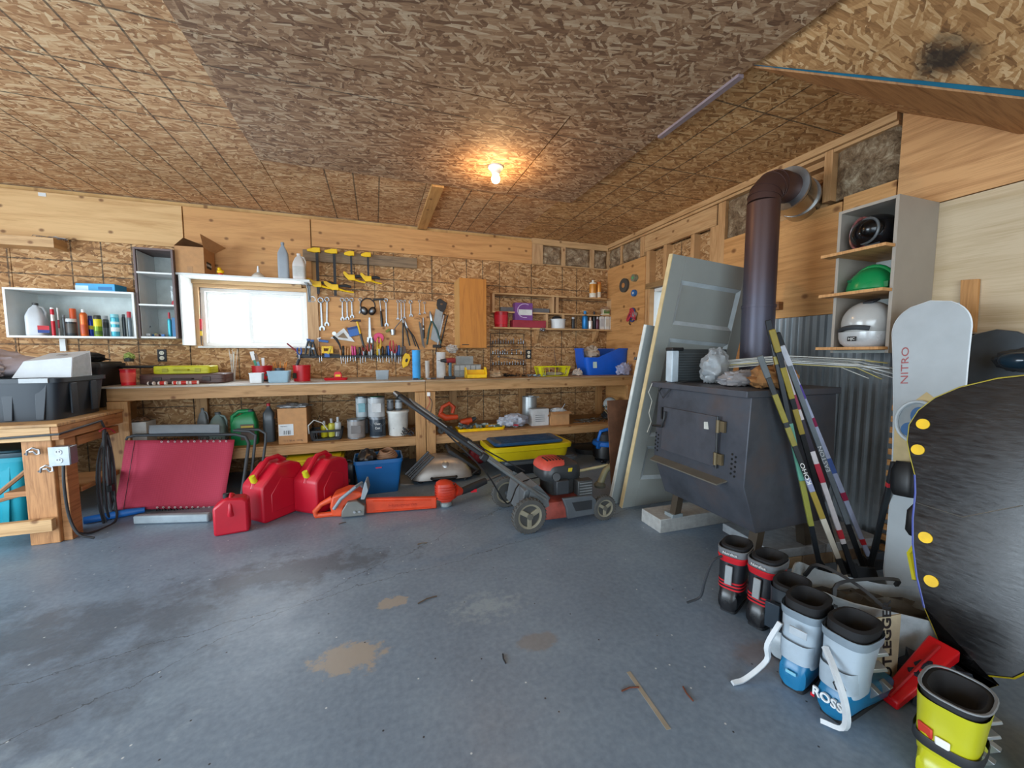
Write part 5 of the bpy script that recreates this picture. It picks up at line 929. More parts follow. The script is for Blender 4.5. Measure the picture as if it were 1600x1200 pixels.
def pcan(v, x0, y0, x1, y1, Y, z, label, lab, lab2=None, lid='#aab0b4', txt=None, name='paint_can', **k):
    X_, _, W_, H_ = fit(v, x0, y0, x1, y1, Y, z, True); a = W_/2; r = T(name, label, 'paint can', (X_, Y, z), group='paint cans on the lower shelf')
    B('body', M().lathe([(a*1.03, 0), (a*1.03, .006), (a, .008), (a, H_-.01), (a*1.04, H_-.008), (a*1.04, H_), (a*.9, H_), (a*.88, H_-.004)], n=26), STEEL, r)
    B('label_sheet', M().lathe([(a*1.008, .012), (a*1.012, .013), (a*1.012, H_-.015), (a*1.008, H_-.014)], n=26, cap=False), mat(lab, .4), r)
    if lab2: B('label_patch', M().box((0, -a*.98, H_*.5), (a*1.1, .01, H_*.42)), mat(lab2, .45), r, bev=.002)
    B('lid', M().lathe([(a*.86, H_-.003), (a*.86, H_+.001), (a*.7, H_+.001)], n=24), mat(lid, .4, .6), r)
    h_ = B('bail', M().tube([(a*math.cos(t_), -a*math.sin(t_)*.9-.006, H_*.82-.05*math.sin(t_)) for t_ in [R(i*18) for i in range(11)]], .0018, 5), STEEL, r)
    if txt:
        for i, s in enumerate(txt): text(s, H_*.17, WHT, r, (0, -a*1.0-.008, H_*(.72-.22*i)), FRONT, sx=.75)
    return r, H_
YC = 4.10
_, h1 = pcan('g', 730, 458, 845, 592, YC, ZS, 'paint can with grey label at the left front of the can group', '#8e8a88', '#6f6a68')
_, h2 = pcan('g', 868, 448, 972, 578, YC, ZS, 'clear coat paint can with dark label under a pale can', '#23303c', '#1d2a36', txt=('Clear', 'Coat'))
pcan('g', 858, 318, 966, 446, YC, ZS+h2+.001, 'pale grey can with green lid stacked on the clear coat can', '#b4b8ba', '#c8cccd', lid='#2c8f62')
_, h3 = pcan('g', 785, 450, 868, 580, YC+.20, ZS, 'half hidden can standing behind the front row of cans', '#6b7076'); pcan('g', 782, 318, 862, 442, YC+.20, ZS+h3+.001, 'white and teal paint can stacked at the back of the group', '#c3cdd0', '#7fb0b8', lid='#9fc6cc')
bk = tub('g', 978, 405, 1118, 560, YC+.02, ZS, '#c9cac6', 'white pail with purple printed label beside the clear coat can', 'white_pail', 'pail', lid='#d5d6d2', tap=.88); H_ = fit('g', 978, 405, 1118, 560, YC+.02, ZS)[3]
B('label_patch', M().box((.0, -.078, H_*.5), (.10, .006, H_*.4), (-.1, 0, 0)), mat('#5d4a70'), bk, bev=.002); B('label_stripe', M().box((.01, -.084, H_*.55), (.07, .004, H_*.1), (-.1, 0, 0)), mat('#c9b04a'), bk)
for a, b1, lb in ((975, 1022, 'small dark tin standing on the white pail, left one'), (1026, 1078, 'small grey tin standing on the white pail, right one')):
    X_, _, W_, H2 = fit('g', a, 335, b1, 403, YC+.02, ZS+H_*1.03, True); spray(X_, YC+.02, ZS+H_*1.025, W_*.9, H2, '#5e6368', '#83888b', lb, [(.2, .8, '#a5aaac' if a > 1000 else '#7a7f84')], name='small_tin', cat='tin', capw=.97, caph=.08)
mb = M()
for i in range(50): x_, y_, z_ = random.uniform(-.055, .055), random.uniform(-.04, .04), random.uniform(.006, .075); mb.cyl((x_, y_, z_), (x_+random.uniform(-.03, .03), y_+.01, z_+random.uniform(-.015, .02)), .004, n=5)
tag(B('bolt_heap', mb, mat('#4a5058', .35, .7), None, (P('g', 1110, 540, Y=4.01).x, 4.0, ZS)), 'heap of dark bolts in front of the white pail', 'bolts', kind='stuff')

# second bench shelf
p = P('h', 320, 400, Y=4.1)
r = T('orange_power_tool', 'orange and black power tool at the left of the right shelf', 'power tool', (p.x, 4.12, ZS), .0)
def hp(x, y, Y=4.12): return P('h', x, y, Y=Y)-r.location
B('handle', M().tube([hp(285, 370), hp(300, 320), hp(345, 295), hp(375, 320), hp(365, 360)], [.02, .02, .022, .022, .02], 10), ORG, r); B('body', M().tube([hp(280, 365), hp(320, 390), hp(400, 385)], [.028, .034, .026], 12), ORG, r); B('battery', M().box(hp(270, 415), (.07, .07, .05), (0, .2, 0)), BLK2, r, bev=.004)
B('saw_shoe', M().prism([(-.06, 0), (.07, 0), (.05, .05), (-.02, .06)], .05, c=(.02, 0, 0)), mat('#5a6063', .4, .6), r)
p = P('h', 460, 380, Y=4.18); r = T('orange_drill', 'orange and grey tool lying behind the yellow tray', 'power tool', (p.x, 4.2, ZS))
B('body', M().tube([(-.07, 0, .07), (.0, 0, .08), (.06, 0, .09)], [.03, .036, .03], 12), ORG, r); B('grip', M().tube([(.01, 0, .08), (.02, 0, .0)], [.02, .022], 10), mat('#cf4a1c'), r); B('nose', M().tube([(.06, 0, .09), (.11, 0, .11)], [.026, .014], 12), DGR, r)
tag(B('green_nozzle', M().tube([(-.05, 0, .05), (.0, 0, .03), (.06, 0, .014)], [.022, .018, .012]), mat('#4d5a3c', .6), None, (P('h', 350, 440, Y=4.03).x, 4.03, ZS)), 'dark green nozzle lying in front of the orange power tool', 'nozzle')
tag(B('roll_wheel', M().lathe([(.012, -.012), (.035, -.012), (.035, .012), (.012, .012)], ring=True, rot=(R(90), 0, .5), c=(0, 0, .036), n=20), mat('#6f7678', .4, .4), None, (P('h', 290, 430, Y=4.0).x, 4.0, ZS)), 'grey round wheel standing at the shelf edge', 'wheel')
X_, _, W_, H_ = fit('h', 405, 455, 722, 490, 4.0, ZS); r = T('yellow_tray', 'shallow yellow tray heaped with green and grey bits', 'tray', (X_, 4.10, ZS)); B('tray', M().loft([rrect(W_*k, .2*k, z_, .2, 32) for k, z_ in ((.95, 0), (1, .03), (.97, .03), (.92, .005))]), YEL, r)
for i in range(26): B('bit', M().box((random.uniform(-W_*.42, W_*.42), random.uniform(-.07, .07), .02+.012*(i % 4)), (.06, .02, .018), (random.random()*.5, random.random()*.5, i)), mat(('#5d7a66', '#8d9698', '#39454a', '#7d8c88')[i % 4]), r)
p = P('h', 780, 400, Y=4.1); r = T('shop_bag', 'crumpled silvery grey plastic bag on the right lower shelf', 'bag', (p.x, 4.12, ZS)); mt = mat('#a3a8b4', .35, 0, .12, 12, .3)
B('bag', M().blob((0, 0, .07), (.15, .09, .075), 91, .35, 3, 30, 20, flat=0), mt, r); B('bag_neck', M().blob((-.14, .0, .06), (.07, .04, .05), 92, .4, 4), mt, r); B('print_mark', M().box((-.02, -.085, .035), (.06, .01, .02), (0, .2, 0)), mat('#a83040'), r)
X_, _, W_, H_ = fit('h', 825, 250, 920, 440, 4.32, ZS, True); r = T('metal_canister', 'tall dull metal canister behind the white printed carton', 'canister', (X_, 4.32, ZS)); B('body', M().lathe([(W_/2, 0), (W_/2, H_), (W_*.47, H_), (W_*.47, .01)], n=26), mat('#b8bcbc', .35, .6), r); B('spout', M().box((W_*.5, 0, H_-.01), (.06, .03, .012)), mat('#b8bcbc', .35, .6), r)
r, W, D, H_ = carton('printed_carton', 'white printed carton standing before the metal canister', 'h', 890, 333, 1000, 442, 4.08, ZS, .11, mat('#bfc0c0', .5))
for i in range(4): B('print_line', M().bb((-W*.6, -D-.0012, H_*(.25+.12*i)), (W*.5, -D-.0004, H_*(.28+.12*i))), mat('#6a6d72'), r)
r, W, D, H_ = carton('open_carton', 'small open cardboard carton with papers in the right shelf', 'h', 1015, 350, 1135, 430, 4.05, ZS, .16, CARD, opn=True); B('papers', M().blob((0, 0, H_), (W*.8, D*.7, .03), 95, .6), mat('#c9cdcf'), r); B('rod', M().tube([(.0, 0, H_*.6), (.09, -.02, H_+.08)], .004), STEEL, r)
mb = M()
for i in range(24): a = random.uniform(-.5, .5); x_ = random.uniform(-.22, .2); mb.cyl((x_, random.uniform(-.1, .1), .006+.01*(i % 3)), (x_+.12*math.cos(a), random.uniform(-.1, .1), .008+.012*(i % 4)), random.choice((.003, .005)), n=5)
tag(B('rod_heap', mb, mat('#5a564e', .5, .4), None, (P('h', 1260, 400, Y=4.15).x, 4.15, ZS)), 'heap of dark rods and brackets right of the open carton', 'metal rods', kind='stuff')
p = P('h', 1418, 300, Y=4.2); r = T('white_helmet', 'round white helmet with dark band on the right lower shelf', 'helmet', (p.x-.03, 4.2, p.z)); B('shell', M().sph((0, 0, 0), (.085, .09, .088), 24, 14), mat('#b9bfbd', .4), r)
B('band', M().tube([(.088*math.cos(t_), .092*math.sin(t_), .03*math.cos(t_)) for t_ in [R(i*15) for i in range(24)]], .008, 6, True), mat('#3b4038'), r); B('strap', M().tube([(-.08, -.03, .0), (-.11, -.05, -.07), (-.07, -.07, -.12), (.0, -.08, -.09), (.03, -.08, -.02)], .005), mat('#9a8c6a'), r)
tag(B('helmet_stand', M().blob((0, 0, .05), (.09, .08, .055), 97, .4, flat=0), BLK2, None, (r.location.x-.02, 4.2, ZS)), 'dark bag the white helmet sits on', 'bag')

# things on the floor under and before the benches
def tote(name, label, x, y, w_, d_, h_, col, lid=None, rz=0, tap=.85, ribs=4, cat='tote', z=0, rib=None, hollow=True):
    r = T(name, label, cat, (x, y, z), rz); mt = mat(col, .42, 0, .06, 5)
    B('shell', M().loft([rrect(w_*k, d_*k, h_*t, .18, 40) for k, t in ((tap, 0), (.965, .9), (1.0, .9), (1.0, 1), (.95, 1), (tap-.03, .02))]), mt, r)
    for i in range(ribs):
        s = -.5+(i+.5)/ribs; B('rib', M().prism([(w_*(s*tap-.025), .02*h_), (w_*(s*tap+.025), .02*h_), (w_*(s*.96+.035), h_*.88), (w_*(s*.96-.035), h_*.88)], .012, 'xz', (0, -d_*.46, 0)), mt, r, bev=.003)
    if lid: B('lid', M().loft([rrect(w_*k, d_*k, h_*1.0+q_, .16, 40) for k, q_ in ((1.03, -.02), (1.04, .0), (1.03, .012), (.95, .014), (.93, .026), (.9, .027))]), mat(lid, .45, 0, .06), r)
    return r
# black tote with grey lid, yellow crate lid and blue lid on top
YT0 = 3.60
a = P('h', 700, 700, Y=YT0); b_ = P('h', 1175, 700, Y=YT0); W_ = b_.x-a.x; zl = P('h', 930, 655, Y=YT0).z
tt = tote('black_tote', 'black storage tote with dark lid under the yellow tray', (a.x+b_.x)/2+.03, YT0+.23, W_, .46, zl-.03, '#1d2126', '#4b5258', ribs=4)
a = P('h', 612, 620, Y=YT0-.04); b_ = P('h', 1160, 600, Y=YT0-.04); z1_ = P('h', 880, 575, Y=YT0-.04).z; W_ = b_.x-a.x
r = T('yellow_tote_lid', 'deep yellow tray upside down on the black tote', 'tray', ((a.x+b_.x)/2+.01, YT0+.2, zl)); Hy = z1_-zl; mt = mat('#c9b30c', .4, 0, .06)
B('tray', M().loft([rrect(W_*k, .48*k2, Hy*t, .25, 40) for k, k2, t in ((.88, .88, 0), (.9, .9, .1), (.93, .93, .6), (1, 1, .66), (1.01, 1.01, .95), (.97, .97, 1.0), (.93, .92, .92))]), mt, r)
W2 = P('h', 1130, 540, Y=YT0-.0).x-P('h', 655, 560, Y=YT0).x
r2 = T('blue_tote_lid', 'dark blue ribbed lid lying on the yellow tray', 'lid', ((a.x+b_.x)/2, YT0+.2, zl+Hy+.0)); B('lid', M().loft([rrect(W2*.95*k, .36*k, z_, .2, 40) for k, z_ in ((1, 0), (1.02, .015), (.97, .028), (.9, .026))]), mat('#17466e', .4, 0, .06), r2)
for i in range(5): B('rib', M().bb((-W2*.38, -.13+i*.06, .026), (W2*.38, -.115+i*.06, .031)), mat('#123a5c', .4), r2, bev=.002)
# blue bin with coil
pb = base('g', 920, 935); a = P('g', 765, 720, Y=pb.y+.02); b_ = P('g', 1080, 720, Y=pb.y+.02); zt3 = P('g', 920, 715, Y=pb.y+.02).z
r = tote('blue_bin', 'tall blue rectangular bin holding black bags and a rope coil', (a.x+b_.x)/2, pb.y+.17, b_.x-a.x, .32, zt3+.0, '#0f5c9a', tap=.78, ribs=0, cat='bin'); BX, BY, BW = r.location.x, r.location.y, b_.x-a.x
B('red_mark', M().box((.0, -.155, zt3*.78), (.05, .004, .01)), mat('#c22a50'), r)
tag(B('black_bags', M().blob((0, 0, 0), (.08, .11, .08), 101, .25, 3), mat('#1b1d22', .3, 0, .1, 10), None, (BX-BW*.24, BY, zt3-.01)), 'crumpled black plastic bags in the left of the blue bin', 'bag')
mb = M()
for k in range(5): mb.tube([(.085*math.cos(t_)*(1-.08*k), .085*math.sin(t_), .012*k+.006*math.sin(3*t_+k)) for t_ in [i*2*math.pi/20 for i in range(20)]], .009, 6, True)
tag(B('rope_coil', mb, mat('#8d6a50', .8), None, (BX+BW*.18, BY, zt3-.01)), 'brown and white rope coil in the right of the blue bin', 'rope')
# black jerry can behind
p = base('g', 730, 880); X_, _, W_, H_ = fit('g', 675, 740, 782, 900, 3.75, 0); r = T('black_fuel_can', 'black rectangular can between the red cans and the blue bin', 'can', (X_, 3.85, 0)); B('body', M().loft([rrect(W_*k, .16*k, H_*t, .25, 28) for k, t in ((.95, 0), (1, .04), (1, .86), (.9, .95), (.6, .97))]), mat('#16181b', .35), r); B('handle', M().tube([(-W_*.3, 0, H_*.94), (-W_*.2, 0, H_*1.03), (W_*.2, 0, H_*1.03), (W_*.3, 0, H_*.94)], .012), BLK, r); B('print_mark', M().box((0, -.082, H_*.3), (.05, .004, .03)), mat('#6e3a3a'), r)
# dark tote with yellow lid
a = P('g', 318, 720, Y=3.80); b_ = P('g', 695, 690, Y=3.80); z1_ = P('g', 520, 740, Y=3.72).z
tote('yellow_lidded_tote', 'black tote with yellow lid under the left bench behind the red cans', (a.x+b_.x)/2, 4.06, b_.x-a.x, .5, min(z1_, .25), '#1a1d20', '#cdb90f', ribs=3)
# jerry cans
def jerry(name, label, x, y, rz, L, Hh, Wd, cap='#c8c21c', col='#b80e28', lean=0):
    r = T(name, label, 'fuel can', (x, y, 0), rz, 'red fuel cans on the floor'); mt = mat(col, .38, 0, .06, 4)
    pr = [(-L/2, .02), (-L/2+.02, 0), (L/2-.02, 0), (L/2, .02), (L/2, Hh*.74), (L*.42, Hh*.86), (L*.22, Hh*.92), (-L*.08, Hh*.92), (-L*.48, Hh*.62), (-L/2, Hh*.56)]
    B('body', M().prism(pr, Wd), mt, r, bev=min(.035, Wd*.14)); B('side_recess', M().prism([(-L*.3, Hh*.15), (L*.3, Hh*.15), (L*.3, Hh*.6), (-L*.05, Hh*.7), (-L*.3, Hh*.45)], Wd+.008), mt, r, bev=.004)
    B('handle', M().tube([(-L*.47, 0, Hh*.56), (-L*.38, 0, Hh*.78), (-L*.12, 0, Hh*.99), (L*.12, 0, Hh*1.0), (L*.26, 0, Hh*.9)], [.022, .018, .017, .018, .022], 12), mt, r)
    B('cap', M().tube([(-L*.42, 0, Hh*.66), (-L*.48, 0, Hh*.77)], [.024, .02], 12), mat(cap, .45), r) if cap else None
    return r
p = base('g', 165, 1105); jerry('fuel_can', 'large red fuel can with yellow cap, left of the two big ones', p.x+.09, p.y+.13, R(48), .34, .44, .22)
p = base('g', 440, 1065); jerry('fuel_can', 'large red fuel can nearest the chainsaw with a looped handle', p.x+.135, p.y+.15, R(52), .34, .43, .23)
p = base('f', 835, 1178); r = T('small_fuel_can', 'small flat red fuel can standing before the folded red lounger', 'fuel can', (p.x+.01, p.y+.04, 0), .12); mt = mat('#b80e28', .4, 0, .06); Hh = P('f', 835, 935, Y=p.y).z
B('body', M().prism([(-.10, .0), (.10, .0), (.10, Hh*.82), (.07, Hh*.9), (-.03, Hh*.93), (-.10, Hh*.72)], .11), mt, r, bev=.016); B('handle', M().tube([(0, -.045, Hh*.5), (0, -.062, Hh*.62), (0, -.04, Hh*.84), (.0, .0, Hh*.98), (0, .03, Hh*.92)], [.022, .013, .012, .013, .016], 10), mt, r); B('cap', M().lathe([(.018, 0), (.018, .03)], c=(-.03, .0, Hh*.9), n=14), BLK, r)

# folded red lounger
r = T('folded_lounger', 'folded garden lounger with dark red mesh fabric and grey tube frame', 'lounger', (P('f', 480, 1050, Z=.02).x, 3.72, 0))
def fp(x, y, Y): return P('f', x, y, Y=Y)-r.location
TL, TR, BR_, BL = fp(185, 592, 3.90), fp(866, 588, 3.86), fp(798, 1018, 3.66), fp(106, 1026, 3.70)
n = 14; rings = []
for i in range(n+1):
    row = []
    for j in range(n+1):
        u_, v_ = i/n, j/n; q_ = (TL*(1-u_)+TR*u_)*(1-v_) + (BL*(1-u_)+BR_*u_)*v_
        q_ = q_ + Vector((0, .018*math.sin(u_*9+v_*2)*math.sin(math.pi*v_) - .0, 0)); row.append(q_)
    rings.append(row)
m, nt, b = newmat('red_mesh_fabric'); tc = N(nt, 'ShaderNodeTexCoord').outputs['Object']; wv = N(nt, 'ShaderNodeTexWave'); wv.inputs['Scale'].default_value = 45; nt.links.new(tc, wv.inputs[0]); wv2 = N(nt, 'ShaderNodeTexWave', bands_direction='Z'); wv2.inputs['Scale'].default_value = 45; nt.links.new(tc, wv2.inputs[0])
nt.links.new(mixc(nt, mth(nt, 'MULTIPLY', wv.outputs[1], wv2.outputs[1]), lin('#a82c46'), lin('#cc4c66')), b.inputs['Base Color']); b.inputs['Roughness'].default_value = .8; REDF = m
fb = B('mesh_fabric', M().loft(rings, False, False), REDF, r); sm_ = fb.modifiers.new('s', 'SOLIDIFY'); sm_.thickness = .004
s0, s1 = fp(242, 595, 3.88), fp(172, 1022, 3.68); B('seam', M().tube([s0, s1], .0025, 5), mat('#4a0f1c'), fb)
cp_ = lambda p_: Vector(p_)
B('tube_frame', M().tube([fp(150, 1020, 3.73), fp(112, 1035, 3.72), fp(135, 1052, 3.71), fp(200, 1058, 3.70), fp(745, 1038, 3.66)], .013, 10), DGR, r)
B('tube_frame', M().tube([fp(192, 590, 3.93), fp(200, 572, 3.93), fp(250, 560, 3.93), fp(870, 555, 3.89), fp(935, 570, 3.87), fp(955, 610, 3.85), fp(930, 800, 3.74), fp(905, 965, 3.66)], .013, 10), DGR, r)
B('leg_tube', M().tube([fp(860, 530, 3.90), fp(960, 535, 3.88), fp(998, 560, 3.86), fp(990, 640, 3.84), fp(970, 820, 3.78)], .011, 10), DGR, r); B('leg_tube', M().tube([fp(880, 525, 3.91), fp(1020, 525, 3.89), fp(1062, 550, 3.87), fp(1060, 600, 3.85), fp(1040, 750, 3.80)], .011, 10), DGR, r)
arm = lambda x0, x1, y0, y1, Y, Y2: M().loft([[fp(x0+(x1-x0)*t+0, (y0 if k in (0, 1) else y1)+(4 if t == 0 else 0), (Y if k in (0, 3) else Y2)) for k in range(4)] for t in (0, .5, .97, 1)])
B('arm_rest', arm(330, 775, 492, 548, 3.88, 3.92), GRY, r, bev=.008); 
for z_ in (0,):
    a0, a1 = P('f', 235, 1122, Z=0)-r.location, P('f', 705, 1108, Z=0)-r.location; d = (a1-a0); B('arm_rest', M().box((a0+d/2+Vector((0, .03, .032))), (d.length, .05, .06), (0, 0, math.atan2(d.y, d.x))), mat('#8f9ba2', .5), r, bev=.01)
# elastic lacing: each hook is a small eyelet ring with a dark cord
hooks = []
for i in range(11):
    for (pa, pb_, k0) in ((fp(412, 600, 3.872), fp(815, 597, 3.848), 0), (fp(385, 1010, 3.665), fp(745, 1008, 3.645), 1)):
        c_ = pa+(pb_-pa)*i/10; dz = -.012 if k0 else .012
        e_ = B('eyelet', M().tube([(c_.x+.006*math.cos(t_), c_.y-.006, c_.z+.006*math.sin(t_)) for t_ in [k*math.pi/4 for k in range(8)]], .002, 5, True), mat('#d8ccd0'), r)
        B('cord', M().tube([(c_.x-.012, c_.y+.01, c_.z+2.4*dz), (c_.x, c_.y-.004, c_.z), (c_.x+.012, c_.y+.01, c_.z+2.4*dz)], .003, 5), BLK, r)

# chainsaw
p0 = base('g', 525, 1078); p1 = base('g', 850, 1048); r = T('chainsaw', 'orange and grey chainsaw lying on the floor with a long orange bar cover', 'chainsaw', p0); d = (p1-p0); an = math.atan2(d.y, d.x); r.rotation_euler = (0, 0, an); L = d.length; k = L/325
g = lambda x, y: ((x-525)*k, (1078-(x-525)*.09-y)*k)
B('rear_handle', M().tube([(g(540, 1055)[0], 0, .02), (g(530, 1040)[0], 0, .05), (g(570, 990)[0], 0, g(570, 985)[1]), (g(640, 940)[0], 0, g(640, 945)[1])], [.022, .02, .018, .024], 10).tube([(g(530, 1060)[0], 0, .018), (g(690, 1070)[0], 0, .02)], .02, 8), ORG, r)
B('body', M().prism([g(640, 1062), g(700, 1065), g(720, 990), g(860, 905), g(800, 890), g(735, 885), g(640, 925), g(625, 1000)], .16, c=(0, .05, .0)), ORG, r, bev=.015)
B('engine_cover', M().prism([g(700, 1052), g(845, 1040), g(850, 975), g(800, 940), g(740, 950), g(705, 1010)], .05, c=(0, -.045, 0)), mat('#72726e', .45, .3), r, bev=.006); 
for i in range(2): B('bar_nut', M().lathe([(.01, 0), (.01, .012)], rot=(R(90), 0, 0), c=(g(785+30*i, 1010)[0], -.07, g(785, 1012)[1]), n=6), CHR, r)
B('front_handle', M().tube([(g(655, 1000)[0], -.05, g(655, 1000)[1]), (g(700, 930)[0], -.06, g(700, 930)[1]), (g(790, 850)[0], -.04, g(790, 855)[1]), (g(820, 850)[0], .04, g(815, 850)[1]), (g(820, 900)[0], .12, g(820, 920)[1])], .013, 10), mat('#7c8790', .4), r)
B('hand_guard', M().prism([g(845, 940), g(870, 880), g(860, 820), g(850, 820), g(835, 870), g(820, 940)], .14, c=(0, .03, 0)), mat('#8b949a', .45), r, bev=.003)
e1_ = base('h', 262, 985)-Vector(p0); Lb = e1_.length
m_ = Matrix.Rotation(-an, 3, 'Z'); e2_ = m_ @ e1_; hh0 = .12
cv = B('bar_cover', M().add([(L, -.02, .004), (L, -.02, hh0), (L, .02, hh0), (L, .02, .004), (e2_.x, e2_.y-.02, .004), (e2_.x, e2_.y-.02, .095), (e2_.x, e2_.y+.02, .095), (e2_.x, e2_.y+.02, .004)], [(0, 1, 2, 3), (7, 6, 5, 4), (0, 4, 5, 1), (1, 5, 6, 2), (2, 6, 7, 3), (3, 7, 4, 0)]), mat('#cf431e', .42), r, bev=.008)
for t0_, t1_ in ((.04, .96),):
    a_ = Vector((L, 0, 0)).lerp(Vector((e2_.x, e2_.y, 0)), .1); b2 = Vector((L, 0, 0)).lerp(Vector((e2_.x, e2_.y, 0)), .92); B('cover_ridge', M().tube([a_+Vector((0, -.021, .02)), b2+Vector((0, -.021, .02))], .004, 6).tube([a_+Vector((0, -.021, .10)), b2+Vector((0, -.021, .078))], .004, 6), mat('#d03c18', .42), r)
tx = a_.lerp(b2, .5); text('Husqvarna', .036, mat('#b83212', .5), r, (tx.x, tx.y-.0235, .055), (R(90), 0, math.atan2(b2.y-a_.y, b2.x-a_.x)), sx=1.4)
# trimmer engine lying behind
p = base('h', 330, 985); r = T('trimmer_engine', 'orange finned trimmer motor head lying with its black shaft grip', 'trimmer', (p.x, p.y+.05, 0)); H_ = P('h', 330, 812, Y=p.y).z
B('guard', M().loft([rrect(.16*k, .15*k, H_*t, .6, 24, cx=cx_) for k, t, cx_ in ((.55, .2, 0), (.95, .4, 0), (1, .65, 0), (.8, .9, -.01), (.35, 1, -.02))]), mat('#c2381f', .45), r)
for i in range(6): B('fin', M().tube([(.084*math.cos(t_), .079*math.sin(t_), H_*(.35+.09*i)) for t_ in [R(k*20) for k in range(18)]], .004, 5, True), mat('#b82c18'), r)
B('base_cup', M().lathe([(.04, 0), (.05, .01), (.05, .035), (.03, .05)], n=20), mat('#97a0a0', .35, .5), r)
B('nose_cone', M().tube([(.07, 0, H_*.55), (.13, .02, H_*.45)], [.055, .028], 14), mat('#c8371f'), r); B('grip', M().tube([(.13, .02, H_*.45), (.22, .06, H_*.5), (.36, .11, H_*.62)], [.028, .032, .028], 12), BLK2, r); B('trigger', M().box((.24, .05, H_*.38), (.05, .02, .025)), RED, r); B('shaft', M().cyl((.36, .11, H_*.62), (.52, .2, H_*.66), .012, n=10), STEEL, r)

# table-top gas grill
pz = .04; p = P('h', 330, 850, Z=0); YG = p.y+.12
gx0, gx1 = P('h', 112, 790, Y=YG).x, P('h', 515, 790, Y=YG).x; W_ = gx1-gx0; zt4 = P('h', 310, 632, Y=YG+.2).z; zr_ = P('h', 310, 800, Y=YG).z
r = T('portable_grill', 'grey domed portable gas grill on black legs under the bench', 'grill', ((gx0+gx1)/2, YG+.2, 0), -.05)
B('lid', M().loft([rrect(W_*k, .38*k2, zr_+(zt4-zr_)*t, .35, 40) for k, k2, t in ((1, 1, 0), (.96, .96, .25), (.8, .84, .6), (.52, .6, .92), (.3, .4, 1))]), mat('#9a938c', .35, .4), r); B('base_bowl', M().loft([rrect(W_*k, .38*k, z_, .35, 40) for k, z_ in ((.55, .05), (.9, zr_*.6), (1.0, zr_-.004))]), BLK2, r)
B('lid_handle', M().tube([(-W_*.2, -.19, zr_+.02), (-W_*.18, -.225, zr_+.025), (W_*.18, -.225, zr_+.025), (W_*.2, -.19, zr_+.02)], .014, 10), BLK, r); B('gauge', M().lathe([(.03, -.004), (.032, .004), (.02, .008)], rot=(R(60), 0, 0), c=(.02, -.145, zr_+(zt4-zr_)*.68), n=20), CHR, r)
B('side_table', M().prism([(0, 0), (.30, -.22), (.33, -.2), (.02, .03)], .3, c=(W_*.05+.02, .05, zt4+.04)), BLK2, r, bev=.008); B('side_table', M().box((-W_*.5-.05, 0, zr_-.06), (.14, .3, .07), (0, .15, 0)), mat('#7b8184', .5), r, bev=.01)
for s in (-1, 1): B('leg', M().tube([(s*W_*.35, -.13, 0), (s*W_*.4, -.13, zr_*.7)], .015), BLK, r); B('leg', M().tube([(s*W_*.35, .13, 0), (s*W_*.4, .13, zr_*.7)], .015), BLK, r)
B('hose', M().tube(curve([(W_*.5, -.05, zr_*.8), (W_*.62, -.1, zr_*.9), (W_*.6, -.12, .08), (W_*.45, -.13, .03)]), .012), BLK, r)
a0 = P('h', 75, 780, Y=YG-.05); a1 = P('h', 225, 630, Y=YG-.05); r = T('grill_grate', 'black ribbed grate leaning on the left of the grey grill', 'grate', a0); d = a1-a0; nn_ = Vector((-d.z, 0, d.x)).normalized()*.035
B('frame', M().tube([Vector((0, 0, 0))+nn_, d+nn_, d-nn_, -nn_], .009, 6, True), BLK, r)
for i in range(4): o_ = nn_*(-.75+.5*i); B('bar', M().tube([o_+d*.02, d*.98+o_], .007, 5), BLK2, r)
for i in range(1, 6): B('cross_bar', M().tube([d*i/6+nn_, d*i/6-nn_], .005, 5), DGR, r)
p = P('h', 545, 710, Y=YG+.45); tag(B('red_pouch', M().blob((0, 0, .1), (.09, .06, .10), 103, .3, flat=0), mat('#8c1f28', .6), None, (p.x, YG+.55, 0)), 'dark red bag on the floor behind the grey grill', 'bag')

# shop vacuum
p = base('h', 1390, 712); r = T('shop_vacuum', 'blue and black shop vacuum with curled hose under the right bench', 'vacuum', (P('h', 1380, 650, Y=3.75).x, 3.78, 0)); zt5 = P('h', 1380, 462, Y=3.78).z; rr_ = .135
B('drum', M().lathe([(rr_*.85, .04), (rr_, .06), (rr_, zt5*.5), (rr_*.98, zt5*.52)], n=28), BLK, r); B('collar', M().lathe([(rr_*1.06, zt5*.52), (rr_*1.1, zt5*.56), (rr_*1.0, zt5*.64), (rr_*.7, zt5*.66)], n=28), BLU, r)
B('motor_head', M().lathe([(rr_*.72, zt5*.64), (rr_*.7, zt5*.85), (rr_*.4, zt5*.95)], n=24), BLK2, r); B('handle', M().tube([(-rr_*.7, 0, zt5*.66), (-rr_*.6, -.03, zt5*.95), (0, -.04, zt5*1.0), (rr_*.6, -.03, zt5*.93)], .02, 10), BLU, r)
for s in (-1, 1): B('latch', M().box((s*rr_*.95, -.06, zt5*.55), (.04, .04, .07)), BLU, r, bev=.004)
B('hose', M().tube(curve([(rr_*.2, -.08, zt5*.95), (rr_*.6, -.1, zt5*.98), (rr_*1.1, -.1, zt5*.8), (rr_*1.5, -.12, zt5*.45), (rr_*1.3, -.14, .1)]), .022, 12), DGR, r)
for i in range(4): a = i*math.pi/2+.7; B('caster', M().sph((rr_*.75*math.cos(a), rr_*.75*math.sin(a), .02), .02, 10, 8), BLK, r)
p = P('h', 1250, 690, Y=4.05); r = T('metal_pan', 'shallow dull metal pan on the floor behind the mower', 'pan', (P('h', 1250, 660, Y=4.2).x, 4.2, 0)); B('pan', M().lathe([(.13, 0), (.15, .06), (.155, .06), (.135, .004)], n=28), mat('#6f7478', .35, .7), r); B('rim', M().lathe([(.153, .058), (.16, .062), (.15, .064)], n=28), CHR, r)
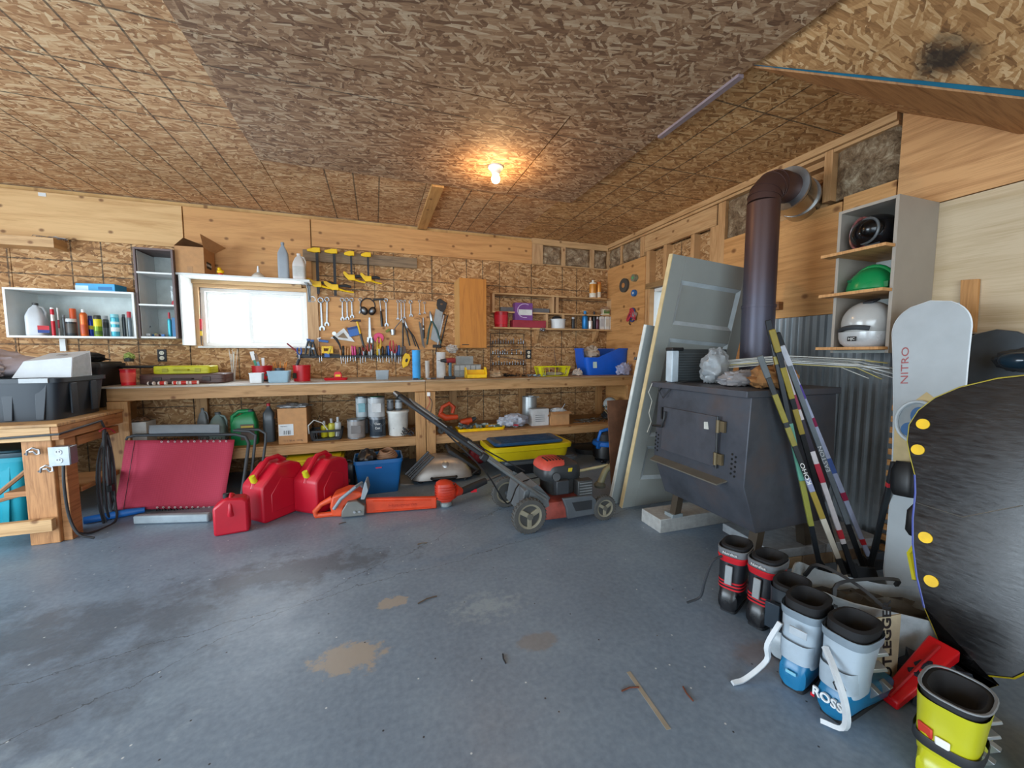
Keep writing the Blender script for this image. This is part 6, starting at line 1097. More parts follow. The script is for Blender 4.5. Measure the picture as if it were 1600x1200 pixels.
# tan string trimmer lying against the shelves
a0 = P('h', 1195, 742, Y=2.95); a1 = P('h', 1395, 700, Y=2.85); r = T('string_trimmer', 'tan string trimmer with curved guard beside the leaning doors', 'trimmer', Vector((a0.x, a0.y, 0)));
tt_ = lambda x, y, Y: P('h', x, y, Y=Y)-r.location
TAN = mat('#8b8768', .5); B('shaft', M().tube([tt_(1195, 742, 2.95), tt_(1395, 700, 2.85)], .012), mat('#b5ad84'), r); B('motor_head', M().tube([tt_(1390, 700, 2.85), tt_(1425, 690, 2.85), tt_(1435, 745, 2.85)], [.03, .04, .03], 12), BLK2, r); B('red_button', M().box(tt_(1440, 672, 2.83), (.03, .02, .01)), RED, r)
B('guard_arm', M().tube([tt_(1420, 695, 2.82), tt_(1370, 740, 2.8), tt_(1335, 830, 2.8)], [.022, .025, .03], 10), TAN, r); B('spool_cap', M().lathe([(.045, 0), (.05, .02), (.03, .045)], c=tt_(1335, 845, 2.8), n=18), mat('#5a5c50'), r)
# ---------------------------------------------------------------- low bench at the left with its totes
r = T('low_workbench', 'low pine bench at the left on a heavy square post', 'workbench', (-2.9, 3.6, 0))
def q(nm, a, b, mt=PINE, bev=.003): return B(nm, M().bb((a[0]+2.9, a[1]-3.6, a[2]), (b[0]+2.9, b[1]-3.6, b[2])), mt, r, bev=bev)
FIR = wood('fir_post', 'xz', '#bc8756', '#87572f', knots=False, grain=1.3, along='v', kd=.5); FIRY = wood('fir_rail', 'yz', '#b88352', '#865630', grain=1.2)
q('worktop', (-3.9, 3.22, .762), (-1.885, 3.90, .782), wood('low_top', 'xy', '#c49a66', '#8a6a48')); q('worktop', (-3.9, 3.901, .762), (-2.10, 4.64, .782), wood('low_top', 'xy', '#c49a66', '#8a6a48'))
q('front_rail', (-3.9, 3.235, .675), (-1.93, 3.272, .761)); q('side_rail', (-1.927, 3.235, .675), (-1.89, 3.90, .761), FIRY); q('foot_rail', (-3.9, 3.215, .10), (-1.95, 3.253, .178))
q('post', (-2.095, 3.273, 0), (-1.95, 3.42, .674), FIR, .005); q('post', (-1.9495, 3.30, 0), (-1.905, 3.40, .674), FIRY); q('rear_post', (-2.2, 4.5, 0), (-2.12, 4.6, .76), PINEZ); q('post', (-3.9, 3.30, 0), (-3.76, 3.44, .674), FIR)
q('side_shelf', (-2.3, 3.43, .28), (-1.91, 3.85, .315), FIRY); q('lower_side_rail', (-1.9495, 3.43, .60), (-1.91, 3.88, .66), FIRY)
p = P('e', 345, 675, Y=3.235); o = T('outlet_box', 'surface mounted grey metal outlet box on the heavy bench post', 'outlet', (p.x, 3.255-.0, p.z)); B('box', M().bb((-.045, -.05, -.058), (.055, .016, .058)), STEEL, o, bev=.004); B('cover_plate', M().bb((-.048, -.053, -.06), (.05, -.050, .06)), mat('#b9c2c8', .4, .3), o, bev=.002)
for s in (-1, 1): f_ = B('socket', M().lathe([(.018, 0), (.018, .003)], rot=(R(90), 0, 0), c=(0, -.053, s*.026), n=16), mat('#c4cacd'), o); B('slot', M().bb((-.008, -.0572, s*.026), (-.005, -.0562, s*.026+.009)).bb((.005, -.0572, s*.026), (.008, -.0562, s*.026+.009)), BLK, f_)
B('cable', M().tube(curve([(.0, -.02, -.06), (-.0, -.03, -.2), (.005, -.02, -.4), (.05, -.03, -.52), (.12, -.02, p.z*-.97+.0)]), .008), BLK2, o)
for i, (x_, y_, lb) in enumerate(((190, 655, 'upper chrome scroll hook screwed to the bench post'), (265, 750, 'lower chrome scroll hook screwed to the bench post'))):
    p = P('e', x_, y_, Y=3.262); tag(B('scroll_hook', M().tube([(-.045, 0, -.012), (-.03, -.012, -.016), (-.025, -.012, .01), (0, -.014, .026), (.028, -.012, .012), (.03, -.012, -.014), (.014, -.012, -.016), (.004, -.016, .004), (-.014, -.014, .002)], .006, 8), CHR, None, p), lb, 'hook')
# cable stapled under the bench edge
tag(B('bench_cable', M().tube([(-2.9, 3.222, .70), (-2.2, 3.222, .705), (-1.88, 3.222, .715), (-1.878, 3.4, .725), (-1.878, 3.62, .735), (-1.878, 3.66, .66)], .007), DGR), 'dark cable running along the front edge of the low bench', 'cable')
# hanging extension cord
cx_, cy_ = -1.865, 3.62; r = T('extension_cord', 'coiled black extension cord hanging at the right end of the low bench', 'cord', (cx_, cy_, .66))
for k in range(6):
    s = .035+.018*k; dz = .40+.03*k; B('cord_loop', M().tube([(.01*math.sin(k), s*.62*math.cos(t_)*(1+.4*math.sin(t_+k)), -.02*k+.01-(dz*.62)*(1-math.sin(t_))) for t_ in [i*2*math.pi/18 for i in range(18)]], .0075, 6, True), BLK2 if k % 2 else mat('#4a4f54', .5), r)
B('plug', M().box((.02, -.02, -.42), (.03, .035, .05)), BLK, r, bev=.004); B('red_tie', M().tube([(.01, -.07, .01), (.0, .0, .02), (.01, .06, .0), (.02, .08, -.03)], .006), mat('#a8323a'), r); B('cord_tail', M().tube(curve([(.0, .05, -.35), (.03, .0, -.55), (.06, -.08, -.652), (.02, -.25, -.652), (-.02, -.32, -.62)]), .0075), BLK2, r)
# big black tote on bench with white carton and towel
r = tote('dark_storage_tote', 'large blue black storage tote on the low bench with ribbed sides', -2.36, 3.62, .84, .52, .275, '#222b34', z=.7825, ribs=5, tap=.9)
for i in range(2): B('side_rib', M().bb((.40, -.14+.2*i, .03), (.412, -.08+.2*i, .24)), mat('#222b34', .42), r, bev=.003)
B('tote_rim_tape', M().box((.3, -.262, .262), (.14, .006, .03)), mat('#a9afb2', .4), r, bev=.001); zt6 = .7825+.275
P0 = P('e', 118, 255, Y=3.42); p1_ = P('e', 490, 250, Y=3.6)
r = T('white_carton', 'white corrugated carton with taped side lying on the dark tote', 'box', (-2.09, 3.60, zt6+.001), .10); r.scale = (.78, 1, .9); mt = mat('#cfd6dc', .55, 0, .05)
B('carton', M().add([(-.19, -.13, 0), (.17, -.13, 0), (.17, .13, 0), (-.19, .13, 0), (-.13, -.10, .12), (.17, -.10, .15), (.17, .13, .20), (-.10, .13, .18)], [(3, 2, 1, 0), (4, 5, 6, 7), (0, 1, 5, 4), (1, 2, 6, 5), (2, 3, 7, 6), (3, 0, 4, 7)]), mt, r, smooth=False, bev=.002); B('film', M().add([(.1712, -.12, .0), (.1712, .12, .0), (.1712, .12, .19), (.1712, -.09, .145)], [(0, 1, 2, 3)]), clear('#b9c0c4', .6), r); B('print_mark', M().box((.05, .0, .168), (.06, .03, .003), (.2, -.07, 0)), mat('#8a8078'), r)
mb = M().blob((0, 0, .08), (.30, .19, .12), 110, .22, 2.2, 48, 30, flat=0)
tag(B('towel', mb, mat('#b4aab0', .9, 0, .1, 8, .6), None, (-2.52, 3.62, zt6)), 'crumpled greyish mauve towel heaped on the dark tote', 'towel')
tag(B('towel', M().blob((0, 0, .05), (.17, .12, .07), 112, .3, 2.5, 36, 24, flat=0), mat('#cfc6c8', .9, 0, .1, 8, .6), None, (-2.44, 3.47, zt6)), 'pale folded cloth edge beside the white carton on the tote', 'towel')
# bins behind
r = tote('black_bin', 'tall glossy black bin standing behind the dark tote', -2.26, 4.22, .36, .36, .34, '#1b1c22', z=.7825, ribs=2, tap=.92, lid='#26292e'); zt7 = .7825+.34+.027
tag(B('black_netting', M().blob((0, 0, .03), (.17, .12, .05), 120, .3, 3, flat=0), BLK2, None, (-2.30, 4.22, zt7)), 'crumpled black netting on the lid of the black bin', 'netting')
p = P('e', 715, 155, Y=4.25); tub('e', 680, 138, 745, 178, 4.25, zt7, '#2c3230', 'black pot with a pale green tuft on the black bin', 'black_pot', 'pot'); 
tag(B('green_tuft', M().blob((0, 0, .0), (.035, .03, .03), 121, .7, 5), mat('#9cae5c', .7), None, (p.x, 4.25, P('e', 715, 132, Y=4.25).z)), 'pale green tuft sitting on the black pot', 'plant')
tag(B('flat_black_tray', M().loft([rrect(.30*k, .2*k, z_, .3) for k, z_ in ((.9, 0), (1, .012), (1, .02))]), BLK2, None, (-1.93, 4.36, P('e', 715, 195, Y=4.3).z), bev=0), 'thin flat black lid reaching over the left bench end', 'lid')
for o_ in bpy.data.objects:
    pass
# turquoise tote under and timber pieces
tote('turquoise_tote', 'turquoise storage tote under the low bench', -2.70, 3.86, .74, .42, .52, '#15a0b4', z=.0, ribs=4, tap=.86, lid='#0f3f4c')
for i, (a, b1) in enumerate((((0, 880), (135, 770)), ((0, 925), (140, 885)))):
    A0, A1 = P('e', *a, Y=3.55), P('e', *b1, Y=3.55); d = A1-A0; tag(B('bent_wood_strip', M().tube([A0*1-d*.6-A0, d*.5, d*1.1], [.014, .014, .014], 6), mat('#9a7250', .6), None, A0), ('upper curved brown wood strip in front of the turquoise tote', 'lower curved brown wood strip in front of the turquoise tote')[i], 'wood strip')
a = base('e', 420, 1085); tag(B('blue_tarp_roll', M().tube([(0, 0, .03), (.2, .08, .03), (.30, .11, .028)], [.026, .028, .02], 10), mat('#1c6cc0', .5), None, (a.x, a.y+.08, 0)), 'blue rolled plastic lying under the coiled cord', 'tarp')
r = T('dark_crate', 'dark crate in the shadow under the left bench end', 'crate', (-1.72, 4.25, 0)); B('crate', M().loft([rrect(.5*k, .36*k, z_, .2) for k, z_ in ((.9, 0), (1, .26), (.93, .26), (.85, .02))]), BLK2, r)

# ---------------------------------------------------------------- leaning doors
def leandoor(name, label, foot, top, wd, panels, mt, edge, th=.035):
    foot, top = Vector(foot), Vector(top); e1 = (top-foot); L = e1.length; e1.normalize(); e2 = Vector((1, 0, 0)); e2 = (e2-e1*e2.dot(e1)).normalized(); n = e1.cross(e2).normalized()
    if n.y > 0: n = -n
    r = T(name, label, 'door', foot); m = Matrix((e2, -n, e1)).transposed(); r.rotation_euler = m.to_euler()
    # local: x = across, y = thickness away from camera, z = up
    zs = [0]+[z for p_ in panels for z in p_]+[L]
    s = .115
    B('stile', M().bb((0, 0, 0), (s, th, L)), mt, r, bev=.002); B('stile', M().bb((wd-s, 0, 0), (wd, th, L)), mt, r, bev=.002)
    for i in range(0, len(zs), 2): B('rail', M().bb((s+.0005, 0.0005, zs[i]), (wd-s-.0005, th-.0005, zs[i+1])), mt, r, bev=.002)
    for a, b1 in panels:
        B('panel', M().bb((s, th*.45, a), (wd-s, th*.8, b1)), mt, r)
        mo = M(); w_ = .028
        for (x0, z0, x1, z1) in ((s, a, wd-s, a), (wd-s, a, wd-s, b1), (wd-s, b1, s, b1), (s, b1, s, a)):
            dx, dz = (x1-x0), (z1-z0); l_ = math.hypot(dx, dz); nx, nz_ = -dz/l_*w_, dx/l_*w_; ux, uz = dx/l_*w_, dz/l_*w_
            mo.add([(x0, .001, z0), (x1, .001, z1), (x1+nx-ux, th*.45, z1+nz_-uz), (x0+nx+ux, th*.45, z0+nz_+uz)], [(0, 1, 2, 3)])
        B('moulding', mo, mat('#b4bdc0', .4), r, smooth=False)
    B('raw_edge', M().bb((-.006, .0, 0), (0, th, L)), edge, r); return r
DG = mat('#969a95', .5, 0, .05, 3)
leandoor('grey_panel_door', 'grey panelled door leaning sideways behind the wood stove', (1.815, 2.56, 0), (1.95, 2.235, 1.90), .80, ((.24, .52), (.60, .80) if False else (.60, 1.36), (1.46, 1.77)), DG, mat('#cdb98c', .6))
leandoor('grey_flat_door', 'shorter grey door leaning behind the panelled grey door', (1.775, 2.66, 0), (1.91, 2.44, 1.43), .62, ((.12, 1.3),), mat('#98a09f', .5, 0, .05), mat('#d5dcd8', .5), .03)
o = tag(B('rusty_sheet', M().box((0, 0, .41), (.55, .012, .82), (-.12, 0, 0)), mat('#6e4a34', .7, .2, .25), None, (2.12, 2.80, .004)), 'rusty brown sheet standing behind both leaning grey doors', 'sheet')

# ---------------------------------------------------------------- wood stove
m, nt, b = newmat('blued_steel'); tc = N(nt, 'ShaderNodeTexCoord').outputs['Object']; n1 = nz(nt, tc, 3, 6, .65); n2 = nz(nt, tc, 18, 4)
nt.links.new(mixc(nt, mth(nt, 'MULTIPLY', n2, .35), ramp(nt, n1, [(.3, '#303136'), (.5, '#43464e'), (.68, '#504543'), (.8, '#634d42')]), lin('#646a74')), b.inputs['Base Color'])
b.inputs['Metallic'].default_value = .35; b.inputs['Roughness'].default_value = .48; bump(nt, b, n2, .08, .003); IRON = m
RUST = mat('#463030', .6, .3, .3, 6)
SY0, SY1 = 1.47, 2.16; cy_ = (SY0+SY1)/2; r = T('wood_stove', 'large dark steel wood stove with faceted sides on short legs', 'stove', (2.12, cy_, 0)); hw = (SY1-SY0)/2
pr = [(-.32, .995), (-.345, .53), (-.245, .27), (.25, .27), (.34, .53), (.32, .995)]
B('body', M().prism(pr, hw*2, 'xz'), IRON, r, bev=.004); B('top_plate', M().bb((-.365, -hw-.012, .995), (.34, hw+.02, 1.03)), IRON, r, bev=.003)
def sx(z): return -.32-(.995-z)/.465*.025
dz0, dz1 = .59, .87
d_ = B('door', M().add([(sx(dz0)-.014, -.16, dz0), (sx(dz0)-.014, .27, dz0), (sx(dz1)-.014, .27, dz1), (sx(dz1)-.014, -.16, dz1), (sx(dz0), -.16, dz0), (sx(dz0), .27, dz0), (sx(dz1), .27, dz1), (sx(dz1), -.16, dz1)], [(0, 1, 2, 3), (7, 6, 5, 4), (0, 4, 5, 1), (1, 5, 6, 2), (2, 6, 7, 3), (3, 7, 4, 0)]), IRON, r, bev=.002)
for z_ in (.64, .82): B('hinge', M().cyl((sx(z_)-.022, -.175, z_-.035), (sx(z_)-.022, -.175, z_+.035), .011, n=10).bb((sx(z_)-.02, -.215, z_-.03), (sx(z_)-.005, -.175, z_+.03)), mat('#6d6048', .5, .6), r)
B('hinge_rod', M().cyl((sx(.73)-.02, -.175, .585), (sx(.73)-.02, -.175, .875), .007, n=8), BLK, r)
B('latch_handle', M().tube([(sx(.84)-.03, .235, .845), (sx(.84)-.03, .24, .80), (sx(.75)-.035, .25, .745), (sx(.74)-.03, .34, .735)], .008), BLK, r); B('keeper_slot', M().bb((sx(.82)-.008, .285, .785), (sx(.82)-.001, .298, .865)), BLK, r)
B('badge', M().prism([(-.018, -.02), (.014, -.022), (.016, .018), (-.01, .022)], .003, 'yz', (sx(.81)-.0165, -.09, .81)), mat('#bfc0b8', .6), r)
holes = []
for yb_, n_, m_ in ((.315, 2, 5), (-.285, 2, 5)):
    for i in range(n_):
        for j in range(m_): z_ = .57+.026*j+(.01*i); B('vent_hole', M().cyl((sx(z_)-.003, yb_+(.022*i), z_), (sx(z_)+.004, yb_+.022*i, z_), .006, n=10), mat('#050505', .9, 0, 0), r)
B('ash_lip', M().add([(-.345, -.245, .535), (-.345, .33, .535), (-.415, .30, .522), (-.415, -.24, .522), (-.345, -.245, .528), (-.345, .33, .528), (-.415, .30, .515), (-.415, -.24, .515)], [(0, 1, 2, 3), (7, 6, 5, 4), (0, 4, 5, 1), (1, 5, 6, 2), (2, 6, 7, 3), (3, 7, 4, 0)]), mat('#6a665c', .6, .3), r)
for s in (-1, 1):
    for x_ in (-.19, .2): B('leg', M().prism([(-.03, 0), (.02, .005), (.05, .16), (-.0, .16)] if x_ < 0 else [(-.02, 0), (.03, 0), (.0, .16), (-.05, .16)], .05, 'xz', (x_, s*(hw-.05), .122)), mat('#4a4034', .6, .3), r)
# flue pipe
PX, PY, pr_ = 2.41, 1.95, .095
fl_ = T('stove_pipe', 'rusty dark stove pipe rising from the stove and bending into the wall', 'pipe', (PX, PY, 1.031)); z0_ = 1.031
zE = P('t', 1190, 300, Y=PY).z-.02; ex = .13; pts = [(0, 0, 0), (0, 0, zE-z0_-.05)]
m, nt, b = newmat('heat_stained_pipe'); tc = N(nt, 'ShaderNodeTexCoord').outputs['Object']; s_ = N(nt, 'ShaderNodeSeparateXYZ'); nt.links.new(tc, s_.inputs[0])
g_ = mth(nt, 'ADD', mth(nt, 'MULTIPLY', s_.outputs[2], .75), mth(nt, 'MULTIPLY', nz(nt, tc, 5, 5), .25))
nt.links.new(ramp(nt, g_, [(.1, '#3d3c46'), (.45, '#4a4a58'), (.7, '#4d3d40'), (.95, '#553c36')]), b.inputs['Base Color']); b.inputs['Metallic'].default_value = .4; b.inputs['Roughness'].default_value = .42; PIPE = m
B('lower_section', M().cyl((0, 0, 0), (0, 0, .50), pr_+.002, n=32), PIPE, fl_); B('upper_section', M().cyl((0, 0, .495), (0, 0, zE-z0_-.05), pr_, n=32), PIPE, fl_); B('joint_band', M().cyl((0, 0, .488), (0, 0, .505), pr_+.006, n=32), PIPE, fl_); B('joint_band', M().cyl((0, 0, 0), (0, 0, .05), pr_+.007, n=32), PIPE, fl_)
eb = [(ex*(1-math.cos(t_))+.02*0, 0, zE-z0_-.05+ex*math.sin(t_)) for t_ in [R(i*15) for i in range(7)]]; e_end = (ex+.14, .02, zE-z0_-.05+ex)
B('elbow', M().tube(eb+[e_end], pr_*.99, 28), PIPE, fl_)
for i in (1, 2, 4, 5): c_ = Vector(eb[i]); t_ = Vector((math.sin(R(i*15)), 0, math.cos(R(i*15))))*.005; B('elbow_seam', M().cyl(c_-t_, c_+t_, pr_+.003, n=28), PIPE, fl_)
dz_ = Vector(e_end); d1 = Vector((XR+.09-PX, .20, dz_.z+.0))
B('insulated_duct', M().cyl(dz_-Vector((.03, 0, 0)), d1, .13, n=36), mat('#a7a49a', .22, .95, .1, 6), fl_); B('flange', M().cyl(dz_-Vector((.05, .004, 0)), dz_-Vector((.03, 0, 0)), .136, n=36), CHR, fl_); k_ = dz_.lerp(d1, .4); k2_ = dz_.lerp(d1, .46); B('duct_band', M().cyl(k_, k2_, .134, n=36), CHR, fl_)
# support blocks
t_ = mat('#a4a6a4', .85, 0, .12, 30, .4)
tag(B('concrete_slab', M().bb((-.36, -.10, 0), (.36, .11, .095)), t_, None, (2.16, 2.19, 0), (0, 0, -.03), .004), 'pale concrete block under the left front leg of the stove', 'block')
tag(B('small_block', M().box((0, 0, .013), (.09, .08, .026)), mat('#8f9a9e', .6, .2), None, (1.93, 2.13, .0955), bev=.003), 'small grey block between stove leg and concrete slab', 'block')
hr = T('hearth', 'paver hearth with a course of tan bricks under the stove', 'hearth', (2.46, 1.64, 0), -.12); 
for i in range(7): B('brick', M().box((-.33+.11*i, -.10, .033), (.105, .14, .065)), mat(('#8c7860', '#a08a6c', '#7f6d5a')[i % 3], .85, 0, .15, 30, .4), hr, bev=.003)
B('paver', M().bb((-.38, -.17, .067), (.0, .2, .12)), mat('#8b9196', .8, 0, .15, 25, .3), hr, bev=.004); B('paver', M().bb((.005, -.17, .067), (.40, .2, .12)), mat('#969a9c', .8, 0, .15, 25, .3), hr, bev=.004)
# on the stove
ZT = 1.031
r = T('panel_heater', 'dark slatted heater with a light grey edge on the stove top', 'heater', (1.95, 2.10, ZT), 0)
hx0 = P('i', 365, 900, Y=2.10).x-1.95; hx1 = P('i', 740, 900, Y=2.10).x-1.95; hh_ = P('i', 400, 785, Y=2.10).z-ZT
B('edge_post', M().bb((hx0, -.03, 0), (hx0+.055, .03, hh_-.02)), mat('#b5c3cc', .35), r, bev=.006); B('corner_cap', M().bb((hx0-.004, -.034, hh_-.02), (hx0+.09, .034, hh_)), BLK, r, bev=.006); B('panel', M().bb((hx0+.056, -.012, .0), (hx1, .018, hh_-.01)), mat('#3c4244', .5), r, bev=.003)
for i in range(11): B('slat', M().bb((hx0+.06, -.018, .012+i*(hh_-.04)/11), (hx1-.005, -.0125, .012+i*(hh_-.04)/11+.009)), mat('#565d60', .4, .3), r)
tag(B('clear_bag', M().blob((0, 0, .09), (.09, .07, .13), 130, .28, 2.4, 36, 26, flat=0), clear('#a9afb3', .7), None, (2.02, 1.91, ZT)), 'tall crumpled clear plastic bag standing on the stove', 'bag')
tag(B('rumpled_bag', M().blob((0, 0, .035), (.15, .08, .055), 131, .3, 3, 30, 20, flat=0), clear('#a8a6a8', .85), None, (2.03, 1.73, ZT)), 'low rumpled plastic and cloth heap at the front of the stove top', 'bag')
tag(B('brown_paper', M().blob((0, 0, .05), (.13, .09, .075), 132, .38, 2.6, 28, 18, flat=0), mat('#9a6c3e', .8, 0, .25, 12, .5), None, (2.05, 1.55, ZT)), 'crumpled brown kraft paper at the right front of the stove', 'paper')
tag(B('black_tray', M().loft([rrect(.34*k, .22*k, z_, .3) for k, z_ in ((.9, 0), (1, .015), (.96, .015))]), BLK2, None, (2.22, 1.72, ZT), bev=0), 'thin black tray lying under the clutter on the stove top', 'tray')
r = T('wire_bundle', 'bundle of thin white and yellow rods lying across the stove top', 'rods', (2.28, 1.62, ZT))
for i in range(22):
    yy = .02*math.sin(i*2.1); zz = .10+.009*(i % 6); c = ('#c8c8c0', '#a9a99e', '#b8a95a', '#d8dcdc', '#8d8f8c')[i % 5]
    B('rod', M().tube([(-.26+.02*(i % 5), .30+.01*i*.3, zz-.01), (-.02, .06+yy, zz+.03), (.20+.03*(i % 4), -.14-.015*(i % 7), zz+.01), (.30+.04*(i % 4), -.22-.03*(i % 5), zz-.05+.02*(i % 3))], .0028, 5), mat(c, .4), r)
tag(B('draped_black_cord', M().tube([(-.0, .04, .01), (-.03, -.0, .008), (-.09, .0, -.06), (-.10, -.05, -.10), (-.05, -.10, .0), (.02, -.12, .01)], .005), BLK, None, (1.86, 2.12, ZT)), 'thin black cord draped over the left corner of the stove top', 'cord')
tag(B('hanging_wire', M().tube([(0, 0, 0), (-.02, .01, -.06), (.01, .01, -.12), (-.02, 0, -.2), (.0, 0, -.26), (-.03, 0, -.33)], .0025, 5), mat('#b3b0a4', .4), None, (1.744, 2.16, 1.02)), 'thin pale wire hanging down the stove left edge', 'wire')
tag(B('pipe_hook_block', M().box((0, 0, 0), (.05, .09, .06)), wood('block_yz', 'yz', '#8c5a30', '#5f3a1c', knots=False), None, (XR-.044, P('i', 1105, 510, X=XR).y, P('i', 1105, 510, X=XR).z), bev=.003), 'small brown wooden block on the plywood right of the pipe', 'block')

# ---------------------------------------------------------------- lawn mower
r = T('lawn_mower', 'red and black push lawn mower with large grey wheels and folded back handle', 'mower', (1.26, 2.65, 0))
TREAD = mat('#4b4a47', .75, 0, .15, 20, .4); HUB = mat('#857f6c', .6); DECK = mat('#9a4438', .55, .1, .35, 7)
def wheel(x, y, rad, wd_, s, lab=None):
    w_ = B('wheel', M().lathe([(rad*.72, -wd_/2), (rad*.95, -wd_/2), (rad, -wd_*.3), (rad, wd_*.3), (rad*.95, wd_/2), (rad*.72, wd_/2)], ring=True, rot=(R(90), 0, 0), c=(x, y, rad), n=32), TREAD, r)
    lug = M()
    for i in range(30): a = i*2*math.pi/30; lug.box((x+math.cos(a)*rad, y, rad+math.sin(a)*rad), (.008, wd_*.8, .008), (0, -a, 0))
    B('tread_lugs', lug, TREAD, w_)['kind'] = 'stuff'
    B('rim', M().lathe([(rad*.60, -wd_*.35), (rad*.74, -wd_*.45), (rad*.74, wd_*.45), (rad*.6, wd_*.35)], ring=True, rot=(R(90), 0, 0), c=(x, y, rad), n=28), HUB, w_)
    B('web', M().cyl((x, y-wd_*.12, rad), (x, y+wd_*.12, rad), rad*.7, n=28), mat('#3f3f3d', .7), w_)
    for k in range(3): a = k*2*math.pi/3+.5; B('spoke', M().box((x+math.cos(a)*rad*.38, y+s*wd_*.25, rad+math.sin(a)*rad*.38), (rad*.56, wd_*.35, rad*.26), (0, -a, 0)), HUB, w_, bev=.003)
    B('hub', M().cyl((x, y+s*wd_*.1, rad), (x, y+s*wd_*.6, rad), rad*.18, n=14), mat('#5a574e', .6), w_)
for s in (-1, 1): wheel(-.30, s*.245, .120, .045, s); wheel(.30, s*.225, .090, .04, s)
B('deck', M().loft([rrect(.50*k, .42*k, z_, .4, 36, cx=.02) for k, z_ in ((.98, .05), (1, .055), (1, .12), (.9, .165), (.6, .18))]), DECK, r)
B('rear_chute', M().prism([(-.33, .10), (-.16, .08), (-.10, .19), (-.20, .30), (-.30, .26)], .32, 'xz'), mat('#5b6063', .55), r, bev=.006); B('axle', M().cyl((-.30, -.22, .12), (-.30, .22, .12), .02, n=12), DGR, r)
sp_ = B('side_guard', M().prism([(-.02, .05), (.20, .055), (.21, .16), (.17, .20), (-.06, .20), (-.03, .12)], .03, 'xz', (.02, -.222, 0)), mat('#50555a', .5), r, bev=.006); B('recess', M().prism([(.03, .10), (.16, .10), (.16, .165), (.0, .165)], .004, 'xz', (.03, -.239, 0)), BLK2, sp_)
eng = B('engine_block', M().loft([rrect(.26*k, .26*k, z_, .5, 28, cx=.03) for k, z_ in ((.8, .18), (.9, .20), (.95, .30))]), mat('#3c3d3c', .6, .3, .2, 12), r)
B('shroud', M().loft([rrect(.32*k, .29*k, z_, .55, 32, cx=.02) for k, z_ in ((.95, .295), (1, .31), (1, .36), (.9, .40), (.6, .425), (.2, .43))]), mat('#2f3234', .4), r)
B('red_cover', M().loft([rrect(.22*k, .25*k, z_, .6, 28, cx=-.03) for k, z_ in ((1.05, .375), (1, .405), (.75, .433), (.3, .442))]), mat('#c24a3c', .5), r)
for i in range(6): B('vent_slot', M().box((-.09+.025*i, -.03, .438), (.008, .10, .008)), BLK, r)
mf = B('muffler_guard', M().bb((.10, -.20, .19), (.22, -.13, .30)), mat('#4a4c4c', .5, .4), r, bev=.005)
for i in range(5): B('guard_slat', M().bb((.11, -.206, .20+.02*i), (.21, -.2005, .208+.02*i)), mat('#8d9090', .4, .5), mf)
B('fuel_cap', M().cyl((-.05, -.13, .33), (-.06, -.17, .34), .028, n=18), BLK, r); B('air_filter', M().box((-.02, -.165, .265), (.10, .06, .10)), mat('#33363a', .5), r, bev=.006); B('warning_sticker', M().box((.06, -.148, .375), (.03, .004, .03), (.3, 0, 0)), mat('#c8b02c'), r)
B('oil_cap', M().cyl((.24, -.02, .17), (.26, -.03, .24), .022, n=12), BLK, r)
H0 = (-.24, .20); H1 = (-1.11, .17)
for s in (-1, 1):
    B('handle_tube', M().tube([(-.16, s*.20, .20), (-.35, s*.20, .345), (-.62, s*.20, .56)], .013, 10), mat('#8a8d8c', .35, .6), r); B('upper_handle_tube', M().tube([(-.60, s*.215, .545), (-.86, s*.20, .745), (-1.06, s*.15, .90), (-1.12, s*.10, .945)], .014, 10), BLK2, r)
    B('knob', M().box((-.61, s*.235, .55), (.05, .04, .05), (0, .6, 0)), BLK, r, bev=.008); B('lower_bracket', M().prism([(-.30, .12), (-.12, .12), (-.14, .22), (-.26, .30)], .008, 'xz', (0, s*.19, 0)), mat('#6f7476', .5, .4), r)
B('grip_bar', M().tube([(-1.12, -.10, .945), (-1.14, 0, .96), (-1.12, .10, .945)], .017, 12), BLK, r); B('control_bail', M().tube([(-.84, -.18, .75), (-1.02, -.12, .89), (-1.05, 0, .92), (-1.02, .12, .89), (-.84, .18, .75)], .006), STEEL, r)
B('cable', M().tube(curve([(-.85, -.17, .72), (-.6, -.22, .45), (-.42, -.14, .18), (-.3, -.05, .28), (-.1, 0, .30)]), .005), BLK, r); B('cable', M().tube(curve([(-.84, .18, .73), (-.5, .15, .50), (-.2, .1, .32)]), .005), BLK, r)

# ---------------------------------------------------------------- helmets in the side cabinet
CAB = mat('#a39a8e', .45, 0, .04)
hc = opencab('side_cabinet', 'grey open cabinet on the right wall with three helmets', 0, .288, 0, .355, 1.222, 2.055, (), mt=mat('#8e9490', .5), edge=CAB, t=.016)
hc.location = (XR-.02, 1.487, 1.222); hc.rotation_euler = (0, 0, R(-90))
zsA = [P('k', 560, 418, X=2.56).z, P('k', 550, 668, X=2.56).z, 1.240]
for i, z_ in enumerate(zsA): B('wood_shelf', M().bb((-.127, -.34, z_-1.222-.0), (.127, -.012, z_-1.222+.016)).bb((-.175, -.44, z_-1.222), (.142, -.3575, z_-1.222+.016)).bb((-.127, -.3575, z_-1.222), (.127, -.34, z_-1.222+.016)), wood('cedar_shelf', 'xy', '#cf9a62', '#a8713c', knots=False, along='v'), hc)
hx, hy = 2.735, 1.487
r = T('hard_hat', 'green hard hat with a brim on the middle shelf of the side cabinet', 'hard hat', (hx-.02, hy, zsA[1]+.017)); G_ = mat('#11874a', .3, 0, .04)
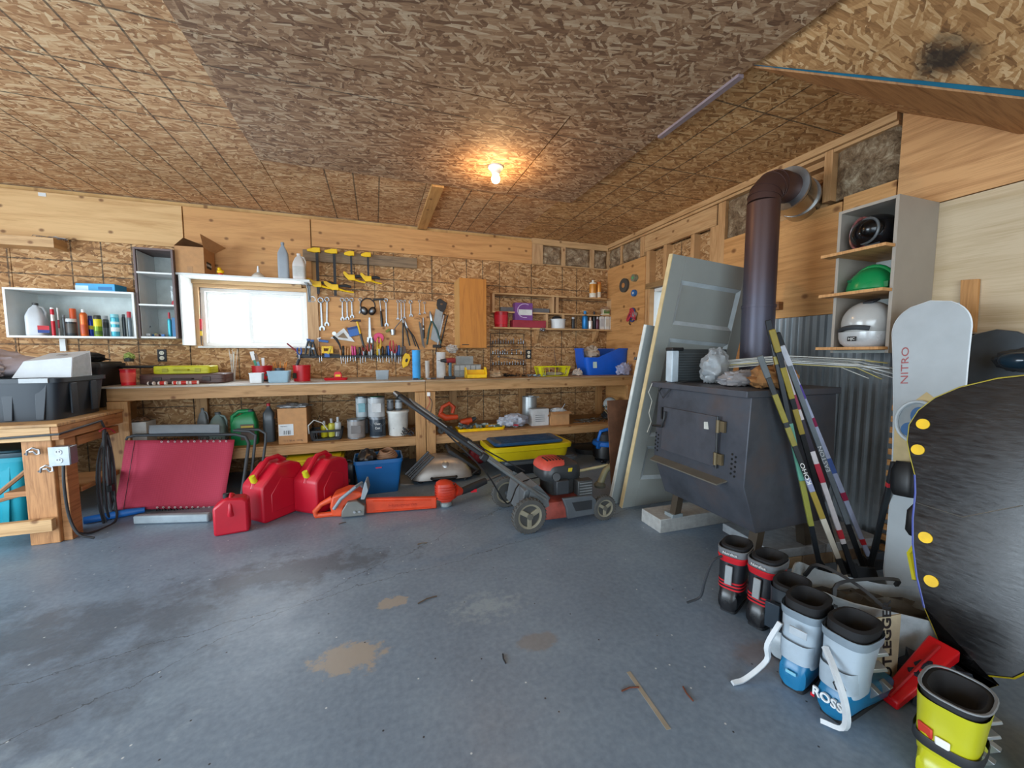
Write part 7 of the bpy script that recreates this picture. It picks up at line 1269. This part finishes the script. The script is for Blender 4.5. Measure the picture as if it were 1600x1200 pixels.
B('shell', M().sph((0, 0, .015), (.125, .112, .125), 30, 14, z0=0, z1=90), G_, r); B('brim', M().lathe([(.122, .0), (.133, .002), (.133, .008), (.12, .018)], n=30, sy=.9), G_, r); B('peak', M().prism([(-.085, .085), (.085, .085), (.06, .125), (0, .137), (-.06, .125)], .007, 'xy', (0, 0, .006)), G_, r, bev=.002)
B('ridge', M().tube([(0, .11*math.cos(t_), .015+.132*math.sin(t_)) for t_ in [R(20+i*14) for i in range(11)]], .012, 10), G_, r); B('logo_patch', M().box((-.098, .045, .066), (.004, .045, .014), (0, .45, .45)), mat('#0c5c3a', .5), r); B('slot_tab', M().box((-.05, -.10, .03), (.04, .02, .03)), mat('#0e6f3e', .4), r)
r = T('motorcycle_helmet', 'silver white full helmet with dark vents on the lowest cabinet shelf', 'helmet', (hx-.03, hy, zsA[2]+.017)); S_ = mat('#b9b9b6', .22, .1, .04)
B('shell', M().sph((0, 0, .135), (.135, .119, .128), 34, 20, z0=-62), S_, r); B('chin_bar', M().loft([rrect(.25*k, .225*k, z_, .75, 34) for k, z_ in ((.80, .0), (.97, .02), (1.05, .05), (1.06, .085))]), mat('#c6c9ca', .25, .1), r)
B('visor_strip', M().tube([(.136*math.cos(t_)*-1, .12*math.sin(t_), .098+.012*math.cos(t_*2)) for t_ in [R(-35+i*12) for i in range(12)]], .0135, 8), DGR, r); B('top_vent', M().box((-.04, -.03, .258), (.07, .05, .012), (0, -.3, 0)), BLK2, r, bev=.004); B('badge', M().box((-.138, .0, .045), (.004, .045, .026)), BLK, r, bev=.002); text('HJC', .02, WHT, r, (-.1405, .0, .045), (R(90), 0, R(-90)))
r = T('black_helmet', 'glossy black and red patterned helmet on its side on the top cabinet shelf', 'helmet', (hx-.02, hy-.005, zsA[0]+.017)); K_ = mat('#141416', .12, 0, .1)
B('shell', M().sph((0, 0, .10), (.135, .11, .10), 34, 20), K_, r); B('opening', M().sph((-.045, -.02, .105), (.10, .07, .07), 26, 14), mat('#08090a', .2), r); B('opening_trim', M().tube([(-.10+.02*math.cos(t_), -.005+.066*math.cos(t_), .10+.068*math.sin(t_)) for t_ in [i*2*math.pi/24 for i in range(24)]], .007, 6, True), mat('#5a5e60', .3), r)
B('patterned_band', M().tube([(-.07+.02*math.cos(t_), .04+.062*math.cos(t_), .10+.085*math.sin(t_)) for t_ in [i*2*math.pi/24 for i in range(24)]], .009, 6, True), mat('#7c4a48', .3, 0, .5, 40), r); B('strap', M().tube(curve([(-.09, .0, .03), (-.13, -.03, .01), (-.10, -.07, .02)]), .006), DGR, r)
# boards, slats and bits on the right wall
p = P('k', 1180, 730, X=2.95); o = tag(B('wood_offcut', M().prism([(-.03, -.15), (.03, -.13), (.045, .13), (-.022, .125)], .02, 'yz'), wood('offcut', 'yz', '#c58e54', '#a06c38', knots=False, along='v'), None, (2.965, p.y, p.z), (0, .03, 0), .001), 'narrow wooden offcut standing behind the snowboards', 'board')
o.location.z = p.z
sl = T('slatted_base', 'rolled slatted bed base with black webbing leaning on the right wall', 'bed slats', (2.90, 1.26, 0), rot=(0, .02, 0))
for i in range(20): B('slat', M().bb((-.012, -.19-.0*i, .02+.066*i), (.012, .19, .055+.066*i)), wood('slat_yz', 'yz', '#c8935c', '#a8743e', knots=False), sl, bev=.001)
for y_ in (-.12, .12): B('webbing', M().bb((-.016, y_-.02, .0), (-.0125, y_+.02, 1.32)), BLK, sl)
def boardobj(name, label, cat, foot, top, e2, outline, th, mt, edge=None):
    foot, top = Vector(foot), Vector(top); e1 = (top-foot); L = e1.length; e1.normalize(); e2 = Vector(e2); e2 = (e2-e1*e2.dot(e1)).normalized(); n = e1.cross(e2)
    r = T(name, label, cat, foot); m = Matrix((e2, e1.cross(e2), e1)).transposed()
    if m.determinant() < 0: m = Matrix((e2, -e1.cross(e2), e1)).transposed()
    r.rotation_euler = m.to_euler(); return r, L, m
def sbout(L, a, w_, n=40):
    pts = []
    for s in (1, -1):
        rng = range(-n, n+1) if s > 0 else range(n, -n-1, -1)
        for i in rng:
            t_ = i/n; z_ = L*(.5+t_*.5*.999); end = max(0, (abs(t_)-.80)/.20); hw_ = (w_+(a-w_)*(t_/.8)**2 if abs(t_) < .8 else a*math.sqrt(max(0, 1-end**2.3)))
            pts.append((s*hw_, z_))
    out = []
    for p_ in pts:
        if not out or (abs(p_[0]-out[-1][0])+abs(p_[1]-out[-1][1])) > 1e-4: out.append(p_)
    return out
r, L, _ = boardobj('white_snowboard', 'pale grey white snowboard standing upright beside the side cabinet', 'snowboard', (2.40, 1.03, 0), (2.575, 1.165, 1.475), (0, -1, 0), None, .01, None)
B('deck', M().prism(sbout(L, .143, .124), .010), mat('#aeb6ba', .4, 0, .04), r, bev=.002); B('edge', M().tube([(x_, 0, z_) for x_, z_ in sbout(L, .1435, .1245)], .004, 5, True), mat('#dfe6ea', .35), r)
B('tan_print', M().prism([(-.12, L*.45), (-.02, L*.42), (.1, L*.50), (.12, L*.62), (0, L*.70), (-.118, L*.62)], .0012, c=(0, 0, 0), off=-.0062), mat('#c3ad7c', .4), r)
text('NITRO', .055, mat('#a85a5c', .4), r, (-.06, -.0058, L*.76), (R(90), R(-90), 0), sx=1.4) if False else None
tx_ = text('NITRO', .042, mat('#a85a5c', .4), r, (-.085, -.0062, L*.79), (R(90), 0, 0), sx=1.5); tx_.rotation_euler = Euler((R(90), 0, 0)).to_matrix().to_euler(); tx_.rotation_euler = (Matrix.Rotation(R(-90), 3, 'Y') @ Euler((R(90), 0, 0)).to_matrix()).to_euler()
bd = B('binding', M().lathe([(.075, 0), (.078, .02), (.05, .025)], rot=(R(90), 0, 0), c=(-.02, -.006, L*.60), n=24, sy=1.25), mat('#8f989c', .4), r); B('pad', M().lathe([(.03, 0), (.034, .006)], rot=(R(90), 0, 0), c=(-.045, -.032, L*.575), n=18), mat('#2b5c8c'), bd); B('pad', M().lathe([(.03, 0), (.034, .006)], rot=(R(90), 0, 0), c=(-.01, -.032, L*.62), n=18, sy=1.3), mat('#2b5c8c'), bd); B('ring', M().tube([(-.02+.082*math.cos(t_), -.03, L*.60+.10*math.sin(t_)) for t_ in [i*2*math.pi/22 for i in range(22)]], .008, 6, True), mat('#b9c3c8', .35), bd)
B('binding', M().loft([rrect(.10*k, .12*k, z_, .5, 20, cx=-.03, cy=-.07) for k, z_ in ((.8, L*.36), (1, L*.38), (1, L*.44), (.7, L*.47))]), BLK, r)
r, L, _ = boardobj('black_snowboard', 'dark snowboard half hidden behind the pale snowboard', 'snowboard', (2.70, .99, 0), (2.86, 1.04, 1.335), (0, -1, 0), None, .01, None); B('deck', M().prism(sbout(L, .13, .115), .010), mat('#3b4248', .4), r, bev=.002); B('rail_edge', M().tube([(x_, 0, z_) for x_, z_ in sbout(L, .1305, .1155)], .003, 5, True), STEEL, r)
# broad black board, outline mirrored about its long axis
q0 = Vector((1.93, .69, .03)); q1 = Vector((2.14, .69, 1.13)); e1 = (q1-q0).normalized(); e2 = Vector((0, -1, 0)); nn = e1.cross(e2)
def pp(x, y):
    d = P('t', x, y, X=1.0)-Vector((0, 0, CAM_H)); o0 = Vector((0, 0, CAM_H)); t_ = (q0-o0).dot(nn)/d.dot(nn); return o0+d*t_
L = (q1-q0).length; half = []
for x, y in ((1600, 586), (1560, 592), (1500, 606), (1462, 622), (1436, 642), (1422, 664), (1419, 690), (1424, 715), (1431, 742), (1432, 770), (1428, 810), (1428, 850), (1434, 900), (1446, 950), (1468, 1000), (1508, 1042), (1556, 1070)):
    v_ = pp(x, y)-q0; half.append((v_.dot(e2), v_.dot(e1)))
bt = -.0; half[0] = (0, half[0][1]); half.append((0, .0))
out = half+[(-a, b1) for a, b1 in half[-2:0:-1]]
r = T('wide_black_board', 'wide glossy black scratched board with yellow round pads, nearest on the right', 'board', q0); mrot = Matrix((e2, e1.cross(e2), e1)).transposed(); r.rotation_euler = mrot.to_euler(); sgn = 1 if (mrot @ Vector((0, 1, 0))).x < 0 else -1
m, nt, b = newmat('scratched_black_base'); tc = N(nt, 'ShaderNodeTexCoord').outputs['Object']; mp = N(nt, 'ShaderNodeMapping'); mp.inputs['Scale'].default_value = (3, 1, 14); mp.inputs['Rotation'].default_value = (0, .6, 0); nt.links.new(tc, mp.inputs[0]); n1 = nz(nt, mp.outputs[0], 6, 5, .7)
nt.links.new(ramp(nt, nz(nt, tc, 4, 5), [(.4, '#0e0f12'), (.62, '#1f1c1b'), (.8, '#3c2a22')]), b.inputs['Base Color']); nt.links.new(mth(nt, 'MULTIPLY_ADD', n1, .4, .02), b.inputs['Roughness']); bump(nt, b, n1, .15, .002)
B('deck', M().prism(out, .014), m, r, bev=.003); B('yellow_edge', M().tube([(a, 0, b1) for a, b1 in out], .005, 6, True), mat('#b8a81c', .45), r); B('blue_edge_strip', M().tube([(a*1.002, sgn*.004, b1) for a, b1 in half[8:14]], .0045, 6), mat('#4c5aa8', .4), r)
for x, y in ((1444, 663), (1436, 703), (1448, 840), (1457, 908)):
    v_ = pp(x, y)-q0; c_ = (v_.dot(e2), 0, v_.dot(e1))
    for s2 in (1, -1):
        B('yellow_pad', M().cyl((c_[0]*s2, sgn*.006, c_[2]), (c_[0]*s2, sgn*.011, c_[2]), .021, n=20), YEL, r)
v0 = pp(1434, 786)-q0; v1 = pp(1600, 790)-q0; B('scratch', M().tube([(v0.dot(e2), sgn*.0075, v0.dot(e1)), ((v0.dot(e2)+v1.dot(e2))/2, sgn*.0075, v0.dot(e1)-.006), (v1.dot(e2), sgn*.0075, v1.dot(e1))], .0016, 5), mat('#6d6d68', .3, .3), r)
st_ = pp(1424, 812)-q0; B('strap_binding', M().loft([rrect(.07*k, .12*k, z_, .5, 20, cx=st_.dot(e2)+.0, cy=-sgn*.085) for k, z_ in ((.7, st_.dot(e1)-.07), (1, st_.dot(e1)-.05), (1.1, st_.dot(e1)+.03), (.8, st_.dot(e1)+.06))]), BLK, r)
st_ = pp(1426, 870)-q0; B('yellow_strap', M().tube([(st_.dot(e2)-.0, -sgn*.02, st_.dot(e1)+.06), (st_.dot(e2)-.03, -sgn*.05, st_.dot(e1)), (st_.dot(e2)+.01, -sgn*.03, st_.dot(e1)-.09)], .012, 6), mat('#c9c01c', .5), r)
p = P('t', 1597, 563, X=2.75); r = T('goggles', 'dark ski goggles hanging at the right edge by the wall', 'goggles', p); B('frame', M().blob((0, 0, 0), (.05, .09, .05), 141, .2), BLK2, r); B('lens', M().sph((-.02, 0, 0), (.045, .07, .04), 20, 12), mat('#1b2c38', .1), r); B('strap', M().tube(curve([(.02, .08, 0), (.12, .04, .04), (XR-p.x-.01, 0, .08)]), .01), BLK, r)

# ---------------------------------------------------------------- hockey sticks
def stick(top, foot, c0, c1, label, blade=None, txt=None, tc_='#14161a', bands=()):
    top, foot = Vector(top), Vector(foot); d = top-foot; L = d.length; r = T('hockey_stick', label, 'hockey stick', foot, group='hockey sticks leaning on the stove'); z_ = d.normalized(); x_ = Vector((.8, -.6, 0)); x_ = (x_-z_*x_.dot(z_)).normalized(); y_ = z_.cross(x_)
    r.rotation_euler = Matrix((x_, y_, z_)).transposed().to_euler()
    B('shaft', M().bb((-.012, -.009, .06), (.012, .009, L-.12)), mat(c0, .35), r, bev=.003); B('grip', M().bb((-.0135, -.0105, L-.12), (.0135, .0105, L)), mat(c1, .7), r, bev=.004)
    for f0, f1, c in bands: B('color_band', M().bb((-.0125, -.0095, L*f0), (.0125, .0095, L*f1)), mat(c, .35), r, bev=.002)
    if blade: bx_, bc = blade; B('blade', M().prism([(-.012, .0), (-.012, .10), (.012, .12), (.03*bx_/abs(bx_), .075), (bx_, .055), (bx_, .0)] if bx_ > 0 else [(.012, .0), (.012, .10), (-.012, .12), (-.03, .075), (bx_, .055), (bx_, 0)], .010), mat(bc, .6), r, bev=.002)
    if txt:
        o = text(txt, .026, mat(tc_, .5), r, (0, -.0102, L*.5), (0, 0, 0), sx=1.6); o.rotation_euler = (Matrix.Rotation(R(-90), 3, 'Y') @ Euler((R(90), 0, 0)).to_matrix()).to_euler()
    return r
def tp(x, y, Y=1.455): return P('t', x, y, Y=Y)
def ft(x, y): v_ = P('t', x, y, Z=0); return v_
for a in ((tp(1187, 556), ft(1325, 912), '#2a2b2c', '#5d6264', 'grey gripped stick with yellow and black bands, leftmost at its top', (-.20, '#c4bfb2'), 'KOHO', '#e8e6e0', ((.12, .3, '#b8b2a4'), (.30, .42, '#94803a'), (.42, .48, '#8a8ea8'), (.62, .7, '#857c3c'), (.72, .84, '#857a30'))),
          (tp(1200, 500), ft(1285, 905), '#1d2126', '#22252a', 'black stick with green and yellow lower half standing furthest left at the floor', (.05, '#17191c'), None, '#000000', ((.22, .4, '#84843c'), (.4, .62, '#5f9a86'), (.84, .87, '#94853a'))),
          (tp(1209, 530), ft(1337, 905), '#c8c2c4', '#2a2c30', 'pale stick with dark red bands in the middle of the bundle', (.10, '#202226'), None, '#000000', ((.0, .16, '#1c1e22'), (.18, .22, '#b02a34'), (.42, .5, '#a32a3c'), (.55, .68, '#2a2430'), (.72, .78, '#8c2444'))),
          (tp(1214, 520, 1.45), ft(1352, 893), '#6a7278', '#202226', 'slate grey stick with pale lettering in the bundle', (.10, '#202226'), 'EASTON', '#d5d8da', ((.0, .22, '#1b1d20'),)),
          (tp(1221, 540, 1.44), ft(1362, 880), '#a6adc6', '#c9cdd6', 'lavender grey stick with red band, rightmost of the leaning bundle', (.16, '#2c3036'), None, '#000000', ((.10, .13, '#c22a34'), (.32, .36, '#9c2a4a'), (.45, .52, '#4a62a0'), (.66, .7, '#8c2a50'), (.78, .84, '#5a4a9a'))),
          (tp(1206, 515, 1.43), ft(1316, 897), '#1a1b1d', '#8c7a34', 'black stick with yellow stripes near its yellow top', (.08, '#1a1b1d'), None, '#000000', ((.6, .7, '#8c7a34'), (.74, .86, '#8c7a28')))):
    stick(*a[:5], blade=a[5], txt=a[6], tc_=a[7], bands=a[8])
r = stick((2.36, .99, .0), (2.3, 1.2, 0), '#000000', '#000000', 'x') if False else None
r = stick(P('t', 1398, 722, X=2.40), ft(1338, 905)+Vector((.10, .0, 0)), '#1d2226', '#26282c', 'short black stick leaning the other way with a red and white top', None, None, '#000000', ((.80, .86, '#c8303a'), (.86, .90, '#dfe2e4')))
tag(B('wooden_paddle', M().prism([(-.05, 0), (.05, .0), (.04, .13), (-.04, .15)], .02, 'xz'), mat('#8d5f38', .6), None, (2.46, 1.13, 0), (0, 0, -.6), .002), 'small brown board printed with an H at the foot of the pale snowboard', 'board')

# ---------------------------------------------------------------- ski boots, bag and things at the right front
def skiboot(name, label, x, y, rz, shell, cuff, liner, toe=None, Hh=.34, strap=None, straps=(), lean=.06, k=1.):
    r = T(name, label, 'ski boot', (x, y, 0), rz, 'ski boots on the floor'); r.scale = (k*1.02, k*1.03, k*.87)   # toe towards local +x
    S, Cc_, Ln = mat(shell, .3, 0, .06, 5), mat(cuff, .35, 0, .06, 5), mat(liner, .75)
    ft_ = []
    for x_, w_, h_, z_ in ((-.105, .05, .05, .012), (-.098, .078, .10, .012), (-.06, .09, .15, .012), (0, .092, .15, .012), (.06, .096, .105, .012), (.13, .10, .085, .012), (.18, .09, .07, .012), (.205, .06, .045, .014)):
        ft_.append([Vector((x_, math.copysign(abs(math.cos(a))**.6, math.cos(a))*w_/2, z_+h_/2+math.copysign(abs(math.sin(a))**.6, math.sin(a))*h_/2)) for a in [2*math.pi*(i+.5)/20 for i in range(20)]])
    B('shell', M().loft(ft_), S, r)
    B('sole', M().loft([rrect(.30, .075, z_, .3, 24, cx=.05) for z_ in (0, .016)]), mat('#23262a', .6), r, bev=.002)
    B('cuff', M().loft([rrect(.13*a, .105*b_, z_, .6, 26, cx=-.035+c_) for a, b_, z_, c_ in ((.95, .95, .10, .01), (1.02, 1.0, .16, .01), (1.05, 1.05, .22, .02), (1.12, 1.12, .28, .03), (1.2, 1.15, .315, .035))], cap=False), Cc_, r)
    B('liner', M().loft([rrect(.13*a, .10*b_, z_, .7, 26, cx=-.035+c_) for a, b_, z_, c_ in ((.98, .98, .20, .02), (1.12, 1.12, .31, .035), (1.2, 1.18, Hh, .045), (1.0, .95, Hh+.005, .045), (.8, .7, Hh-.03, .04), (.7, .6, .22, .02))]), Ln, r)
    for i, z_ in enumerate((.24, .18)): B('buckle', M().box((.045, -.04, z_), (.055, .035, .014), (0, -.3, -.6)), mat('#b5babc', .35, .6), r, bev=.002)
    for x_ in (.03, .10): B('buckle', M().box((x_, -.045, .10-.15*x_), (.02, .03, .04), (.5, 0, 0)), mat('#9aa0a4', .35, .6), r, bev=.002)
    return r
A_ = R(35)
for (x, y, lb, tg) in ((1.60, 1.375, 'black ski boot with red accents, furthest one at the left', 0), (1.635, 1.235, 'second black ski boot with red collar, beside the furthest one', 1)):
    r = skiboot('black_ski_boot', lb, x+.03, y, R(25)-.2*tg, '#16181c', '#23262c', '#15161a', Hh=.35)
    B('red_collar', M().loft([rrect(.13*a, .105*a, z_, .6, 26, cx=-.012+c_) for a, z_, c_ in ((1.12, .27, .0), (1.22, .30, .0), (1.2, .305, .003))], cap=False), mat('#c3202c', .4), r); B('grey_band', M().loft([rrect(.13*a, .105*a, z_, .6, 26, cx=-.004) for a, z_ in ((1.23, .305), (1.27, .34), (1.2, .342))], cap=False), mat('#6c7074', .45), r)
    for i in range(3): B('red_stripe', M().loft([rrect(.13*1.035, .105*1.03, .125+.018*i+q_, .6, 26, cx=-.025) for q_ in (0, .009)], cap=False), mat('#c8242e', .4), r)
    B('spine_panel', M().box((-.098, .0, .21), (.01, .03, .10), (0, .1, 0)), mat('#8e9498', .4), r, bev=.003); text('Nordica', .018, mat('#d8d8d8'), r, (-.094, .0, .325), (R(90), 0, R(-90)), ext=.002)
    if not tg: B('loose_strap', M().tube(curve([(-.08, .03, .30), (-.13, .06, .27), (-.16, .08, .16), (-.15, .10, .06), (-.20, .14, .03)]), .006, 4), mat('#33383e', .7), r)
    else: B('loose_strap', M().tube(curve([(-.05, -.06, .30), (-.07, -.09, .22), (-.05, -.10, .1), (-.03, -.10, .02)]), .007, 4), BLK2, r)
r = skiboot('white_ski_boot', 'white and black ski boot, middle one of the row of boots', 1.585, 1.075, R(20), '#a9b6be', '#2a3138', '#14161b', Hh=.33); B('dark_panel', M().box((-.10, .03, .2), (.02, .05, .12)), mat('#22303c', .4), r, bev=.003); B('loose_strap', M().tube(curve([(-.09, -.03, .26), (-.12, -.05, .18), (-.11, -.07, .08), (-.15, -.05, .02)]), .008, 4), mat('#c9ced2', .6), r)
for x, y, rz_, lb, nm in ((1.50, .955, R(15), 'white boot with blue heel, left one of the front pair', 0), (1.515, .815, R(5), 'white boot with blue heel and big letters, right one of the front pair', 1)):
    r = skiboot('blue_white_ski_boot', lb, x, y, rz_, '#1b6f9c', '#a3b2be', '#111317', Hh=.345, k=1.04); B('white_shell_panel', M().loft([rrect(.155*a, .1*b_, z_, .6, 26, cx=-.028) for a, b_, z_ in ((.98, 1.0, .12), (1.0, 1.02, .165), (.98, 1.0, .2))], cap=False), mat('#a3b2be', .35), r)
    B('collar_line', M().loft([rrect(.162*a, .127*a, z_, .6, 26, cx=-.002) for a, z_ in ((.985, .285), (1.0, .29), (1.02, .318))], cap=False), mat('#7e8c97', .4), r)
    if nm:
        o = text('ROSSI', .045, mat('#dfe5e8', .4), r, (-.112, .0, .075), (R(90), R(0), R(-90)), ext=.003, bold=.001, sx=.8); B('red_dot', M().box((-.112, .045, .055), (.004, .01, .012)), RED, r); B('emblem', M().tube([(-.108, -.022+.016*math.cos(t_), .15+.02*math.sin(t_)) for t_ in [i*math.pi/3 for i in range(6)]], .002, 5, True), BLK2, r)
        B('loose_strap', M().tube(curve([(-.09, .03, .25), (-.13, -.02, .21), (-.14, -.055, .12), (-.13, -.05, .03), (-.15, .0, .015)]), .010, 4), mat('#ccd3d8', .6), r)
    else:
        B('tag_plate', M().box((-.115, -.015, .26), (.006, .05, .03)), mat('#aeb8c0', .4), r, bev=.001); B('size_mark', M().box((-.112, .0, .08), (.003, .03, .012)), mat('#7fc0d8'), r); B('loose_strap', M().tube(curve([(-.08, .05, .24), (-.12, .07, .15), (-.12, .07, .08), (-.20, .10, .02), (-.25, .12, .012)]), .010, 4), mat('#ccd3d8', .6), r)
# paper shopping bag
r = T('paper_shopping_bag', 'open crumpled white and tan paper shopping bag with black straps behind the boots', 'bag', (1.94, 1.0, 0), R(-42)); n = 36; rings = []
for k, z_, wob in ((.86, 0, 0), (.9, .02, .005), (1.0, .12, .015), (1.05, .21, .02), (1.02, .212, .02), (.97, .12, .012), (.84, .012, 0)):
    ring = rrect(.44*k, .25*k, z_, .45, n)
    for i, q_ in enumerate(ring): d = noise.noise(Vector((q_.x*9, q_.y*9, z_*8)))*wob; q_.x += d; q_.y += d; q_.z += (.02*math.sin(i*.6) if z_ > .15 else 0)
    rings.append(ring)
B('bag', M().loft(rings), mat('#aab4ba', .7, 0, .22, 9, .6), r); r.scale = (1.15, 1.0, 1.05)
B('handle', M().tube(curve([(-.13, -.13, .18), (-.12, -.10, .26), (0, -.02, .27), (.10, .06, .25), (.12, .12, .20)]), .008, 4), BLK2, r); B('handle', M().tube(curve([(-.17, .10, .18), (-.14, .05, .26), (-.05, -.05, .25), (.02, -.12, .2)]), .008, 4), BLK2, r); B('dark_contents', M().blob((0, 0, .13), (.17, .09, .06), 151, .5, 4), mat('#3a342a', .7, 0, .5, 10), r)
# printed panel of the bag folded out beside the boots
a = P('m', 865, 455, Z=.25); b_ = P('m', 1010, 430, Z=.25); c_ = P('m', 985, 760, Z=.02); d_ = P('m', 900, 770, Z=.02)
a, b_, c_, d_ = [Vector(v_) for v_ in (a, b_, c_, d_)]
pl = T('printed_bag_side', 'tan paper bag side printed with black capital letters beside the boots', 'bag', d_*1.0); pl.location.z = 0; o0 = pl.location.copy(); nrm = (b_-a).cross(d_-a).normalized(); nrm = nrm if nrm.dot(-d_) > 0 else -nrm
th_ = nrm*-.006; q_ = [v_-o0 for v_ in (a, b_, c_, d_)]; B('paper', M().add([*q_, *(v_+th_ for v_ in q_)], [(0, 1, 2, 3), (7, 6, 5, 4), (0, 4, 5, 1), (1, 5, 6, 2), (2, 6, 7, 3), (3, 7, 4, 0)]), mat('#a89c82', .75, 0, .15, 10, .4), pl)
up_ = ((a+b_)-(c_+d_)).normalized(); rt_ = up_.cross(nrm).normalized(); o = text('BOOTLEGGER', .058, mat('#1c1d1f', .6), pl, (sum(q_, Vector())/4)+nrm*.003, (0, 0, 0), bold=.0012, sx=.95)
o.rotation_euler = Matrix((up_, nrm.cross(up_), nrm)).transposed().to_euler()
# heap of dark things behind, red and white pieces
tag(B('dark_cloth_heap', M().blob((0, 0, .03), (.11, .10, .10), 152, .4, 3, flat=0), mat('#1f2a38', .7, 0, .4, 8), None, (1.86, .745, 0)), 'dark blue cloth and straps heaped behind the printed bag', 'cloth')
p0_ = P('m', 950, 840, Z=.02); p1_ = P('m', 1215, 590, Z=.16); r = T('red_plastic_blade', 'bright red plastic blade lying beside the printed bag', 'shovel', (p0_.x, p0_.y, 0)); d = p1_-Vector((p0_.x, p0_.y, .02)); sd = d.cross(Vector((0, 0, 1))).normalized()*.045
B('blade', M().add([sd*.6+Vector((0, 0, .0)), -sd*.6+Vector((0, 0, .0)), d-sd, d+sd, sd*.6+Vector((0, 0, .03)), -sd*.6+Vector((0, 0, .03)), d-sd+Vector((0, 0, .04)), d+sd+Vector((0, 0, .04))], [(0, 1, 2, 3), (7, 6, 5, 4), (0, 4, 5, 1), (1, 5, 6, 2), (2, 6, 7, 3), (3, 7, 4, 0)]), mat('#d0141f', .35, 0, .05), r, bev=.006); B('rib', M().tube([Vector((0, 0, .034)), d*.9+Vector((0, 0, .044))], .006, 6), mat('#b01018'), r)
p = P('m', 1040, 850, Z=0); tag(B('white_ski_tip', M().prism([(-.03, -.12), (.05, -.12), (.06, .10), (.02, .14), (-.02, .12)], .012, 'xy', (0, 0, .02)), mat('#b4bcbc', .4), None, (p.x+.03, p.y-.0, 0), (0, .12, .2), .003), 'rounded pale grey ski tip on the floor below the red blade', 'ski')
r = skiboot('yellow_snow_boot', 'yellow and black open boot in the right foreground', 1.56, .58, R(12), '#b9bc18', '#b4b41c', '#15171b', Hh=.33, k=1.1); r.scale = (1.15, 1.18, .74)
B('grey_piping', M().tube([(v_.x, v_.y, .335) for v_ in rrect(.158, .12, 0, .7, 26, cx=.01)], .004, 5, True), mat('#7f8488', .5), r); B('red_flash', M().box((-.082, .03, .19), (.006, .03, .06), (0, -.1, -.4)), mat('#c43a2a', .5), r, bev=.004); B('white_flash', M().box((-.091, .0, .185), (.006, .025, .045), (0, -.1, 0)), WHT, r, bev=.003); B('black_strap', M().loft([rrect(.145*a, .118*a, z_, .6, 26, cx=-.02) for a, z_ in ((1, .14), (1.02, .145), (1.02, .175), (1, .18))], cap=False), BLK2, r)
r = T('tan_boot', 'tan and yellow patterned boot tongue beside the yellow boot at the frame edge', 'boot', (1.78, .44, 0)); r.scale = (1, 1, .8); B('body', M().loft([rrect(.22*k, .11*k2, z_, .6, 26, cx=c2) for k, k2, z_, c2 in ((1, .9, 0, .03), (1.05, 1, .06, .03), (.8, 1, .13, 0), (.65, 1.05, .22, -.02), (.7, 1.1, .30, -.02))]), mat('#a39a78', .6, 0, .3, 12), r); B('sole', M().loft([rrect(.25, .11, z_, .5, 24, cx=.03) for z_ in (-.0, .03)]), DGR, r); B('lace', M().tube([(-.07, -.05, .2), (-.10, 0, .22), (-.07, .05, .2)], .005), YEL, r)
# bits of debris on the floor
for i, (x, y, ln, rz_, c, lb) in enumerate(((668, 938, .10, .3, '#5a4a3c', 'thin curved twig on the floor before the mower'), (660, 850, .06, .0, '#6b5a45', 'small twig scrap on the floor before the chainsaw'), (985, 1078, .07, -.1, '#6a3a28', 'short rusty nail beside the pale floor tape'), (1075, 1085, .06, 1.4, '#6a3a28', 'short bent rusty screw right of the floor tape'), (535, 818, .05, .4, '#5a4c40', 'tiny wood splinter below the chainsaw'), (788, 1030, .05, 1.5, '#1a1c1f', 'dark hooked drip mark shaped piece in the middle of the floor'))):
    p = P('t', x, y, Z=0); tag(B('floor_scrap', M().tube([(-ln/2, 0, .003), (0, ln*.08, .004), (ln/2, 0, .003)], .003, 5), mat(c, .8), None, p, (0, 0, rz_)), lb, 'debris')

p = P('h', 210, 235, Y=Y1-.045); r = T('power_cord_plug', 'white plug with thin red and black wires hanging on the bench leg at the seam', 'cord', p); B('plug', M().box((0, 0, 0), (.03, .02, .04)), WHT, r, bev=.003)
for i, c in enumerate(('#b03a2c', '#1d1f22')): B('wire', M().tube(curve([(0, 0, -.02), (.01+.02*i, -.01, -.08), (-.03+.05*i, -.01, -.16), (-.05+.04*i, -.01, -.24)]), .003, 6), mat(c), r)
